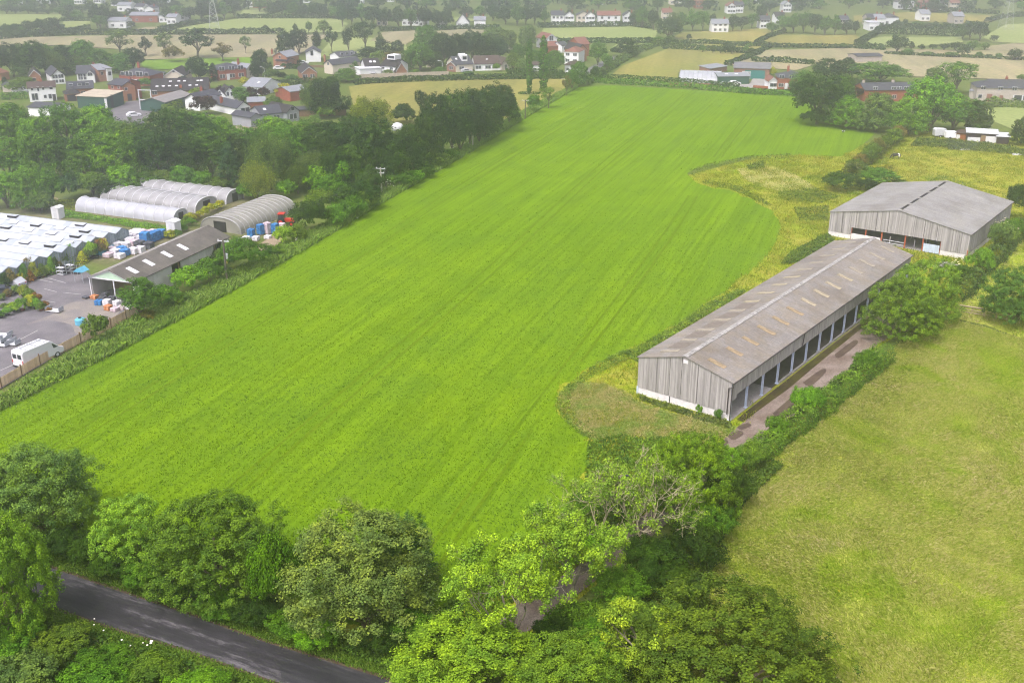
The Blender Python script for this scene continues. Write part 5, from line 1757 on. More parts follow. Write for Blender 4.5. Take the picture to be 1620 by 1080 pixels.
house('white gable peeping out behind the brown-roofed bungalow', (804, 104), (812, 104), 6, 2.6, 2.2, WHITER, SLATE, 'front')
house('white house with dark-framed gable window, behind the poplars', (863, 78), (881, 77), 9, 4.2, 3.0, WHITER, TILER, 'front', F1([.5], 4.4, 2.0, 2.0), gable=WHITE)
house('red-roofed brick wing before the white gabled house', (865, 84), (884, 83), 7, 2.6, 2.4, BRICK, TILER, 'gable')
house('white hip-roofed house with purplish tiles beside the field corner', (892, 101), (915, 102), 9, 4.6, 2.4, WHITER, TILER, 'hip', F2([.25, .75], 1.3, 3.6, 1.6, 1.1))
house('red brick gabled house with dark tiled roof beside the trees', (914, 98), (928, 97), 10, 4.4, 3.2, BRICKO, TILEK, 'front', F1([.5], 3.6, 1.0, 1.4))
house('tall orange-tiled house half hidden behind the dark tree', (916, 90), (932, 89), 9, 4.8, 3.6, BRICK, TILER, 'gable')
house('small white cottage between the poplars and the red tiled house', (889, 84), (899, 83), 6, 3.0, 1.8, WHITER, SLATE, 'gable', F1([.5], 1.6, 1.4, 1.0))
house('low white house low down by the field corner', (893, 116), (903, 117), 7, 3.0, 1.8, WHITER, TILEB, 'hip', F1([.5], 1.5, 1.2, 1.1))
house('pink-tiled house end among the tall trees behind the bungalow', (800, 79), (813, 78), 8, 3.0, 2.6, CREAM, TILER, 'front')
house('white shed with brown roof beside the first poplar', (842, 113), (856, 113), 5, 2.3, 1.2, WHITER, TILEB, 'gable', cat='shed')
house('brick bungalow roof among bushes at the edge of the village', (2, 128), (16, 126), 8, 2.6, 2.2, BRICKO, TILER, 'hip')
house('dark timber shed row with grey roof behind the wood', (430, 186), (548, 183), 4, 2.0, .9, WOOD, SLATE, 'gable', cat='shed')
house('low grey garage by the white parked van', (5, 146), (26, 146), 6, 2.2, .8, STONE, SLATE, 'gable', cat='garage')

# ---- farmstead and cottages on the far side of the crop
tunnel('long white polytunnel at the far edge of the crop', (1074, 131), (1139, 133), (1078, 122), 3.2, PLASTIC_W, 9)
house('green clad farm shed beside the far white polytunnel', (1136, 133.5), (1185, 133), 8, 2.6, 1.0, GREENS, SLATEP, 'gable', (), (), (), [(.3, .5, 1.2, 1.0), (.62, .5, 1.2, 1.0)], cat='shed')
t, W_, D_, E_ = house('long dark barn with teal door at the farmstead', (1160, 124), (1216, 126), 12, 3.6, 2.0, BRICKD, flat('grey_barn_roof', (.17, .165, .175), .8, .2, .6), 'gable', (), [('f', .6, 7.0, 3.0, flat('teal_door', (.03, .17, .16), .6)), ('f', .36, 3.0, 2.6, WHITE)], cat='barn')
house('low dark lean-to with pale roof behind the far polytunnel', (1123, 117), (1150, 113), 5, 1.8, .8, BRICKD, SLATEP, 'mono', cat='lean-to')
house('red brick farmhouse with slate hip roof and tall chimney', (1229, 141.5), (1272, 142.5), 9, 123, 2.8, BRICK, SLATE, 'hip', F2([.14, .5, .85], 1.4, 4.1, 1.7, 1.2), [('f', .33, 1.0, 2.1, DOORW)], [(.4, .5, 1.8)])
house('white porch wing with red tiled gable at the red farmhouse', (1215.5, 141), (1229, 141), 6, 2.6, 1.8, WHITER, TILER, 'front', F1([.35, .75], 1.3, 1.2, 1.2), gable=WHITE, cat='house wing')
house('red brick terrace with long slate roof behind the oaks', (1367, 161), (1452, 160), 9, 143, 2.4, BRICK, SLATE, 'gable', F1([.18, .52, .62, .75, .9], 4.1, 1.5, .9) + F1([.2, .55, .85], 1.4, 1.4, 1.2), (), [(.05, .5, .8), (.6, .5, .8)], chim_mat=STONE)
house('pale stone pair of cottages with slate hip roof', (1543, 160), (1648, 163), 10, 138.5, 3.2, STONE, SLATE, 'hip', F1([.09, .35, .56, .85], 4.1, 1.4, 1.1) + F1([.06], 1.5, 1.2, 1.2) + [('f', .7, 1.4, 5.5, 1.6)], [('f', .2, 1.6, 2.3, BRICKD), ('f', .38, 1.0, 2.0, BRICKD)], [(.48, .5, 1.1)])
house('pale lean-to conservatory beside the stone cottages', (1533, 156), (1543, 157), 5, 2.4, .8, STONE, SLATEP, 'mono', cat='outhouse')
house('small open barn with grey roof in the straw field', (1356, 99), (1395, 98), 8, 2.2, 1.0, STONE, SLATE, 'gable', cat='barn')
t, W_, D_, E_ = house('black timber stable block with white panels and pale roof', (1528, 224), (1576, 227), 4.5, 2.3, .5, flat('black_boards', (.045, .03, .035), .8, .25, 3), GALV, 'mono', (), [('f', .25, 3.0, 1.2, WHITE), ('f', .82, 2.8, 1.7, WHITE), ('f', .55, 1.2, 1.9, WOOD)], cat='stable')
house('low black shed joined to the end of the stable', (1576, 228), (1595, 229), 4, 1.9, .4, bpy.data.materials['black_boards'], GALV, 'mono', cat='shed')
house('small brown hut with orange front next to the stable', (1511, 221), (1527, 223), 3.2, 1.8, .4, flat('rusty_boards', (.28, .09, .03), .8, .3, 3), TILEB, 'mono', (), [('f', .25, .9, 1.4, WHITE)], cat='hut')
t = thing('horsebox', 'pale horse trailer with rounded roof near the stable', 'trailer', ground(1486, 217), .1)
MB().prism([(-1.7, -.85, .45), (1.5, -.85, .45), (1.75, -.85, 1.3), (1.2, -.85, 2.3), (-1.3, -.85, 2.45), (-1.75, -.85, 2.1)], (0, 1.7, 0)).build('body', GALV, t, bevel=.12)
for s in (-1, 1):
    wo = MB().tube([(-.2, s * .8, .35), (-.2, s * 1.0, .35)], .35, 12).build('wheel', TYRE, t)
    MB().tube([(-.2, s * 1.01, .35), (-.2, s * 1.03, .35)], .18, 8).build('rim', GALV, wo)
MB().box((2.3, 0, .45), (1.3, .12, .1)).build('drawbar', STEEL_DK, t)
t = thing('white_trailer', 'white box trailer between horse trailer and stable', 'trailer', ground(1502, 220), -.1)
MB().box((0, 0, 1.25), (2.6, 1.7, 1.6)).build('body', WHITER, t, bevel=.05)
for s in (-1, 1):
    MB().tube([(-.1, s * .7, .35), (-.1, s * .95, .35)], .35, 12).build('wheel', TYRE, t)
MB().box((1.9, 0, .5), (1.3, .1, .1)).build('drawbar', STEEL_DK, t)
for lab, px, py, ln in (('white plank lying in the weeds before the stable', 1526, 238, 2.2), ('pale bath-shaped trough at the paddock edge', 1614, 246, 3.6)):
    t = thing('water_trough', lab, 'trough', ground(px, py), -.05)
    m = MB()
    m.span((-ln / 2, -.4, 0), (ln / 2, -.34, .4)); m.span((-ln / 2, .34, 0), (ln / 2, .4, .4)); m.span((-ln / 2, -.4, 0), (-ln / 2 + .06, .4, .4)); m.span((ln / 2 - .06, -.4, 0), (ln / 2, .4, .4)); m.span((-ln / 2, -.4, .05), (ln / 2, .4, .12))
    m.build('trough', WHITE, t)
sheet('farm_yard', G([(1140, 136), (1185, 134), (1192, 124), (1222, 128), (1214, 141), (1170, 141)]), M_CONC, label='pale concrete yard of the far farmstead')
sheet('village_yard', G([(165, 178), (192, 168), (200, 162), (222, 160), (236, 158), (240, 178), (222, 205), (180, 205)]), M_YARD, label='grey yard in front of the brick annexe')
sheet('garden_terrace', G([(366, 206), (395, 188), (412, 196), (400, 215), (372, 215)]), M_SAND, label='sandy garden terrace by the dark studio')
sheet('village_road', G([(880, 136), (900, 130), (955, 112), (985, 92), (965, 90), (940, 104), (905, 120), (880, 128)]), M_YARD, label='grey road at the far corner of the crop')
# steel frame standing in the yard
t = thing('steel_gantry', 'tall pale steel gantry standing in the village yard', 'gantry', ground(232, 174), -.15)
for x in (-1.9, 1.9):
    m = MB()
    m.box((x, 0, 3.0), (.25, .25, 6.0))
    m.build('upright', GALV, t)
for z in (3.0, 5.8):
    MB().box((0, 0, z), (3.5, .2, .22)).build('crossbar', GALV, t)

# cars of the village: small at this distance but whole
def car(px, py, rz, paint, label):
    return vehicle('parked_car', label, 'car', ground(px, py), rz,
        [(-2.05, .3), (2.0, .3), (2.1, .55), (2.0, .8), (1.0, .95), (.45, 1.42), (-1.1, 1.45), (-1.85, 1.0), (-2.08, .85)], 1.75, [paint], (-1.25, 1.3), .32,
        [[(.98, -.7, .98), (.98, .7, .98), (.5, .62, 1.39), (.5, -.62, 1.39)], [(-.95, -.885, .98), (.8, -.885, .98), (.4, -.885, 1.34), (-.95, -.885, 1.36)], [(-.95, .885, .98), (.8, .885, .98), (.4, .885, 1.34), (-.95, .885, 1.36)]],
        [((-2.06, -.6, .75), (.05, .3, .15), REDL), ((-2.06, .6, .75), (.05, .3, .15), REDL)], 'cars parked in the village')
PAINTW = flat('white_car_paint', (.70, .70, .71), .3, .04, spec=.5)
PAINTS = flat('silver_car_paint', (.42, .43, .45), .3, .05, spec=.5)
PAINTD = flat('dark_car_paint', (.04, .045, .06), .3, .05, spec=.5)
PAINTR = flat('red_car_paint', (.35, .03, .03), .3, .05, spec=.5)
for px, py, rz, pt, lab in [(480, 102, .1, PAINTW, 'white car on the drive left of the white gabled house'), (441, 110.5, .1, PAINTW, 'white car behind the hedge below the orange brick house'), (425, 117, 1.2, PAINTW, 'white car at the roadside by the street lamp'),
    (738, 115, .3, PAINTS, 'silver car beside the cream dormer house'), (212, 185, .5, PAINTW, 'white car parked on the grey village yard'), (592, 121.5, .0, PAINTS, 'silver car on the white garage forecourt'), (1162, 134.5, .1, PAINTW, 'white car parked before the green farm shed'),
    (1146, 136.5, .1, PAINTS, 'silver car parked behind the far hedge of the crop'), (903, 118, .4, PAINTW, 'white car by the low white house'), (1392, 52, .1, PAINTW, 'white car near the misty farm'), (5, 466, .4, PAINTD, 'dark car parked on the garden centre yard'), (22, 452, 2.7, PAINTS, 'silver car parked beside the glasshouse plants')]:
    car(px, py, rz, pt, lab)
vehicle('delivery_van', 'white van parked left of the long white house', 'van', ground(32, 147.5), .05, [(-2.4, .3), (2.3, .3), (2.45, .9), (1.9, 1.2), (1.3, 2.0), (-2.3, 2.05)], 1.9, [WHITE], (-1.5, 1.5), .33,
    [[(1.0, -.965, 1.2), (1.75, -.965, 1.2), (1.25, -.965, 1.85), (1.0, -.965, 1.85)], [(1.87, -.8, 1.25), (1.87, .8, 1.25), (1.4, .75, 1.9), (1.4, -.75, 1.9)]], [((-2.38, -.8, 1.0), (.05, .12, .3), REDL), ((-2.38, .8, 1.0), (.05, .12, .3), REDL)])
t = thing('garden_tent', 'small white garden tent in the orchard behind the ivy trunk', 'tent', ground(629, 206))
MB().lathe([(1.7, 0), (1.7, 1.0), (1.2, 1.7), (.1, 2.1)], sides=12).build('cloth', WHITE, t, smooth=True)
def lamp(px, py, ytop, label):
    p = ground(px, py)
    h = height_at(p, ytop)
    t = thing('street_lamp', label, 'street lamp', p, 2.6)
    MB().tube([(0, 0, 0), (0, 0, h - .3), (.4, 0, h), (1.3, 0, h + .1)], [.1, .07, .06, .05], 6).build('column', GALV, t)
    MB().box((1.6, 0, h + .1), (.8, .3, .16)).build('lantern', WHITE, t)
lamp(419.5, 129, 107, 'grey street lamp by the road below the orange brick house')
lamp(700, 118, 97, 'tall street lamp left of the cream dormer house')

# ---- long walls and fences of the village
def wall_line(name, pts, h, th, mat, label, cat='wall'):
    P = G(pts)
    m = MB()
    for a, b in zip(P[:-1], P[1:]):
        c = (a + b) / 2 - P[0]
        d = b - a
        m.box((c.x, c.y, h / 2), (d.length + th, th, h), math.atan2(d.y, d.x))
    o = m.build(name, mat)
    o.location = P[0]
    return tag(o, label, cat)
wall_line('garden_fence', [(568, 126), (640, 123.5), (710, 121)], 1.8, .15, flat('pale_fence_boards', (.42, .35, .28), .9, .15), 'long pale board fence behind the yellow field', 'fence')
wall_line('garden_wall', [(1060, 134), (1140, 137.5)], .9, .3, BRICKD, 'low dark wall before the far polytunnel')
wall_line('brick_wall', [(1192, 141), (1214, 142.5)], 1.2, .3, BRICK, 'low red brick wall at the farm entrance')
wall_line('barrier', [(466, 108), (512, 107)], .9, .1, WOOD, 'brown board fence below the white gabled house', 'fence')

# wooden gate and rail fence in the right-hand meadow
ga, gb_ = ground(1518, 495), ground(1555, 501)
gd = (gb_ - ga)
t = thing('field_gate', 'weathered wooden field gate standing in the meadow gap', 'gate', ga, math.atan2(gd.y, gd.x))
Lg = gd.length
GW = flat('bleached_timber', (.42, .34, .22), .85, .2, 3)
for x in (0, Lg * .52, Lg):
    MB().box((x, 0, .62), (.16, .16, 1.35)).build('post', GW, t)
m = MB()
for z in (.35, .75, 1.15):
    m.box((Lg / 2, -.1, z), (Lg + .2, .06, .14))
m.box((Lg * .5, -.1, 1.27), (Lg + .3, .34, .07))
m.build('rail', GW, t)
P = G([(1557, 502), (1575, 506), (1592, 510), (1612, 514)])
t = thing('rail_fence', 'low rail fence running from the wooden gate towards the round tree', 'fence', P[0])
for p in P:
    MB().box((p.x - P[0].x, p.y - P[0].y, .5), (.1, .1, 1.1)).build('post', GW, t)
m = MB()
for a, b in zip(P[:-1], P[1:]):
    for z in (.5, .95):
        m.tube([(a.x - P[0].x, a.y - P[0].y, z), (b.x - P[0].x, b.y - P[0].y, z)], .04, 4)
m.build('rail', GW, t)

# ---- animals
def skin_body(name, verts, edges, radii, mats, parent, root=0, sub=2):
    me = bpy.data.meshes.new(name)
    me.from_pydata(verts, edges, [])
    o = obj(name, me, mats, parent)
    md = o.modifiers.new('skin', 'SKIN')
    for i, r in enumerate(radii):
        sv = me.skin_vertices[0].data[i]
        sv.radius = r if isinstance(r, tuple) else (r, r)
        sv.use_root = i == root
    s = o.modifiers.new('sub', 'SUBSURF')
    s.levels = s.render_levels = sub
    return o
def coat_mat(name, a, b, scale, thr):
    m, n, l, bs = new_mat(name)
    f = noise(n, l, scale, 1, .4)
    l.new(ramp(n, l, f, [(thr - .02, a), (thr + .02, b)]), bs.inputs['Base Color'])
    bs.inputs['Roughness'].default_value = .7
    return m
PIE = coat_mat('piebald_coat', (.03, .025, .022), (.70, .68, .65), .75, .53)
t = thing('horse', 'black and white horse grazing in the paddock', 'horse', ground(1417, 252), .0)
V = [(0, 0, 1.12), (.45, 0, 1.14), (.72, 0, 1.16), (-.35, 0, 1.14), (-.7, 0, 1.2), (-1.05, 0, .98), (-1.28, 0, .62), (-1.36, 0, .44), (-1.52, 0, .14)]
Ed = [(0, 1), (1, 2), (0, 3), (3, 4), (4, 5), (5, 6), (6, 7), (7, 8)]
Rd = [(.30, .33), (.30, .34), (.24, .28), (.29, .34), (.2, .26), (.13, .19), (.1, .15), (.1, .14), (.06, .07)]
for (hx, sy, fwd) in ((.62, .17, 1), (.62, -.17, 1)):
    k = len(V)
    V += [(hx + .1, sy, .82), (hx + .16, sy, .62), (hx + .02 + (.1 if sy > 0 else 0), sy, .38), (hx + .1 + (.1 if sy > 0 else 0), sy, .06)]
    Ed += [(1, k), (k, k + 1), (k + 1, k + 2), (k + 2, k + 3)]
    Rd += [.16, .1, .06, .065]
for sy in (.15, -.15):
    k = len(V)
    V += [(-.55, sy, .8), (-.56 - (.12 if sy > 0 else 0), sy, .5), (-.54 - (.12 if sy > 0 else 0), sy, .3), (-.57 - (.12 if sy > 0 else 0), sy, .05)]
    Ed += [(3, k), (k, k + 1), (k + 1, k + 2), (k + 2, k + 3)]
    Rd += [.13, .075, .055, .065]
skin_body('body', V, Ed, Rd, PIE, t)
MB().tube([(.9, 0, 1.2), (1.05, 0, .95), (1.05, 0, .5)], [.05, .08, .03], 6).build('tail', PAINTD, t)
m = MB()
for s in (-1, 1):
    m.prism([(-1.26, s * .06, .66), (-1.2, s * .1, .70), (-1.18, s * .07, .84)], (.03, 0, .01))
m.build('ear', bpy.data.materials['dark_car_paint'], t)
MB().prism([(-.62, -.03, 1.44), (-.95, -.03, 1.22), (-1.2, -.03, .8), (-1.14, -.03, .78), (-.85, -.03, 1.08), (-.6, -.03, 1.3)], (0, .06, 0)).build('mane', PAINTD, t)
PIED = coat_mat('pied_coat', (.02, .02, .022), (.72, .72, .72), 2.2, .5)
t = thing('dog', 'small black and white dog standing in the crop below the oaks', 'dog', ground(1334, 210), .5)
V = [(0, 0, .42), (.25, 0, .43), (-.25, 0, .45), (-.42, 0, .58), (-.52, 0, .64), (-.68, 0, .6), (.4, 0, .46), (.62, 0, .36)]
Ed = [(0, 1), (0, 2), (2, 3), (3, 4), (4, 5), (1, 6), (6, 7)]
Rd = [(.13, .15), (.12, .13), (.12, .15), .09, .095, .05, .05, .03]
for hx, sy in ((-.24, .08), (-.24, -.08), (.26, .08), (.26, -.08)):
    k = len(V)
    V += [(hx, sy, .28), (hx + (.05 if hx > 0 else 0), sy, .15), (hx - .01, sy, .02)]
    Ed += [(2 if hx < 0 else 1, k), (k, k + 1), (k + 1, k + 2)]
    Rd += [.06, .035, .035]
skin_body('body', V, Ed, Rd, PIED, t)
t = thing('crow', 'black crow perched in the bare tree', 'bird', (0, 0, 0), .8)
CROW = t
V = [(0, 0, .12), (.14, 0, .08), (.32, 0, .0), (-.12, 0, .2), (-.18, 0, .27), (-.29, 0, .26)]
skin_body('body', V, [(0, 1), (1, 2), (0, 3), (3, 4), (4, 5)], [(.09, .1), (.08, .07), (.05, .02), .07, .065, .02], PAINTD, t)
MB().tube([(0, .03, .06), (0, .03, -.04)], .012, 4).build('leg', PAINTD, t)
MB().tube([(0, -.03, .06), (0, -.03, -.04)], .012, 4).build('leg', PAINTD, t)
# ------------------------------------------------------------------ trees and hedges, from the lane outwards
T = plant_px
T('near_ash0', 62, 692, 868, 172, 'rounded grey-green ash tree at the field corner above the lane', tint=(.118, .195, .04))
T('near_oak0', 2, 800, 1036, 165, 'large lime-tinged tree covering the lane end', tint=(0.168, 0.291, 0.020))
T('near_ash1', 205, 782, 905, 122, 'small light green ash tree between the corner ash and the olive tree', tint=(0.185, 0.330, 0.030))
T('near_oak1', 338, 782, 968, 225, 'broad olive-green hedgerow tree above the lane', tint='olive')
T('near_bush0', 440, 836, 985, 92, 'rounded bright green holly-like tree between olive tree and big ash', tint=(0.092, 0.204, 0.008))
T('near_ash2', 575, 805, 1040, 245, 'big grey-green ash tree overhanging the lane', tint=(.152, .225, .045))
T('near_ash0', 640, 815, 960, 110, 'darker ash crown leaning out over the crop behind the big ash', tint=(0.071, 0.160, 0.045))
T('near_oak2', 1165, 945, 1170, 320, 'dark oak tree with yellowish leaf tips at the meadow edge', tint=(.105, .165, .016))
T('near_oak0', 1092, 676, 846, 165, 'dense bright green tree behind the bare branching tree', tint=(0.115, 0.205, 0.010))
T('near_ash2', 745, 985, 1170, 250, 'fresh green tree in front of the pale ash trees', tint=(.160, .262, .018))
T('near_ash1', 900, 1010, 1190, 200, 'mid green tree between the fresh tree and the dark oak', tint=(.135, .215, .018))
bare_tree('half_dead_ash', 'pale yellow-green ash with bare twigs over the hidden track', 805, 1040, 10.5, 5, .95, (.23, .37, .03), PALEWOOD, .62, 4, thick=.14)
bare_tree('half_dead_ash', 'second pale lime ash with more bare twigs, nearer the barn', 905, 955, 9.5, 8, .85, (.225, .36, .03), PALEWOOD, .6, 4, thick=.13)
DT = bare_tree('bare_tree', 'almost leafless tree with pale branching limbs near the barn', 1008, 880, 9.8, 12, .28, (.18, .29, .025), DEADWOOD, .85, 5, per=26, thick=.115, deep=5)
bare_tree('half_dead_ash', 'thin leafless ash top leaning over the crop left of the bare tree', 945, 870, 9.0, 21, .32, (.22, .34, .04), DEADWOOD, .5, 3, per=22, thick=.09, deep=5)
bare_tree('half_dead_ash', 'low lime-green ash sprays beside the dark oak', 1020, 1065, 6.5, 31, .8, (.26, .37, .03), PALEWOOD, .8, 4)
def on_tree(t, f=.6):
    me = next(c for c in t.children if c.name.startswith('trunk')).data
    v = max(me.vertices, key=lambda q: q.co.z * f - abs(q.co.x + 1.5))
    return t.location + v.co
CROW.location = on_tree(DT) + Vector((0, 0, .06))
for i, (x, yt, yb, w_, tn) in enumerate([(1030, 850, 935, 110, 'dark'), (1090, 835, 920, 105, 'deep'), (985, 905, 975, 100, 'mid'), (955, 985, 1050, 110, 'mid'), (1050, 900, 965, 95, 'dark'), (1120, 790, 870, 95, 'mid'), (1150, 740, 812, 80, 'dark'), (880, 985, 1040, 90, 'deep'), (1000, 960, 1030, 110, 'olive'), (930, 830, 905, 85, 'fresh'), (960, 760, 845, 90, 'mid'), (850, 880, 950, 70, 'lime'), (1145, 700, 770, 70, 'fresh')]):
    T(pick('near_bush', 3), x, yt, yb, w_, '%s bush in the thicket under the bare tree, %s of its bushes' % (ADJ[tn], ORD[i]), 'bush', tn, 'bushes in the thicket under the bare tree')
for i, (x, yt, yb, w_, tn) in enumerate([(95, 835, 890, 80, 'deep'), (140, 850, 905, 70, 'dark'), (185, 872, 922, 75, 'dark'), (235, 890, 942, 80, 'mid'), (290, 915, 962, 85, 'deep'), (350, 935, 985, 85, 'mid'), (405, 950, 1003, 80, 'deep'), (455, 970, 1022, 80, 'mid'), (500, 985, 1045, 80, 'fresh'), (610, 985, 1050, 85, 'deep'), (655, 965, 1040, 85, 'mid'), (690, 985, 1062, 90, 'dark'), (30, 845, 905, 90, 'dark')]):
    T(pick('near_bush', 3), x, yt, yb, w_, '%s hedge bush along the top of the lane verge, %s in line' % (ADJ[tn], ORD[i]), 'bush', tn, 'hedge bushes along the lane')
for i, (x, yt, yb, w_, tn) in enumerate([(20, 985, 1050, 110, 'mid'), (95, 1000, 1065, 105, 'olive'), (165, 1030, 1095, 110, 'mid'), (235, 1050, 1120, 110, 'olive'), (40, 1045, 1130, 130, 'grey'), (130, 1065, 1150, 130, 'mid'), (310, 1068, 1135, 110, 'fresh')]):
    T(pick('near_bush', 3), x, yt, yb, w_, '%s bramble bush on the near side of the lane, %s from the lime-tinged tree' % (ADJ[tn], ORD[i]), 'bush', tn, 'bramble bushes on the near side of the lane')
LANEX = [(p.x, p.y) for p in between(LANE_U, LANE_L, -.30, 1.32)]
LOWV = G([(76, 896), (185, 932), (296, 969), (420, 1014), (520, 1044), (610, 1072), (700, 1080), (680, 1050), (560, 1012), (440, 972), (300, 925), (180, 880), (80, 850)])
low_growth('verge_growth', LOWV, 26000, .8, .13, (.085, .16, .022), 'nettles and cow parsley on the field side of the lane', 11, exclude=(LANEX,))
LOWN = G([(-250, 900), (76, 962), (185, 999), (296, 1032), (420, 1077), (520, 1112), (520, 1300), (-250, 1300)])
low_growth('verge_growth', LOWN, 40000, .9, .14, (.088, .16, .024), 'brambles and grass on the near side of the lane', 12, exclude=(LANEX,))
UG = G([(1185, 715), (1160, 745), (1110, 800), (1060, 850), (1000, 930), (950, 1010), (880, 1100), (1080, 1100), (1120, 960), (1130, 880), (1180, 800), (1240, 740)])
low_growth('verge_growth', UG, 24000, 1.2, .15, (.075, .13, .022), 'dark nettles and brambles at the meadow side of the track', 13, exclude=(TRX,))
low_growth('verge_growth', G([(930, 700), (985, 690), (1110, 705), (1075, 765), (1000, 828), (930, 885), (850, 930), (760, 985), (690, 1040), (610, 1050), (700, 960), (860, 850), (925, 760)]), 22000, .7, .14, (.10, .18, .022), 'green weeds between the crop and the track', 14, exclude=(TRX,))
LV1 = between(LANE_U, LANE_L, -.36, -.06)
LV2 = between(LANE_U, LANE_L, 1.06, 1.40)
LANEG = island_mat('lane_grass', [(0, (.05, .11, .008)), (.5, (.09, .17, .012)), (1, (.15, .22, .03))], .85, .12)
grass('verge_grass', LV1, 9000, .28, .04, LANEG, 'short grass on the field side of the lane', 15, .5)
grass('verge_grass', LV2, 9000, .28, .04, LANEG, 'short grass on the near side of the lane', 16, .5)
low_growth('verge_growth', G([(870, 965), (1010, 935), (1030, 1040), (960, 1090), (860, 1090), (840, 1010)]), 12000, .9, .13, (.10, .20, .02), 'bramble and weeds beneath the pale ash trees', 17, exclude=(TRX,))
# white flower heads
FLW = flat('white_blossom', (.72, .70, .60), .8, .1, 5)
def blossom(name, label, spots, size=.12, mat=None):
    m = MB()
    r = random.Random(9)
    for px, py, z, n, sprd in spots:
        p = ground(px, py)
        for k in range(n):
            m.lathe([(size * .2, -.05), (size * r.uniform(.6, 1.2), .02), (size * .4, .06)], (p.x + r.gauss(0, sprd), p.y + r.gauss(0, sprd), z + r.gauss(0, sprd * .35)), 6)
    o = m.build(name, mat or FLW)
    return tag(o, label, 'flowers', None, 'stuff')
blossom('umbel_flowers', 'white umbels of hogweed scattered along the lane verges', [(138, 885, 1.0, 3, .4), (156, 892, .9, 3, .4), (185, 912, .8, 3, .4), (165, 1003, 1.1, 3, .4), (205, 1040, 1.2, 4, .5), (238, 1035, 1.2, 4, .3), (65, 1058, 1.3, 4, .6), (415, 945, 1.0, 2, .2), (1042, 838, 1.6, 3, .3), (1078, 862, 1.4, 4, .4), (1055, 830, 1.8, 2, .3)])

# hedge along the track and up past the barns
hedge('track_hedge', G([(1165, 745), (1215, 712), (1262, 676), (1310, 640), (1360, 600), (1395, 570)]), 3.2, 2.3, 'leafy mixed hedge between farm track and hay meadow', (.115, .215, .022), .13, 70, seed=3, lump=.18)
for i, (x, yt, yb, w_, tn) in enumerate([(1275, 612, 668, 58, 'fresh'), (1228, 660, 704, 42, 'mid'), (1190, 695, 748, 52, 'olive'), (1372, 552, 596, 44, 'mid')]):
    T(pick('near_bush', 3), x, yt, yb, w_, '%s bush growing in the track hedge, %s counted' % (ADJ[tn], ORD[i]), 'bush', tn, 'bushes in the track hedge')
T('near_oak1', 1424, 436, 549, 118, 'round green tree with pale stem standing at the track end', tint=(.15, .26, .018))
T('near_oak2', 1468, 406, 520, 108, 'taller yellow-green tree behind the one at the track end', tint=(0.160, 0.267, 0.020))
T('near_oak0', 1612, 416, 524, 112, 'spreading mid green tree standing alone in the upper meadow', tint=(0.088, 0.179, 0.030))
hedge('boundary_hedge', G([(1510, 478), (1540, 445), (1570, 415), (1600, 385), (1640, 350)]), 3.0, 2.0, 'overgrown hedge running up beside the wide barn', (.075, .13, .03), .22, 22, seed=4, lump=.35)
for i, (x, yt, yb, w_, tn, lab) in enumerate([(1583, 352, 402, 46, 'grey', 'pale elder bush in creamy flower at the corner of the wide barn'), (1548, 392, 438, 42, 'fresh', 'bright green bush below the flowering elder'), (1612, 290, 352, 44, 'deep', 'dark bush at the far corner of the wide barn'), (1522, 418, 452, 34, 'mid', 'small green bush beside the concrete slab'), (1600, 345, 385, 40, 'mid', 'green bush behind the flowering elder')]):
    T(pick('near_bush', 3), x, yt, yb, w_, lab, 'bush', tn)
blossom('elder_flowers', 'creamy blossom on the elder by the wide barn', [(1572, 385, 2.9, 26, .9), (1580, 380, 3.2, 24, .9), (1590, 384, 2.4, 20, 1.0), (1508, 430, 1.6, 10, .6), (1527, 425, 1.5, 6, .5)], .2, flat('cream_blossom', (.62, .58, .36), .8, .1, 5))
blossom('elder_flowers', 'white blossom in the round trees at the track end', [(1452, 500, 7.5, 14, .5), (1440, 506, 6.2, 14, .5)], .15, flat('dull_blossom', (.5, .47, .38), .8, .1, 5))
for i, (x, yt, yb, w_, tn, lab) in enumerate([(1332, 272, 306, 62, 'dark', 'broad dark bush behind the wide barn on the crop side'), (1392, 265, 300, 64, 'mid', 'green bush touching the back of the wide barn'), (1372, 285, 306, 40, 'deep', 'low dark bush between the two bushes behind the wide barn'), (1360, 258, 275, 30, 'olive', 'small olive bush at the near end of the paddock hedge'), (1425, 285, 300, 30, 'olive', 'low olive bush on the paddock side of the wide barn')]):
    T(pick('shrub', 4), x, yt, yb, w_, lab, 'bush', tn)
hedge('paddock_hedge', G([(1345, 280), (1372, 256), (1400, 232), (1428, 208), (1440, 196)]), 3.4, 2.2, 'uneven brownish-green hedge between paddock and crop', (.135, .165, .035), .22, 20, seed=19, lump=.35)
for i in range(9):
    f = i / 8
    T(pick('shrub', 4), 1352 + 80 * f + rnd.uniform(-3, 3), 252 - 60 * f - rnd.uniform(0, 6), 276 - 57 * f, 30 - 6 * f + rnd.uniform(-3, 5), 'brownish-green bush of the paddock hedge, %s from the barn' % ORD[i], 'bush', 'bronze' if i % 3 == 1 else 'olive', 'bushes of the paddock hedge')
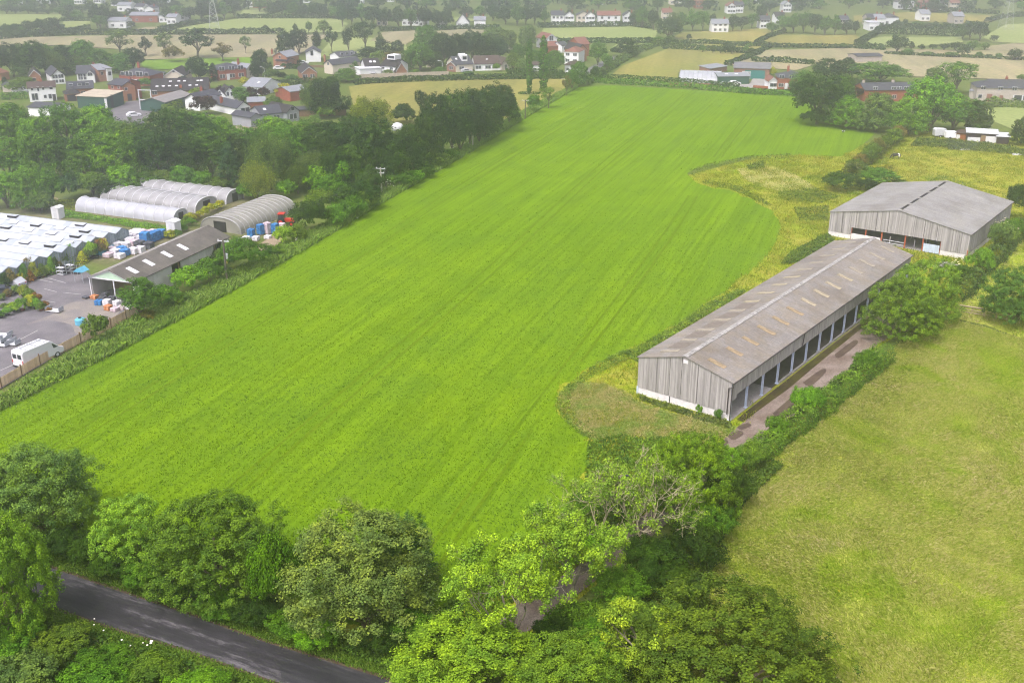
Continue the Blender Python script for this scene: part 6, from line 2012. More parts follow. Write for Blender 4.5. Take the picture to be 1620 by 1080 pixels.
# tufted growth round the barns
low_growth('nettle_patch', G([(1310, 372), (1250, 400), (1235, 418), (1268, 420), (1320, 385)]), 3500, .9, .17, (.085, .15, .022), 'nettle patch at the corner between both barns', 21)
low_growth('nettle_patch', G([(1010, 575), (985, 560), (1060, 522), (1130, 475), (1165, 462), (1180, 462), (1100, 512)]), 5000, .7, .14, (.155, .24, .035), 'tall weeds along the blind side of the open-fronted barn', 22)
low_growth('nettle_patch', smooth_line(G([(896, 612), (880, 634), (890, 662), (918, 688), (945, 700), (950, 690), (915, 665), (902, 640), (915, 612), (960, 585), (1000, 565), (985, 556), (930, 585), (896, 612)]), 3)[:-1], 2600, .45, .13, (.17, .25, .04), 'band of weeds at the crop corner by the barn', 23)
low_growth('nettle_patch', G([(1012, 634), (1060, 650), (1110, 668), (1155, 680), (1158, 672), (1110, 655), (1060, 642), (1012, 628)]), 2500, .6, .12, (.12, .16, .04), 'weeds against the whitewashed gable plinth', 24)
T('near_bush1', 1106, 640, 659, 12, 'small upright shoot growing against the barn gable', 'bush', 'fresh')
T('near_bush2', 1136, 648, 668, 16, 'second small bush against the barn gable near the downpipe', 'bush', 'mid')
for k, (q, n, h) in enumerate([([(1090, 270), (1120, 260), (1180, 248), (1250, 244), (1258, 250), (1180, 255), (1120, 268), (1095, 280)], 900, .45), ([(1180, 262), (1208, 258), (1210, 268), (1185, 270)], 700, .9), ([(1230, 305), (1290, 300), (1330, 312), (1300, 322), (1240, 318)], 1800, .6), ([(1110, 290), (1160, 302), (1212, 325), (1222, 325), (1170, 296), (1115, 284)], 900, .4), ([(1255, 330), (1310, 325), (1312, 350), (1265, 350)], 1100, .5)]):
    low_growth('rough_tussocks', G(q), n, h, .2, (.13, .19, .03), ['tussocks along the far rim of the rough patch', 'small dark bramble clump in the rough patch', 'tussocks behind the wide barn', 'tussocks along the near rim of the rough patch', 'tussocks at the blind corner of the wide barn'][k], 30 + k)
low_growth('paddock_weeds', G([(1440, 232), (1520, 236), (1560, 242), (1600, 245), (1640, 252), (1640, 240), (1560, 228), (1500, 222), (1450, 220)]), 6000, .9, .22, (.10, .15, .035), 'tall weeds before the black stable', 36)
low_growth('paddock_weeds', G([(1496, 226), (1545, 230), (1548, 240), (1500, 238)]), 2200, 1.3, .2, (.12, .16, .08), 'silvery thistles before the black stable', 37)
low_growth('yellow_weeds', G([(1368, 268), (1412, 262), (1415, 276), (1370, 282)]), 1800, .6, .2, (.20, .21, .015), 'yellow flowering weeds behind the wide barn', 38)

# left margin of the crop
VER_IN = [(-60, 682), (0, 651), (160, 571), (330, 482), (480, 397), (600, 325), (740, 244), (830, 188), (915, 138)]
VER_OUT = [(-60, 648), (0, 632), (128, 556), (222, 500), (330, 455), (400, 416), (480, 374), (560, 334), (640, 285), (745, 226), (820, 181), (908, 137)]
VERGE = strip(G(VER_IN), G(VER_OUT))
low_growth('verge_growth', VERGE, 34000, .95, .16, (.20, .33, .05), 'tall nettles and grass along the left side of the crop', 41)
GRASSM = island_mat('grass_blades', [(0, (.10, .19, .02)), (.5, (.15, .25, .03)), (1, (.22, .30, .06))], .85, .1)
grass('verge_grass', VERGE, 16000, 1.0, .05, GRASSM, 'standing grass along the left side of the crop', 42)
blossom('umbel_flowers', 'white flower heads along the left side of the crop', [(470, 388, 1.2, 3, .6), (612, 305, 2.0, 10, .8), (620, 300, 1.6, 8, .8), (705, 252, 1.8, 12, .9), (712, 248, 2.2, 8, .8), (690, 258, 1.8, 6, .8), (735, 235, 1.6, 8, .8), (770, 214, 2.5, 14, 1.0), (808, 192, 2.4, 10, 1.0)], .16, FLW)
for it in [('shrub0', 150, 496, 548, 46, 'olive', 'feathery olive bush on the picket fence'), ('tall1', 221, 436, 513, 64, 'mid', 'upright green tree at the open end of the shop shed'), ('shrub1', 262, 452, 492, 50, 'mid', 'green bush behind the upright tree'), ('shrub2', 299, 420, 466, 58, 'fresh', 'bright rounded bush along the shed wall'), ('shrub3', 332, 405, 452, 60, 'mid', 'dull green bush before the transformer pole'), ('near_bush0', 390, 371, 434, 78, 'mid', 'large round bush right of the transformer pole'),
           ('shrub0', 236, 490, 512, 30, 'bronze', 'low brownish bush under the upright tree'), ('shrub2', 281, 462, 488, 40, 'olive', 'low olive bush in the verge behind the shed'), ('shrub1', 450, 358, 392, 34, 'lime', 'small lime bush by the blue tanks'), ('shrub3', 468, 355, 385, 36, 'olive', 'olive bush right of the small lime bush'), ('shrub0', 438, 388, 408, 30, 'olive', 'low bush below the small lime bush'),
           ('shrub2', 350, 392, 420, 30, 'grey', 'pale bush between the shed wall and the pole')]:
    T(it[0], it[1], it[2], it[3], it[4], it[6], 'bush' if 'tall' not in it[0] else 'tree', it[5])
# scrub and small trees between polytunnel and crop
row([('shrub1', 490, 318, 372, 62, 'dark'), ('shrub3', 528, 322, 362, 52, 'mid'), ('shrub0', 545, 295, 344, 58, 'dark'), ('shrub2', 575, 285, 335, 54, 'deep'), ('shrub1', 508, 300, 345, 50, 'olive'), ('tall2', 541, 254, 312, 30, 'fresh'), ('shrub3', 480, 250, 300, 44, 'grey'), ('shrub2', 560, 310, 350, 44, 'mid'),
     ('shrub0', 640, 272, 302, 40, 'mid'), ('shrub1', 582, 300, 336, 44, 'olive'), ('shrub3', 668, 255, 284, 40, 'dark'), ('shrub2', 692, 240, 268, 38, 'olive'), ('shrub0', 712, 236, 256, 30, 'mid'), ('shrub1', 655, 270, 292, 34, 'fresh'), ('shrub2', 626, 268, 298, 34, 'fresh')], ('in the scrub at the crop edge', 'from the stained polytunnel'), 'scrub bushes at the crop edge', 'bush')
row([('oak1', 560, 228, 306, 60, 'dark'), ('oak3', 533, 238, 312, 52, 'deep'), ('shrub2', 585, 262, 314, 48, 'dark'), ('oak0', 630, 235, 298, 50, 'dark'), ('shrub0', 520, 275, 325, 50, 'mid'), ('oak2', 655, 225, 284, 48, 'deep'), ('shrub1', 505, 262, 312, 44, 'fresh')], ('filling the wood edge by the ivy trunk', 'counted'), 'trees filling the wood edge by the ivy trunk')
# the wood behind the polytunnels, three rows
row([('oak0', 8, 268, 334, 66, 'fresh'), ('oak1', 48, 262, 338, 64, 'mid'), ('tall0', 78, 262, 334, 44, 'mid'), ('tall3', 62, 300, 340, 40, 'grey'), ('shrub2', 112, 274, 318, 52, 'blue'), ('oak2', 145, 272, 314, 52, 'olive'), ('oak3', 190, 262, 312, 62, 'fresh'), ('shrub1', 168, 285, 316, 40, 'deep'), ('shrub0', 225, 272, 304, 44, 'mid'), ('shrub3', 258, 270, 300, 44, 'olive'), ('oak1', 290, 262, 306, 46, 'mid'), ('shrub1', 322, 272, 305, 40, 'fresh'), ('conifer0', 362, 226, 298, 46, 'blue'), ('shrub2', 345, 280, 306, 36, 'olive'), ('willow0', 425, 208, 308, 84, 'grey'), ('willow1', 405, 256, 320, 56, 'willow'), ('shrub3', 388, 288, 318, 40, 'mid'), ('willow0', 495, 238, 305, 56, 'grey'), ('shrub0', 455, 285, 318, 40, 'fresh'), ('willow1', 470, 258, 310, 44, 'olive')],
    ('in the front row of the wood', 'from the glasshouse'), 'front row of the wood behind the polytunnels')
row([('oak2', 12, 214, 290, 84, 'mid'), ('oak3', 62, 206, 292, 78, 'mid'), ('oak0', 105, 212, 288, 74, 'dark'), ('oak1', 140, 208, 292, 78, 'mid'), ('oak2', 182, 206, 296, 80, 'fresh'), ('tall1', 160, 222, 292, 56, 'fresh'), ('oak3', 222, 214, 290, 62, 'mid'), ('oak0', 252, 200, 292, 88, 'deep'), ('oak1', 300, 210, 292, 70, 'dark'), ('tall2', 332, 204, 290, 60, 'mid'), ('oak3', 372, 210, 284, 60, 'dark'), ('oak2', 455, 196, 286, 70, 'mid'), ('oak0', 500, 200, 284, 76, 'dark'), ('oak1', 545, 196, 284, 70, 'deep'), ('tall3', 520, 210, 288, 46, 'dark'), ('oak2', 625, 210, 286, 66, 'deep'), ('oak3', 655, 196, 272, 62, 'dark'), ('oak0', 610, 225, 298, 46, 'deep')],
    ('in the middle row of the wood', 'from the glasshouse'), 'middle row of the wood behind the polytunnels')
row([('oak1', 18, 160, 245, 82, 'mid'), ('oak3', 62, 184, 252, 66, 'fresh'), ('oak0', 104, 161, 246, 70, 'mid'), ('oak2', 150, 165, 245, 70, 'fresh'), ('oak1', 185, 188, 250, 56, 'mid'), ('tall0', 212, 186, 256, 56, 'olive'), ('oak3', 262, 170, 262, 96, 'dark'), ('oak2', 318, 176, 256, 78, 'mid'), ('tall3', 345, 182, 250, 52, 'fresh'), ('oak0', 388, 198, 254, 60, 'mid'), ('oak1', 438, 182, 252, 74, 'fresh'), ('oak2', 482, 188, 250, 62, 'mid'), ('oak3', 522, 192, 250, 58, 'deep'), ('oak0', 560, 180, 252, 66, 'dark')],
    ('in the back row of the wood', 'from the outer end'), 'back row of the wood, before the village')
T('tall0', 592, 172, 298, 78, 'tall tree with bare reddish ivy trunk beside the power pole', 'tree', 'dark')
T('willow0', 583, 152, 228, 70, 'yellow weeping willow behind the tall ivy trunk', 'tree', 'willow')
T('oak3', 520, 119, 188, 66, 'large round dark tree between village and yellow field', 'tree', 'deep')
T('willow1', 497, 124, 186, 40, 'greyish drooping tree touching the large round dark tree', 'tree', 'grey')
T('shrub1', 515, 168, 190, 34, 'round pale bush in front of the large round dark tree', 'bush', 'olive')
T('shrub3', 635, 165, 200, 46, 'dark low tree in the orchard behind the willow', 'tree', 'deep')
T('tall2', 667, 143, 190, 24, 'narrow dark tree before the yellow field', 'tree', 'deep')
row([('oak2', 690, 148, 262, 60, 'deep'), ('oak0', 715, 140, 246, 62, 'dark'), ('tall1', 742, 138, 236, 56, 'deep'), ('oak1', 765, 136, 225, 58, 'dark'), ('tall3', 792, 130, 212, 52, 'deep'), ('oak3', 675, 180, 268, 52, 'dark'), ('oak2', 728, 175, 245, 48, 'deep'), ('oak0', 758, 178, 232, 46, 'dark'), ('tall0', 806, 150, 200, 34, 'mid'), ('shrub2', 812, 172, 194, 26, 'deep'), ('shrub0', 775, 196, 222, 30, 'dark')],
    ('in the dark belt by the crop', 'from the clear pole'), 'dark tree belt on the crop edge')
for i, (k, x, yt, yb, w_, tn, lab) in enumerate([('shrub1', 845, 150, 180, 24, 'mid', 'green bush right of the thin pole on the crop edge'), ('airy0', 868, 138, 172, 26, 'olive', 'loose olive tree on the crop edge before the poplars'), ('poplar0', 837.5, 62, 149, 12, 'mid', 'slimmer of the two tall poplars'), ('poplar1', 860, 57, 146, 17, 'mid', 'thicker of the two tall poplars'),
        ('airy1', 897, 120, 152, 18, 'bronze', 'thin half-bare tree at the far corner of the crop'), ('oak1', 915, 98, 138, 36, 'mid', 'green tree at the far corner of the crop'), ('oak2', 905, 110, 145, 24, 'mid', 'smaller tree by the far corner of the crop'), ('shrub3', 940, 105, 127, 18, 'deep', 'round bush right of the far corner tree'), ('tall2', 960, 85, 116, 20, 'mid', 'upright tree beside the road at the far corner')]):
    T(k, x, yt, yb, w_, lab, 'bush' if 'shrub' in k else 'tree', tn)
# oaks at the far right of the crop
for k, x, yt, yb, w_, tn, lab in [('oak0', 1296, 110, 202, 92, 'dark', 'big dark oak standing out into the crop'), ('oak1', 1340, 151, 206, 62, 'fresh', 'brighter green tree right of the dark oak'), ('shrub2', 1290, 172, 202, 46, 'deep', 'dark bush at the foot of the dark oak'), ('oak2', 1328, 118, 190, 50, 'mid', 'tree filling the gap behind the dark oak'),
        ('oak3', 1388, 146, 212, 62, 'grey', 'greyish tree in the middle of the oak group'), ('oak0', 1475, 118, 214, 84, 'fresh', 'largest bright green oak of the group'), ('oak1', 1440, 152, 218, 60, 'fresh', 'bright tree before the largest bright oak'), ('oak2', 1510, 150, 214, 76, 'mid', 'mid green oak over the black stable'), ('oak3', 1548, 160, 214, 44, 'dark', 'dark tree at the outer end of the oak group'), ('shrub1', 1412, 176, 216, 40, 'mid', 'bush between the greyish tree and the bright oak'), ('shrub3', 1370, 182, 210, 36, 'dark', 'low dark bush below the brighter tree'),
        ('oak2', 1308, 93, 128, 42, 'deep', 'round dark tree behind the red farmhouse'), ('oak1', 1338, 92, 128, 40, 'deep', 'second round dark tree behind the red farmhouse'), ('oak0', 1390, 95, 138, 92, 'mid', 'wide leafy tree behind the red terrace'), ('airy0', 1515, 98, 150, 60, 'mid', 'open-limbed tree left of the stone cottages'), ('oak3', 1480, 108, 140, 40, 'grey', 'greyish tree behind the largest bright oak'), ('oak3', 1270, 112, 150, 40, 'mid', 'tree hiding the end of the red farmhouse'),
        ('shrub0', 1357, 138, 160, 22, 'purple', 'purple-leaved bush before the red terrace'), ('shrub2', 1222, 106, 124, 14, 'gold', 'golden conifer by the long dark barn'), ('oak1', 1618, 185, 232, 40, 'deep', 'dark tree at the edge of the far pasture'), ('shrub3', 1548, 195, 214, 36, 'mid', 'bush behind the black stable'), ('shrub1', 1573, 152, 162, 10, 'lime', 'clipped lime cone before the stone cottages'), ('oak2', 1620, 118, 130, 22, 'mid', 'tree top behind the stone cottages')]:
    T(k, x, yt, yb, w_, lab, 'bush' if 'shrub' in k else 'tree', tn)
HX = lambda *a, **k: hedge(*a, **k)
HX('field_hedge', G([(930, 130), (1000, 134), (1090, 140), (1180, 148), (1262, 153)]), 2.6, 1.8, 'near clipped hedge along the far end of the crop', 'mid', .42, 5, seed=5, lump=.06, clipped=True)
HX('field_hedge', G([(950, 125), (1020, 128.5), (1100, 134), (1168, 140)]), 2.4, 1.8, 'second clipped hedge before the far farmstead', 'deep', .42, 5, seed=6, lump=.05, clipped=True)
HX('field_hedge', G([(1168, 146), (1215, 149), (1250, 150)]), 2.4, 1.6, 'hedge under the red farmhouse', 'dark', .42, 5, seed=7, lump=.08, clipped=True)
HX('field_hedge', G([(1540, 170), (1580, 168), (1640, 172)]), 3.0, 2.2, 'leafy hedge before the stone cottages', (.10, .16, .03), .42, 6, seed=8)
HX('field_hedge', G([(560, 134), (640, 130), (740, 127), (860, 125), (905, 124)]), 3, 2.0, 'dark trimmed hedge behind the yellow field', 'deep', .5, 5, seed=9, lump=.05, clipped=True)
HX('field_hedge', G([(800, 118), (850, 119), (890, 121)]), 3, 2.2, 'second dark hedge behind the poplars', 'deep', .5, 5, seed=10, lump=.05, clipped=True)
HX('field_hedge', G([(820, 150), (870, 149)]), 2.0, .8, 'low dark growth at the foot of the poplars', 'dark', .45, 5, seed=11)
HX('field_hedge', G([(420, 136), (460, 134), (492, 131)]), 2.5, 1.8, 'hedge before the brick bungalow', 'deep', .45, 5, seed=12, lump=.1, clipped=True)
HX('field_hedge', G([(445, 109), (478, 109)]), 2.0, 1.7, 'dark hedge below the orange brick house', 'deep', .5, 5, seed=13, lump=.08, clipped=True)
HX('clipped_hedge', G([(262, 180), (280, 172), (312, 152)]), 2.6, 2.6, 'tall clipped lime-green hedge behind the green shed', (.17, .25, .015), .34, 8, seed=14, lump=.04, clipped=True)
HX('clipped_hedge', G([(262, 180), (292, 186), (305, 188)]), 2.4, 2.6, 'clipped hedge with lime top before the white cottage', (.10, .17, .012), .34, 8, seed=15, lump=.04, clipped=True)
HX('clipped_hedge', G([(2, 158), (20, 157), (44, 156)]), 3, 2.2, 'clipped hedge left of the long white house', 'mid', .4, 6, seed=16, lump=.05, clipped=True)
HX('corner_hedge', G([(925, 134), (950, 118), (985, 96), (1010, 82), (1050, 68), (1062, 64)]), 3.5, 2.0, 'hedge climbing beside the olive field from the crop corner', (.09, .15, .03), .55, 5, seed=17, lump=.25)

# ---- trees of the village
row([('oak0', 18, 66, 125, 58, 'deep'), ('oak1', 48, 64, 126, 60, 'dark'), ('willow1', 78, 78, 124, 44, 'olive'), ('oak2', 70, 70, 120, 52, 'mid'), ('oak3', 103, 72, 118, 44, 'deep'), ('oak0', 110, 78, 114, 26, 'purple'), ('oak1', 132, 62, 116, 52, 'mid'), ('oak2', 155, 78, 118, 46, 'mid'), ('oak3', 122, 86, 118, 40, 'olive'), ('oak0', 210, 76, 112, 40, 'deep'), ('oak1', 190, 84, 118, 34, 'mid'), ('shrub0', 22, 128, 150, 34, 'olive'), ('shrub1', 40, 122, 146, 32, 'olive'), ('conifer1', 8, 122, 142, 14, 'deep')],
    ('behind the half-timbered house', 'from the outer end'), 'trees behind the white and half-timbered houses')
for k, x, yt, yb, w_, tn, lab in [('airy0', 188, 47, 92, 40, 'grey', 'open-branched tree in the field behind the red brick semi'), ('airy1', 230, 58, 90, 24, 'deep', 'smaller open tree right of the open-branched one'), ('airy0', 260, 53, 92, 30, 'grey', 'thin tree between the two open-branched trees'), ('airy1', 311, 45, 94, 60, 'deep', 'large spreading open tree behind the village'), ('airy0', 388, 57, 86, 18, 'grey', 'small half-dead tree alone in the pale field'), ('airy1', 352, 68, 98, 36, 'bronze', 'sparse brownish tree right of the spreading tree'), ('shrub0', 275, 72, 100, 36, 'bronze', 'low brownish tree above the bright green paddock'),
        ('oak2', 313, 90, 132, 38, 'deep', 'dense dark tree beside the pinkish bungalow'), ('conifer0', 337, 100, 128, 18, 'deep', 'dark bush left of the large red brick house'), ('oak3', 412, 78, 122, 34, 'deep', 'tall dark tree right of the large red brick house'), ('oak0', 405, 100, 130, 22, 'deep', 'dark tree before the tall dark tree'),
        ('shrub1', 322, 152, 184, 40, 'purple', 'large purple-leaved tree before the white cottages'), ('shrub2', 349, 136, 152, 18, 'purple', 'purple-leaved bush beside the long hall'), ('oak2', 383, 138, 166, 36, 'mid', 'green tree among the purple-leaved ones'), ('shrub3', 395, 138, 165, 24, 'purple', 'purple tree before the pale slate bungalow'), ('shrub0', 418, 138, 160, 22, 'purple', 'purple tree right of the pale slate bungalow'), ('shrub2', 432, 152, 176, 32, 'olive', 'rounded olive tree by the small brick house'), ('shrub1', 450, 132, 158, 26, 'gold', 'golden-tinged garden shrub behind the small brick house'), ('shrub3', 385, 122, 138, 20, 'gold', 'yellow garden shrub by the large red brick house'), ('shrub0', 358, 134, 150, 24, 'fresh', 'bright garden bush at the end of the long hall'),
        ('shrub2', 455, 168, 186, 30, 'lime', 'pale bush behind the grey modern bungalow'), ('shrub1', 498, 182, 198, 24, 'grey', 'pale grey bush beside the timber shed row'), ('shrub0', 430, 108, 130, 26, 'olive', 'bush left of the brick bungalow'), ('shrub3', 448, 114, 128, 18, 'deep', 'dark bush before the brown porch wing'), ('shrub2', 462, 118, 132, 20, 'mid', 'green bush by the brick bungalow'), ('oak1', 547, 108, 132, 36, 'mid', 'leafy tree in front of the white garage block'), ('shrub1', 558, 96, 114, 20, 'mid', 'green bush under the long white house'), ('shrub0', 613, 110, 121, 20, 'olive', 'round bush before the white dormer house'), ('shrub3', 694, 106, 120, 26, 'mid', 'green bushes right of the garden room'), ('shrub2', 786, 100, 114, 12, 'olive', 'round clipped bush before the brown-roofed bungalow'), ('shrub1', 352, 198, 214, 18, 'bronze', 'small bush on the sandy garden terrace'),
        ('shrub0', 258, 112, 126, 22, 'mid', 'garden bush beside the blue-doored garage'), ('shrub1', 230, 124, 140, 26, 'mid', 'bush in front of the red brick semi'), ('oak0', 168, 172, 205, 26, 'mid', 'leafy tree before the green workshop')]:
    T(k, x, yt, yb, w_, lab, 'bush' if 'shrub' in k else 'tree', tn)
row([('oak1', 450, 50, 92, 30, 'deep'), ('oak0', 472, 45, 88, 34, 'deep'), ('tall1', 500, 48, 86, 16, 'deep'), ('airy1', 524, 42, 84, 22, 'deep'), ('tall2', 551, 44, 84, 18, 'deep'), ('airy0', 577, 34, 82, 42, 'deep'), ('airy1', 601, 50, 80, 14, 'grey'), ('oak2', 582, 74, 100, 40, 'deep'), ('oak3', 606, 62, 94, 26, 'deep'), ('oak1', 628, 64, 92, 24, 'deep'), ('shrub0', 600, 80, 104, 30, 'olive'), ('shrub1', 622, 82, 106, 34, 'bronze')],
    ('behind the white gabled houses', 'from the orange brick house'), 'trees behind the white gabled houses')
row([('oak0', 664, 68, 116, 44, 'mid'), ('oak1', 672, 40, 90, 38, 'mid'), ('oak2', 700, 52, 106, 42, 'deep'), ('oak3', 722, 54, 102, 38, 'deep'), ('oak0', 748, 48, 102, 44, 'deep'), ('oak1', 770, 56, 100, 40, 'dark'), ('oak2', 788, 60, 98, 36, 'blue'), ('oak3', 650, 76, 112, 36, 'mid'), ('oak1', 685, 80, 112, 34, 'dark'), ('oak0', 820, 70, 104, 26, 'mid'), ('oak2', 812, 84, 112, 30, 'olive'), ('oak3', 835, 40, 78, 30, 'grey'), ('oak1', 848, 78, 110, 26, 'mid'), ('oak2', 876, 80, 120, 34, 'mid'), ('oak0', 825, 92, 116, 20, 'grey'), ('oak3', 800, 48, 84, 40, 'grey'), ('oak0', 780, 42, 80, 36, 'grey')],
    ('of the grove behind the cream dormer house', 'from the garden turret'), 'grove behind the cream dormer house')
for k, x, yt, yb, w_, tn, lab in [('tall0', 946, 63, 106, 30, 'mid', 'dense upright tree by the road at the far corner'), ('oak1', 992, 60, 92, 38, 'deep', 'round dark tree left of the olive field'), ('shrub2', 973, 74, 90, 16, 'deep', 'small dark bush joined to the round dark tree'), ('oak0', 1058, 29, 64, 42, 'deep', 'broad dark tree standing above the olive field'), ('oak2', 1064, 20, 56, 24, 'grey', 'paler tree behind the broad dark tree'), ('shrub0', 1042, 58, 70, 18, 'mid', 'bush left of the broad dark tree'), ('shrub1', 1090, 54, 66, 9, 'deep', 'lone small tree in the pale field')]:
    T(k, x, yt, yb, w_, lab, 'bush' if 'shrub' in k else 'tree', tn)

row([('farbush0', 70, 146, 158, 16, 'mid'), ('farbush1', 118, 134, 142, 14, 'olive'), ('farbush2', 167, 146, 156, 14, 'mid'), ('farbush3', 222, 140, 150, 18, 'fresh'), ('farbush0', 300, 133, 144, 18, 'mid'), ('farbush1', 332, 160, 172, 16, 'fresh'), ('farbush2', 405, 158, 168, 16, 'mid'), ('farbush3', 440, 139, 149, 20, 'olive'), ('farbush0', 470, 135, 144, 18, 'mid'), ('farbush1', 502, 146, 156, 18, 'fresh'), ('farbush2', 62, 166, 178, 18, 'deep'), ('farbush3', 96, 164, 176, 18, 'mid'), ('farbush0', 312, 180, 192, 18, 'fresh'), ('farbush1', 345, 184, 196, 20, 'mid'), ('farbush2', 524, 104, 113, 16, 'mid'), ('farbush3', 562, 118, 128, 18, 'mid'), ('farbush0', 655, 110, 120, 20, 'olive'), ('farbush1', 740, 113, 121, 22, 'mid'), ('farbush2', 832, 108, 119, 22, 'mid'), ('farbush3', 288, 120, 132, 16, 'deep'), ('farbush0', 412, 96, 112, 18, 'mid'), ('farbush1', 470, 92, 104, 18, 'deep')],
    ('in the village gardens', 'from the long white house'), 'bushes in the village gardens', 'bush')
# ------------------------------------------------------------------ fields, hedges, woods and houses in the mist
def fld(pts, m, label):
    sheet('field', G(pts), m, label=label)
fld([(552, 138), (620, 128), (760, 126), (905, 126), (918, 132), (830, 186), (815, 198), (700, 205), (640, 200), (560, 172)], M_HAY, 'olive yellow field between village and crop')
fld([(222, 97), (300, 93), (398, 90), (400, 104), (340, 112), (228, 110)], M_LIME, 'bright green paddock behind the village')
fld([(960, 126), (985, 105), (1062, 76), (1190, 86), (1152, 102), (1120, 113), (1072, 116), (1072, 131)], M_HAY, 'olive field beyond the crop')
fld([(1052, 76), (1075, 69), (1170, 72), (1212, 75), (1192, 84), (1066, 79)], M_HAY, 'narrow olive strip field')
fld([(1192, 98), (1212, 80), (1350, 77), (1640, 82), (1800, 90), (1800, 128), (1640, 128), (1440, 122), (1290, 105)], M_STRAW, 'wide straw-coloured field behind the oaks')
fld([(1150, 103), (1200, 88), (1290, 103), (1260, 112), (1200, 108)], M_STRAW, 'small straw field behind the farmstead')
fld([(1200, 68), (1230, 56), (1352, 56), (1372, 66), (1352, 74), (1215, 75)], M_HAY, 'pale olive field below the misty trees')
fld([(1062, 62), (1078, 52), (1180, 47), (1216, 46), (1222, 54), (1190, 70), (1068, 68)], M_HAY, 'long pale field with lone tree')
fld([(1366, 74), (1378, 62), (1400, 59), (1520, 60), (1524, 68), (1440, 76)], M_FGREEN, 'small bright field between tree belts')
fld([(1555, 60), (1590, 40), (1800, 28), (1800, 68), (1640, 70), (1570, 68)], M_FGREEN, 'pale green field at the misty right')
fld([(1350, 26), (1440, 20), (1580, 26), (1560, 38), (1420, 34), (1352, 36)], M_HAY, 'misty pale field before the far houses')
fld([(1560, 74), (1600, 70), (1800, 72), (1800, 86), (1560, 80)], M_STRAW, 'straw strip at the right edge')
fld([(850, 64), (860, 46), (1000, 43), (1040, 49), (1038, 58), (1030, 66), (900, 66)], M_FGREEN, 'pale green field below the white terrace')
fld([(962, 82), (975, 71), (1036, 70), (1020, 82)], M_FGREEN, 'small green field behind the round dark tree')
fld([(255, 53), (300, 42), (380, 30), (530, 30), (552, 38), (540, 52), (400, 54)], M_FGREEN, 'large pale green field in the mist')
fld([(376, 28), (385, 17), (418, 16), (420, 28)], M_FGREEN, 'small green field in the mist')
fld([(-60, 62), (40, 60), (180, 57), (330, 56), (520, 56), (470, 90), (230, 95), (200, 80), (100, 72), (-60, 78)], M_STRAW, 'pale brown field behind the village trees')
fld([(-60, 43), (-60, 24), (30, 23), (96, 24), (98, 33), (40, 36), (40, 44)], M_FGREEN, 'light green field at the misty left')
fld([(98, 46), (100, 35), (142, 34), (143, 44)], M_FGREEN, 'light green field left of the tall misty trees')
fld([(120, 52), (140, 48), (182, 48), (180, 53), (130, 54)], M_HAY, 'thin yellow field strip')
fld([(212, 48), (230, 44), (262, 43), (240, 48)], M_STRAW, 'small yellow field by the misty farm')
fld([(500, 92), (520, 70), (545, 60), (640, 62), (645, 82), (600, 88), (560, 86)], M_FGREEN, 'yellow-green field behind the open trees')
fld([(585, 66), (605, 52), (665, 49), (660, 62), (640, 72)], M_STRAW, 'pale brown field left of the grove')
fld([(690, 50), (740, 47), (780, 50), (770, 58), (700, 58)], M_STRAW, 'pale field behind the grove')
fld([(715, 30), (735, 27), (765, 28), (760, 34), (722, 36)], M_FGREEN, 'small green field by the misty white houses')
HED = [([(-40, 66), (40, 60), (120, 55), (250, 55), (330, 55), (450, 53)], 'long dark hedge under the large pale field', 2.6), ([(-40, 58), (40, 56), (110, 52), (140, 47)], 'hedge left of the tall misty trees', 2.4), ([(250, 52), (300, 41), (350, 34)], 'hedge climbing towards the misty farm', 2.6), ([(375, 30), (450, 30), (545, 30)], 'hedge at the back of the large pale field', 2.6), ([(95, 34), (142, 34)], 'short hedge between two light green fields', 2),
       ([(1050, 70), (1120, 70), (1180, 74), (1215, 74)], 'dark hedge behind the olive strip', 2.0), ([(1048, 77), (1100, 80), (1150, 83), (1192, 86)], 'dark hedge before the olive strip', 2.4), ([(1216, 75), (1290, 76), (1350, 77), (1400, 80)], 'hedge along the straw field', 1.8), ([(1188, 98), (1230, 99), (1288, 103)], 'trimmed hedge in front of the small straw field', 2.0), ([(1150, 104), (1178, 94), (1200, 84), (1216, 75)], 'hedge beside the farm lane', 1.6), ([(1196, 70), (1215, 60), (1240, 52)], 'hedge between the pale fields', 1.6),
       ([(1354, 72), (1370, 64), (1386, 54), (1392, 47)], 'hedge along the farm drive', 2.2), ([(1400, 86), (1480, 90), (1560, 93), (1640, 97)], 'low hedge in the straw field', 1.2), ([(1360, 75), (1400, 78)], 'dark hedge below the small bright field', 2.0), ([(850, 44), (920, 43), (1004, 42), (1030, 46)], 'dark hedge under the white terrace', 2.6), ([(855, 68), (920, 68), (1035, 68)], 'hedge behind the dark trees of the corner', 2.2), ([(1390, 54), (1440, 55), (1520, 58)], 'tall clipped screen behind the small bright field', 5.0), ([(1560, 36), (1585, 29), (1640, 24)], 'hedge in the mist at the right', 2.2), ([(1440, 19), (1500, 19), (1580, 23)], 'hedge before the far brick houses', 2.4), ([(600, 50), (690, 48), (790, 46)], 'hedge along the misty road', 2.2)]
for i, (p, lab, h) in enumerate(HED):
    hedge('field_hedge', G(p), 2.6, h, lab, 'deep', .62, 3.2, seed=50 + i, lump=.12, clipped=True)
def band(items, where, group, cat='tree'):
    for i, (x, yt, yb, w_, tn) in enumerate(items):
        plant_px(pick('far', 4) if cat == 'tree' else pick('farbush', 4), x, yt, yb, w_, '%s %s %s, %s' % (ADJ[tn], cat, where[0], ORD[i] + ' ' + where[1]), cat, tn, group)
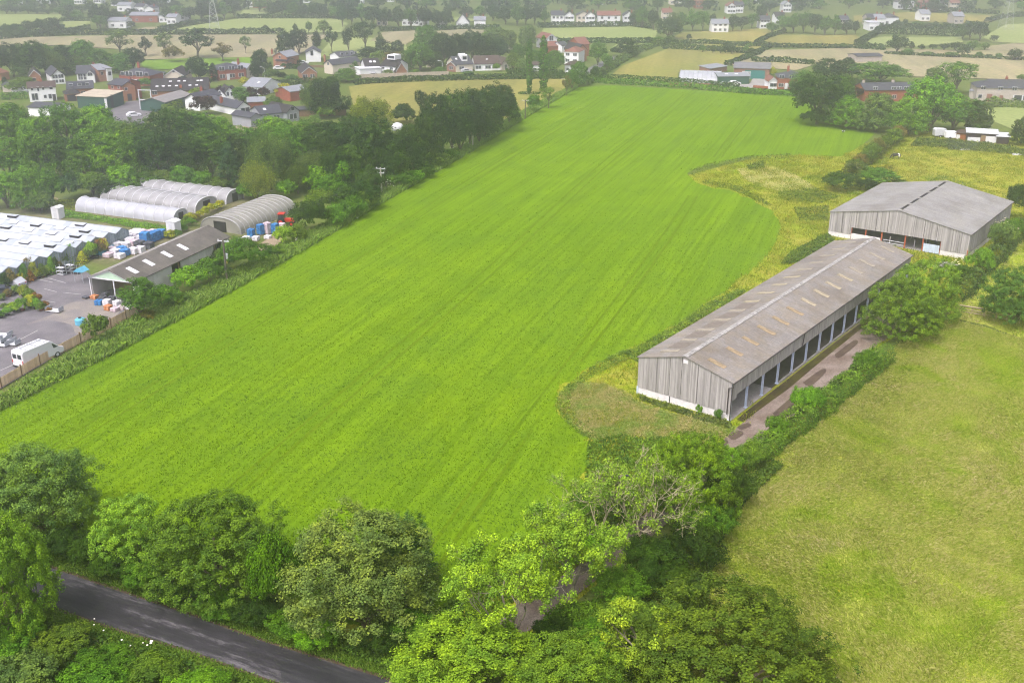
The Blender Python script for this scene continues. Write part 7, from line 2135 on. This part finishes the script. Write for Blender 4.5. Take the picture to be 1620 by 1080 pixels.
band([(20, 38, 56, 26, 'deep'), (48, 32, 55, 26, 'deep'), (66, 30, 55, 22, 'dark'), (84, 28, 54, 24, 'deep'), (8, 38, 54, 16, 'deep'), (96, 38, 52, 14, 'mid'), (34, 42, 56, 18, 'mid')], ('in the clump in the misty left fields', 'counted'), 'misty clump in the left fields')
band([(152, 7, 46, 26, 'deep'), (166, 5, 44, 28, 'deep'), (182, 14, 42, 24, 'dark'), (192, 20, 42, 18, 'deep'), (158, 24, 47, 24, 'mid'), (176, 28, 44, 20, 'deep'), (110, 17, 34, 22, 'deep'), (122, 16, 34, 20, 'mid'), (208, 34, 46, 14, 'deep')], ('in the tall misty clump left of the hazy farm', 'counted'), 'tall misty clump left of the hazy farm')
band([(10, 8, 23, 24, 'deep'), (24, 10, 23, 20, 'deep'), (44, 8, 23, 24, 'dark'), (58, 12, 23, 22, 'deep'), (76, 14, 24, 22, 'deep'), (94, 12, 24, 24, 'mid'), (110, 8, 22, 22, 'deep'), (130, 8, 22, 24, 'deep'), (210, 14, 32, 24, 'deep'), (226, 18, 34, 22, 'deep'), (246, 16, 34, 26, 'deep'), (264, 14, 36, 26, 'deep'), (282, 8, 34, 26, 'mid'), (300, 10, 34, 28, 'deep'), (318, 6, 34, 28, 'deep'), (336, 4, 33, 28, 'deep'), (354, 4, 31, 28, 'mid'), (370, 6, 29, 26, 'deep')],
     ('in the left misty belt', 'from the frame edge'), 'left misty tree belt')
band([(430, 4, 29, 24, 'deep'), (446, 2, 29, 28, 'deep'), (464, 4, 30, 26, 'mid'), (480, 8, 30, 22, 'deep'), (496, 6, 30, 26, 'deep'), (512, 8, 31, 24, 'deep'), (528, 10, 32, 22, 'mid'), (541, 6, 44, 18, 'blue'), (556, 8, 40, 26, 'deep'), (572, 6, 38, 26, 'mid'), (590, 10, 44, 28, 'deep'), (610, 12, 46, 28, 'deep'), (630, 10, 46, 28, 'deep'), (650, 14, 46, 26, 'mid'), (672, 12, 46, 28, 'deep'), (690, 16, 46, 26, 'deep'), (706, 14, 46, 24, 'deep'), (740, 12, 30, 26, 'deep'), (760, 10, 30, 26, 'mid'), (780, 8, 34, 28, 'deep'), (800, 10, 40, 28, 'deep'), (818, 8, 42, 26, 'mid'), (832, 12, 40, 24, 'deep'), (420, 40, 52, 14, 'deep'), (467, 38, 54, 10, 'deep'), (488, 34, 54, 12, 'mid'), (512, 32, 56, 22, 'grey')],
     ('in the middle misty belt', 'from the hazy farm'), 'middle misty tree belt')
band([(846, 12, 40, 22, 'deep'), (862, 14, 40, 18, 'mid'), (902, 16, 40, 14, 'deep'), (938, 14, 40, 12, 'deep'), (1016, 10, 46, 28, 'mid'), (1004, 18, 44, 18, 'deep'), (1034, 14, 50, 18, 'deep'), (1078, 20, 50, 22, 'mid'), (1096, 16, 50, 26, 'mid'), (1112, 18, 50, 24, 'mid'), (1128, 22, 50, 14, 'deep'), (1160, 24, 51, 22, 'deep'), (1174, 26, 50, 20, 'deep'), (1190, 22, 46, 22, 'mid'), (1206, 6, 36, 20, 'deep'), (1222, 36, 54, 20, 'mid'), (1240, 24, 54, 26, 'mid'), (1256, 22, 53, 24, 'mid'), (1272, 18, 54, 26, 'mid'), (1290, 22, 56, 22, 'deep'), (1306, 26, 57, 24, 'mid'), (1322, 24, 57, 24, 'mid'), (1340, 32, 56, 22, 'deep'), (1354, 33, 55, 14, 'deep'), (1186, 68, 76, 10, 'mid')],
     ('in the right misty belt', 'from the white terrace'), 'right misty tree belt')
band([(1148, 66, 86, 12, 'deep'), (1158, 68, 87, 13, 'deep'), (1140, 74, 86, 12, 'dark'), (1112, 72, 84, 12, 'mid'), (1188, 76, 88, 12, 'deep'), (1180, 72, 86, 12, 'mid'), (1128, 74, 85, 10, 'deep')], ('on the hedge of the olive strip', 'counted'), 'small trees on the hedge of the olive strip')
band([(1420, 54, 86, 36, 'deep'), (1442, 66, 80, 14, 'deep'), (1458, 70, 80, 14, 'dark'), (1476, 70, 80, 14, 'deep'), (1494, 68, 81, 18, 'deep'), (1512, 66, 82, 20, 'deep'), (1435, 78, 88, 20, 'mid'), (1468, 82, 90, 24, 'mid'), (1505, 82, 92, 22, 'mid'), (1525, 70, 92, 22, 'deep'), (1540, 64, 82, 22, 'mid'), (1558, 68, 80, 14, 'mid'), (1536, 33, 64, 28, 'deep'), (1552, 34, 66, 26, 'deep'), (1524, 40, 64, 22, 'dark'), (1573, 56, 67, 14, 'deep'), (1549, 82, 93, 16, 'mid'), (1565, 86, 93, 12, 'deep'), (1580, 84, 94, 12, 'mid'), (1605, 77, 97, 24, 'deep'), (1361, 66, 77, 14, 'deep'), (1334, 68, 78, 14, 'mid')],
     ('in the clumps beyond the straw field', 'counted'), 'clumps beyond the straw field')
band([(1372, 28, 42, 16, 'grey'), (1420, 32, 46, 22, 'deep'), (1450, 34, 46, 24, 'mid'), (1466, 36, 46, 18, 'deep'), (1480, 34, 46, 12, 'deep'), (1496, 36, 47, 18, 'dark'), (1512, 38, 47, 16, 'deep'), (1510, 26, 34, 10, 'deep'), (1432, 30, 42, 10, 'deep')], ('around the misty farm on the right', 'counted'), 'trees around the misty farm on the right')
items = []
for i in range(38):
    x = -30 + i * 44.5 + rnd.uniform(-8, 8)
    items.append((x, rnd.uniform(-8, 4), rnd.uniform(14, 22), rnd.uniform(20, 34), rnd.choice(['deep', 'mid', 'dark', 'deep'])))
band(items, ('in the hazy belt along the top', 'across'), 'hazy belt along the top')
# the wood that closes the view: one mass
rng = np.random.default_rng(99)
C, N = [], []
for k in range(620):
    y = rng.uniform(660, 1080)
    x = rng.uniform(-.52, .52) * y * 1.05
    w_, h_ = rng.uniform(7, 14), rng.uniform(7, 13)
    d = dirs(46, rng, -.1)
    q = d * np.array([w_ / 2, w_ / 2, h_]) * rng.uniform(.7, 1.05, (46, 1))
    C.append(q + np.array([x, y, .2]))
    N.append(d + rng.normal(size=d.shape) * .4)
C, N = np.vstack(C), np.vstack(N)
o = obj('far_woods', leaf_mesh('far_woods', leaves(C, N, rng.uniform(.9, 1.9, len(C)), rng)), LEAF)
o.color = (*TINT['deep'], 1)
tag(o, 'hazy mass of trees closing the view', 'woods', None, 'stuff')

# distant houses: simple but whole
FARM = []
def farhouse(px, py, wpx, label, wall=WHITER, roof=SLATE, kind='gable', eave=4.8, rise=2.6, depth=8, group='houses in the mist', two=True, ang=0.0):
    p = ground(px, py)
    W = max(5, wpx * depth_of(p) / FOC)
    wn = F2([.2, .5, .8], 1.4, 3.8, 1.3, 1.2) if two else F1([.25, .75], 1.4, 1.4, 1.2)
    q = p + Vector((W * math.cos(ang), W * math.sin(ang), 0))
    aa = (px, py)
    u = (q.x / (q.y * cp + CAM_H * sp)) * FOC + 810
    v = image_y((q.x, q.y, 0))
    return house(label, aa, (u, v), depth, eave, rise, wall, roof, kind, wn, (), [(.8, .5, .9)], group=group)
for i, (x, y, w_, kd) in enumerate([(872, 40, 20, 'gable'), (893, 40.5, 13, 'front'), (912, 40.5, 22, 'front'), (926, 41, 12, 'front'), (945, 40.5, 36, 'gable'), (986, 41, 17, 'front')]):
    farhouse(x, y, w_, 'bright white house in the misty terrace behind the pale green field, %s along' % ORD[i], WHITER if i != 2 else CREAM, TILER if i in (4,) else SLATE, kd, 5.0, 2.8)
for i, (x, y, w_, wl, rf, kd) in enumerate([(636, 41, 8, WHITER, SLATE, 'gable'), (648, 41, 8, WHITER, SLATE, 'front'), (662, 43, 8, WHITER, SLATE, 'gable'), (690, 44.5, 8, WHITER, SLATE, 'gable'), (722, 44, 20, WHITER, SLATE, 'front'), (750, 44, 18, WHITER, SLATEP, 'gable'), (596, 42, 9, CREAM, SLATE, 'gable')]):
    farhouse(x, y, w_, 'white house beside the misty road, %s from the open trees' % ORD[i], wl, rf, kd, 3.6 if i != 4 else 2.6, 2.4 if i != 4 else 6.0, two=False)
for i, (x, y, w_, wl, rf, kd) in enumerate([(172, 45, 28, WHITER, SLATEP, 'gable'), (206, 36, 44, BRICK, SLATEP, 'gable'), (186, 18.5, 22, WHITER, SLATEP, 'gable'), (214, 21, 12, WHITER, SLATE, 'gable'), (230, 24, 14, WHITER, SLATE, 'front'), (252, 36, 9, WHITER, SLATEP, 'gable'), (278, 33, 9, WHITER, SLATEP, 'flat'), (264, 39, 12, WHITER, SLATEP, 'gable')]):
    farhouse(x, y, w_, 'building of the hazy farm on the left, %s counted' % ORD[i], wl, rf, kd, 3.6, 2.0, two=False, depth=10)
for i, (x, y, w_, wl, rf, kd) in enumerate([(1372, 41.5, 22, STONE, SLATE, 'gable'), (1384, 42, 12, WHITER, SLATEP, 'gable'), (1397, 40, 24, WHITER, SLATE, 'hip'), (1374, 49, 18, WHITER, GALV, 'flat'), (1456, 34, 14, WHITER, SLATEP, 'gable'), (1508, 38, 16, STONE, SLATEP, 'gable')]):
    farhouse(x, y, w_, 'building of the misty farm on the right, %s counted' % ORD[i], wl, rf, kd, 3.8, 2.8, two=False, depth=9)
for i, (x, y, w_, wl, rf, kd) in enumerate([(1419, 15, 9, WHITER, SLATE, 'front'), (1432, 15, 8, WHITER, SLATEP, 'front'), (1456, 16, 20, BRICK, TILER, 'hip'), (1488, 16, 12, WHITER, SLATE, 'gable'), (1503, 17, 14, CREAM, TILER, 'gable'), (1150, 22, 12, WHITER, TILER, 'front'), (1162, 21, 9, WHITER, SLATE, 'gable'), (1126, 52, 26, WHITER, SLATEP, 'gable'), (1226, 40, 12, WHITER, TILEK, 'gable'), (1238, 20, 12, WHITER, SLATEP, 'front'), (1202, 46, 10, WHITER, SLATE, 'gable'), (1048, 33, 12, CREAM, TILER, 'gable'), (1196, 6, 12, WHITER, SLATE, 'gable'), (1326, 46, 10, STONE, SLATE, 'gable')]):
    farhouse(x, y, w_, 'house among the right misty trees, %s counted' % ORD[i], wl, rf, kd, 4.2, 2.8)
for i, (x, y, w_, wl, rf, kd) in enumerate([(10, 9, 18, WHITER, TILER, 'gable'), (58, 6.5, 20, WHITER, SLATEP, 'gable'), (118, 7, 12, WHITER, SLATE, 'gable'), (148, 6, 10, WHITER, SLATE, 'front'), (176, 10, 10, WHITER, SLATEP, 'gable'), (250, 5, 20, WHITER, SLATEP, 'gable'), (388, 12, 12, WHITER, SLATE, 'front'), (400, 13, 20, BRICK, TILER, 'gable'), (476, 5, 14, WHITER, SLATE, 'gable'), (562, 7, 9, WHITER, SLATE, 'gable'), (610, 4, 8, WHITER, SLATE, 'front'), (942, 8, 9, WHITER, SLATE, 'front'), (1060, 8, 14, CREAM, TILER, 'gable'), (1074, 5, 12, WHITER, TILER, 'front'), (1100, 14, 16, BRICK, TILER, 'gable')]):
    farhouse(x, y, w_, 'small hazy house at the top of the view, %s across' % ORD[i], wl, rf, kd, 4.2, 2.6)
# transmission towers dissolving in the mist
def pylon(px, py, H, label):
    t = thing('pylon', label, 'pylon', ground(px, py), .3)
    m = MB()
    for sx in (-1, 1):
        for sy in (-1, 1):
            m.tube([(sx * H * .1, sy * H * .1, 0), (sx * H * .03, sy * H * .03, H * .6), (sx * .2, sy * .2, H)], .06, 3)
    for k in range(8):
        z0, z1 = H * .6 * k / 8, H * .6 * (k + 1) / 8
        r0, r1 = H * (.1 - .07 * k / 8), H * (.1 - .07 * (k + 1) / 8)
        for sy in (-1, 1):
            m.tube([(-r0, sy * r0, z0), (r1, sy * r1, z1)], .03, 3)
            m.tube([(r0, sy * r0, z0), (-r1, sy * r1, z1)], .03, 3)
    m.build('tower', GALV, t)
    for z, w_ in ((.62, .16), (.75, .13), (.88, .1)):
        MB().box((0, 0, H * z), (H * w_ * 2, .25, .25)).build('crossarm', GALV, t)
pylon(340, 52, 26, 'faint lattice pylon standing in the large pale field')
pylon(1590, 48, 27, 'faint lattice pylon at the misty right')

# ------------------------------------------------------------------ standing crop, meadow grass
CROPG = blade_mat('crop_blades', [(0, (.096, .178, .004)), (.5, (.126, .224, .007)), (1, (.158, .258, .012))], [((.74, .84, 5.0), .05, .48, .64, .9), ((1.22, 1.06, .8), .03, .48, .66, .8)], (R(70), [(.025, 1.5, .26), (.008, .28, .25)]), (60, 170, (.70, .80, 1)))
MEADG = blade_mat('meadow_blades', [(0, (.25, .325, .035)), (.35, (.345, .40, .06)), (.7, (.44, .455, .11)), (1, (.52, .49, .19))], [((.76, 1.0, .25), .10, .48, .64, .8), ((1.12, 1.0, 1.5), .13, .5, .68, .9), ((.76, .86, .8), .35, .54, .7, .5)])
ROUGHG = blade_mat('rough_blades', [(0, (.15, .23, .010)), (.5, (.27, .325, .018)), (1, (.40, .37, .06))], [((.6, .85, .5), .12, .5, .64, .8), ((1.35, 1.08, 1.6), .09, .5, .66, .9)])
near = lambda P: np.clip((215 - P[:, 1]) / 110, 0.04, 1)
crop_near = [p for p in CROP_POLY]
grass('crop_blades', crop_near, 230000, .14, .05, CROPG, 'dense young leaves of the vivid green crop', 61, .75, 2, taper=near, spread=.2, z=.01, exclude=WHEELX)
MV = G([(1150, 752), (1240, 690), (1300, 645), (1400, 562), (1430, 540), (1500, 508), (1560, 520), (1640, 548), (1700, 570), (1700, 1110), (1000, 1110), (1000, 940), (1080, 850)])
grass('meadow_grass', MV, 150000, .40, .026, MEADG, 'long swirling hay grass of the meadow', 62, .85, 3, clump=.4, swirl=.6, spread=.24)
grass('meadow_grass', MEADOW2[:4] + MEADOW2[5:], 9000, .4, .05, MEADG, 'grass of the upper meadow', 63, .7, 3, clump=.4, swirl=.7, spread=.25)
CROPX = [(p.x, p.y) for p in CROP_POLY]
B1X = [(o_.x, o_.y) for o_ in (B1.matrix_basis @ Vector(c) for c in ((-.2, -.2, 0), (W1 + .3, -.2, 0), (W1 + .3, L1 + .2, 0), (-.2, L1 + .2, 0)))]
B2X = [(o_.x, o_.y) for o_ in (B2.matrix_basis @ Vector(c) for c in ((-.2, -.2, 0), (W2 + .3, -.2, 0), (W2 + .3, L2 + .2, 0), (-.2, L2 + .2, 0)))]
RV = G([(1040, 290), (1240, 238), (1355, 232), (1440, 205), (1620, 212), (1700, 222), (1700, 370), (1640, 345), (1560, 425), (1505, 485), (1395, 545), (1130, 730), (1010, 870), (840, 1010), (820, 860), (860, 640), (900, 580), (1180, 410)])
grass('rough_grass', RV, 70000, .36, .042, ROUGHG, 'rough tufted grass round the barns and paddock', 64, .6, 3, exclude=(CROPX, B1X, B2X, TRX), clump=.5, spread=.3)
DRYG = blade_mat('dry_blades', [(0, (.26, .30, .06)), (.5, (.42, .385, .13)), (1, (.52, .44, .22))], [((.62, .95, .5), .25, .46, .62, .9)])
grass('dry_grass', DRYWIDE, 9000, .3, .04, DRYG, 'bleached trampled grass by the barn gable', 65, .9, 3, spread=.25)

# ------------------------------------------------------------------ air
HAZE_DENSITY = 0.0011
hm = bpy.data.materials.new('haze')
hm.use_nodes = True
n = hm.node_tree.nodes
for x in list(n):
    if x.type == 'BSDF_PRINCIPLED':
        n.remove(x)
pvn = n.new('ShaderNodeVolumePrincipled')
pvn.inputs['Color'].default_value = (.905, .91, 1, 1)
pvn.inputs['Density'].default_value = HAZE_DENSITY
pvn.inputs['Anisotropy'].default_value = 0.88
pvn.inputs['Density Attribute'].default_value = ''
hm.node_tree.links.new(pvn.outputs[0], n['Material Output'].inputs['Volume'])
try:
    hm.cycles.homogeneous_volume = True
except Exception:
    pass
m = MB().span((-1600, -250, -1), (1600, 2400, 66))
o = m.build('haze', hm)
tag(o, 'thin mist thickening with distance', 'haze', None, 'stuff')
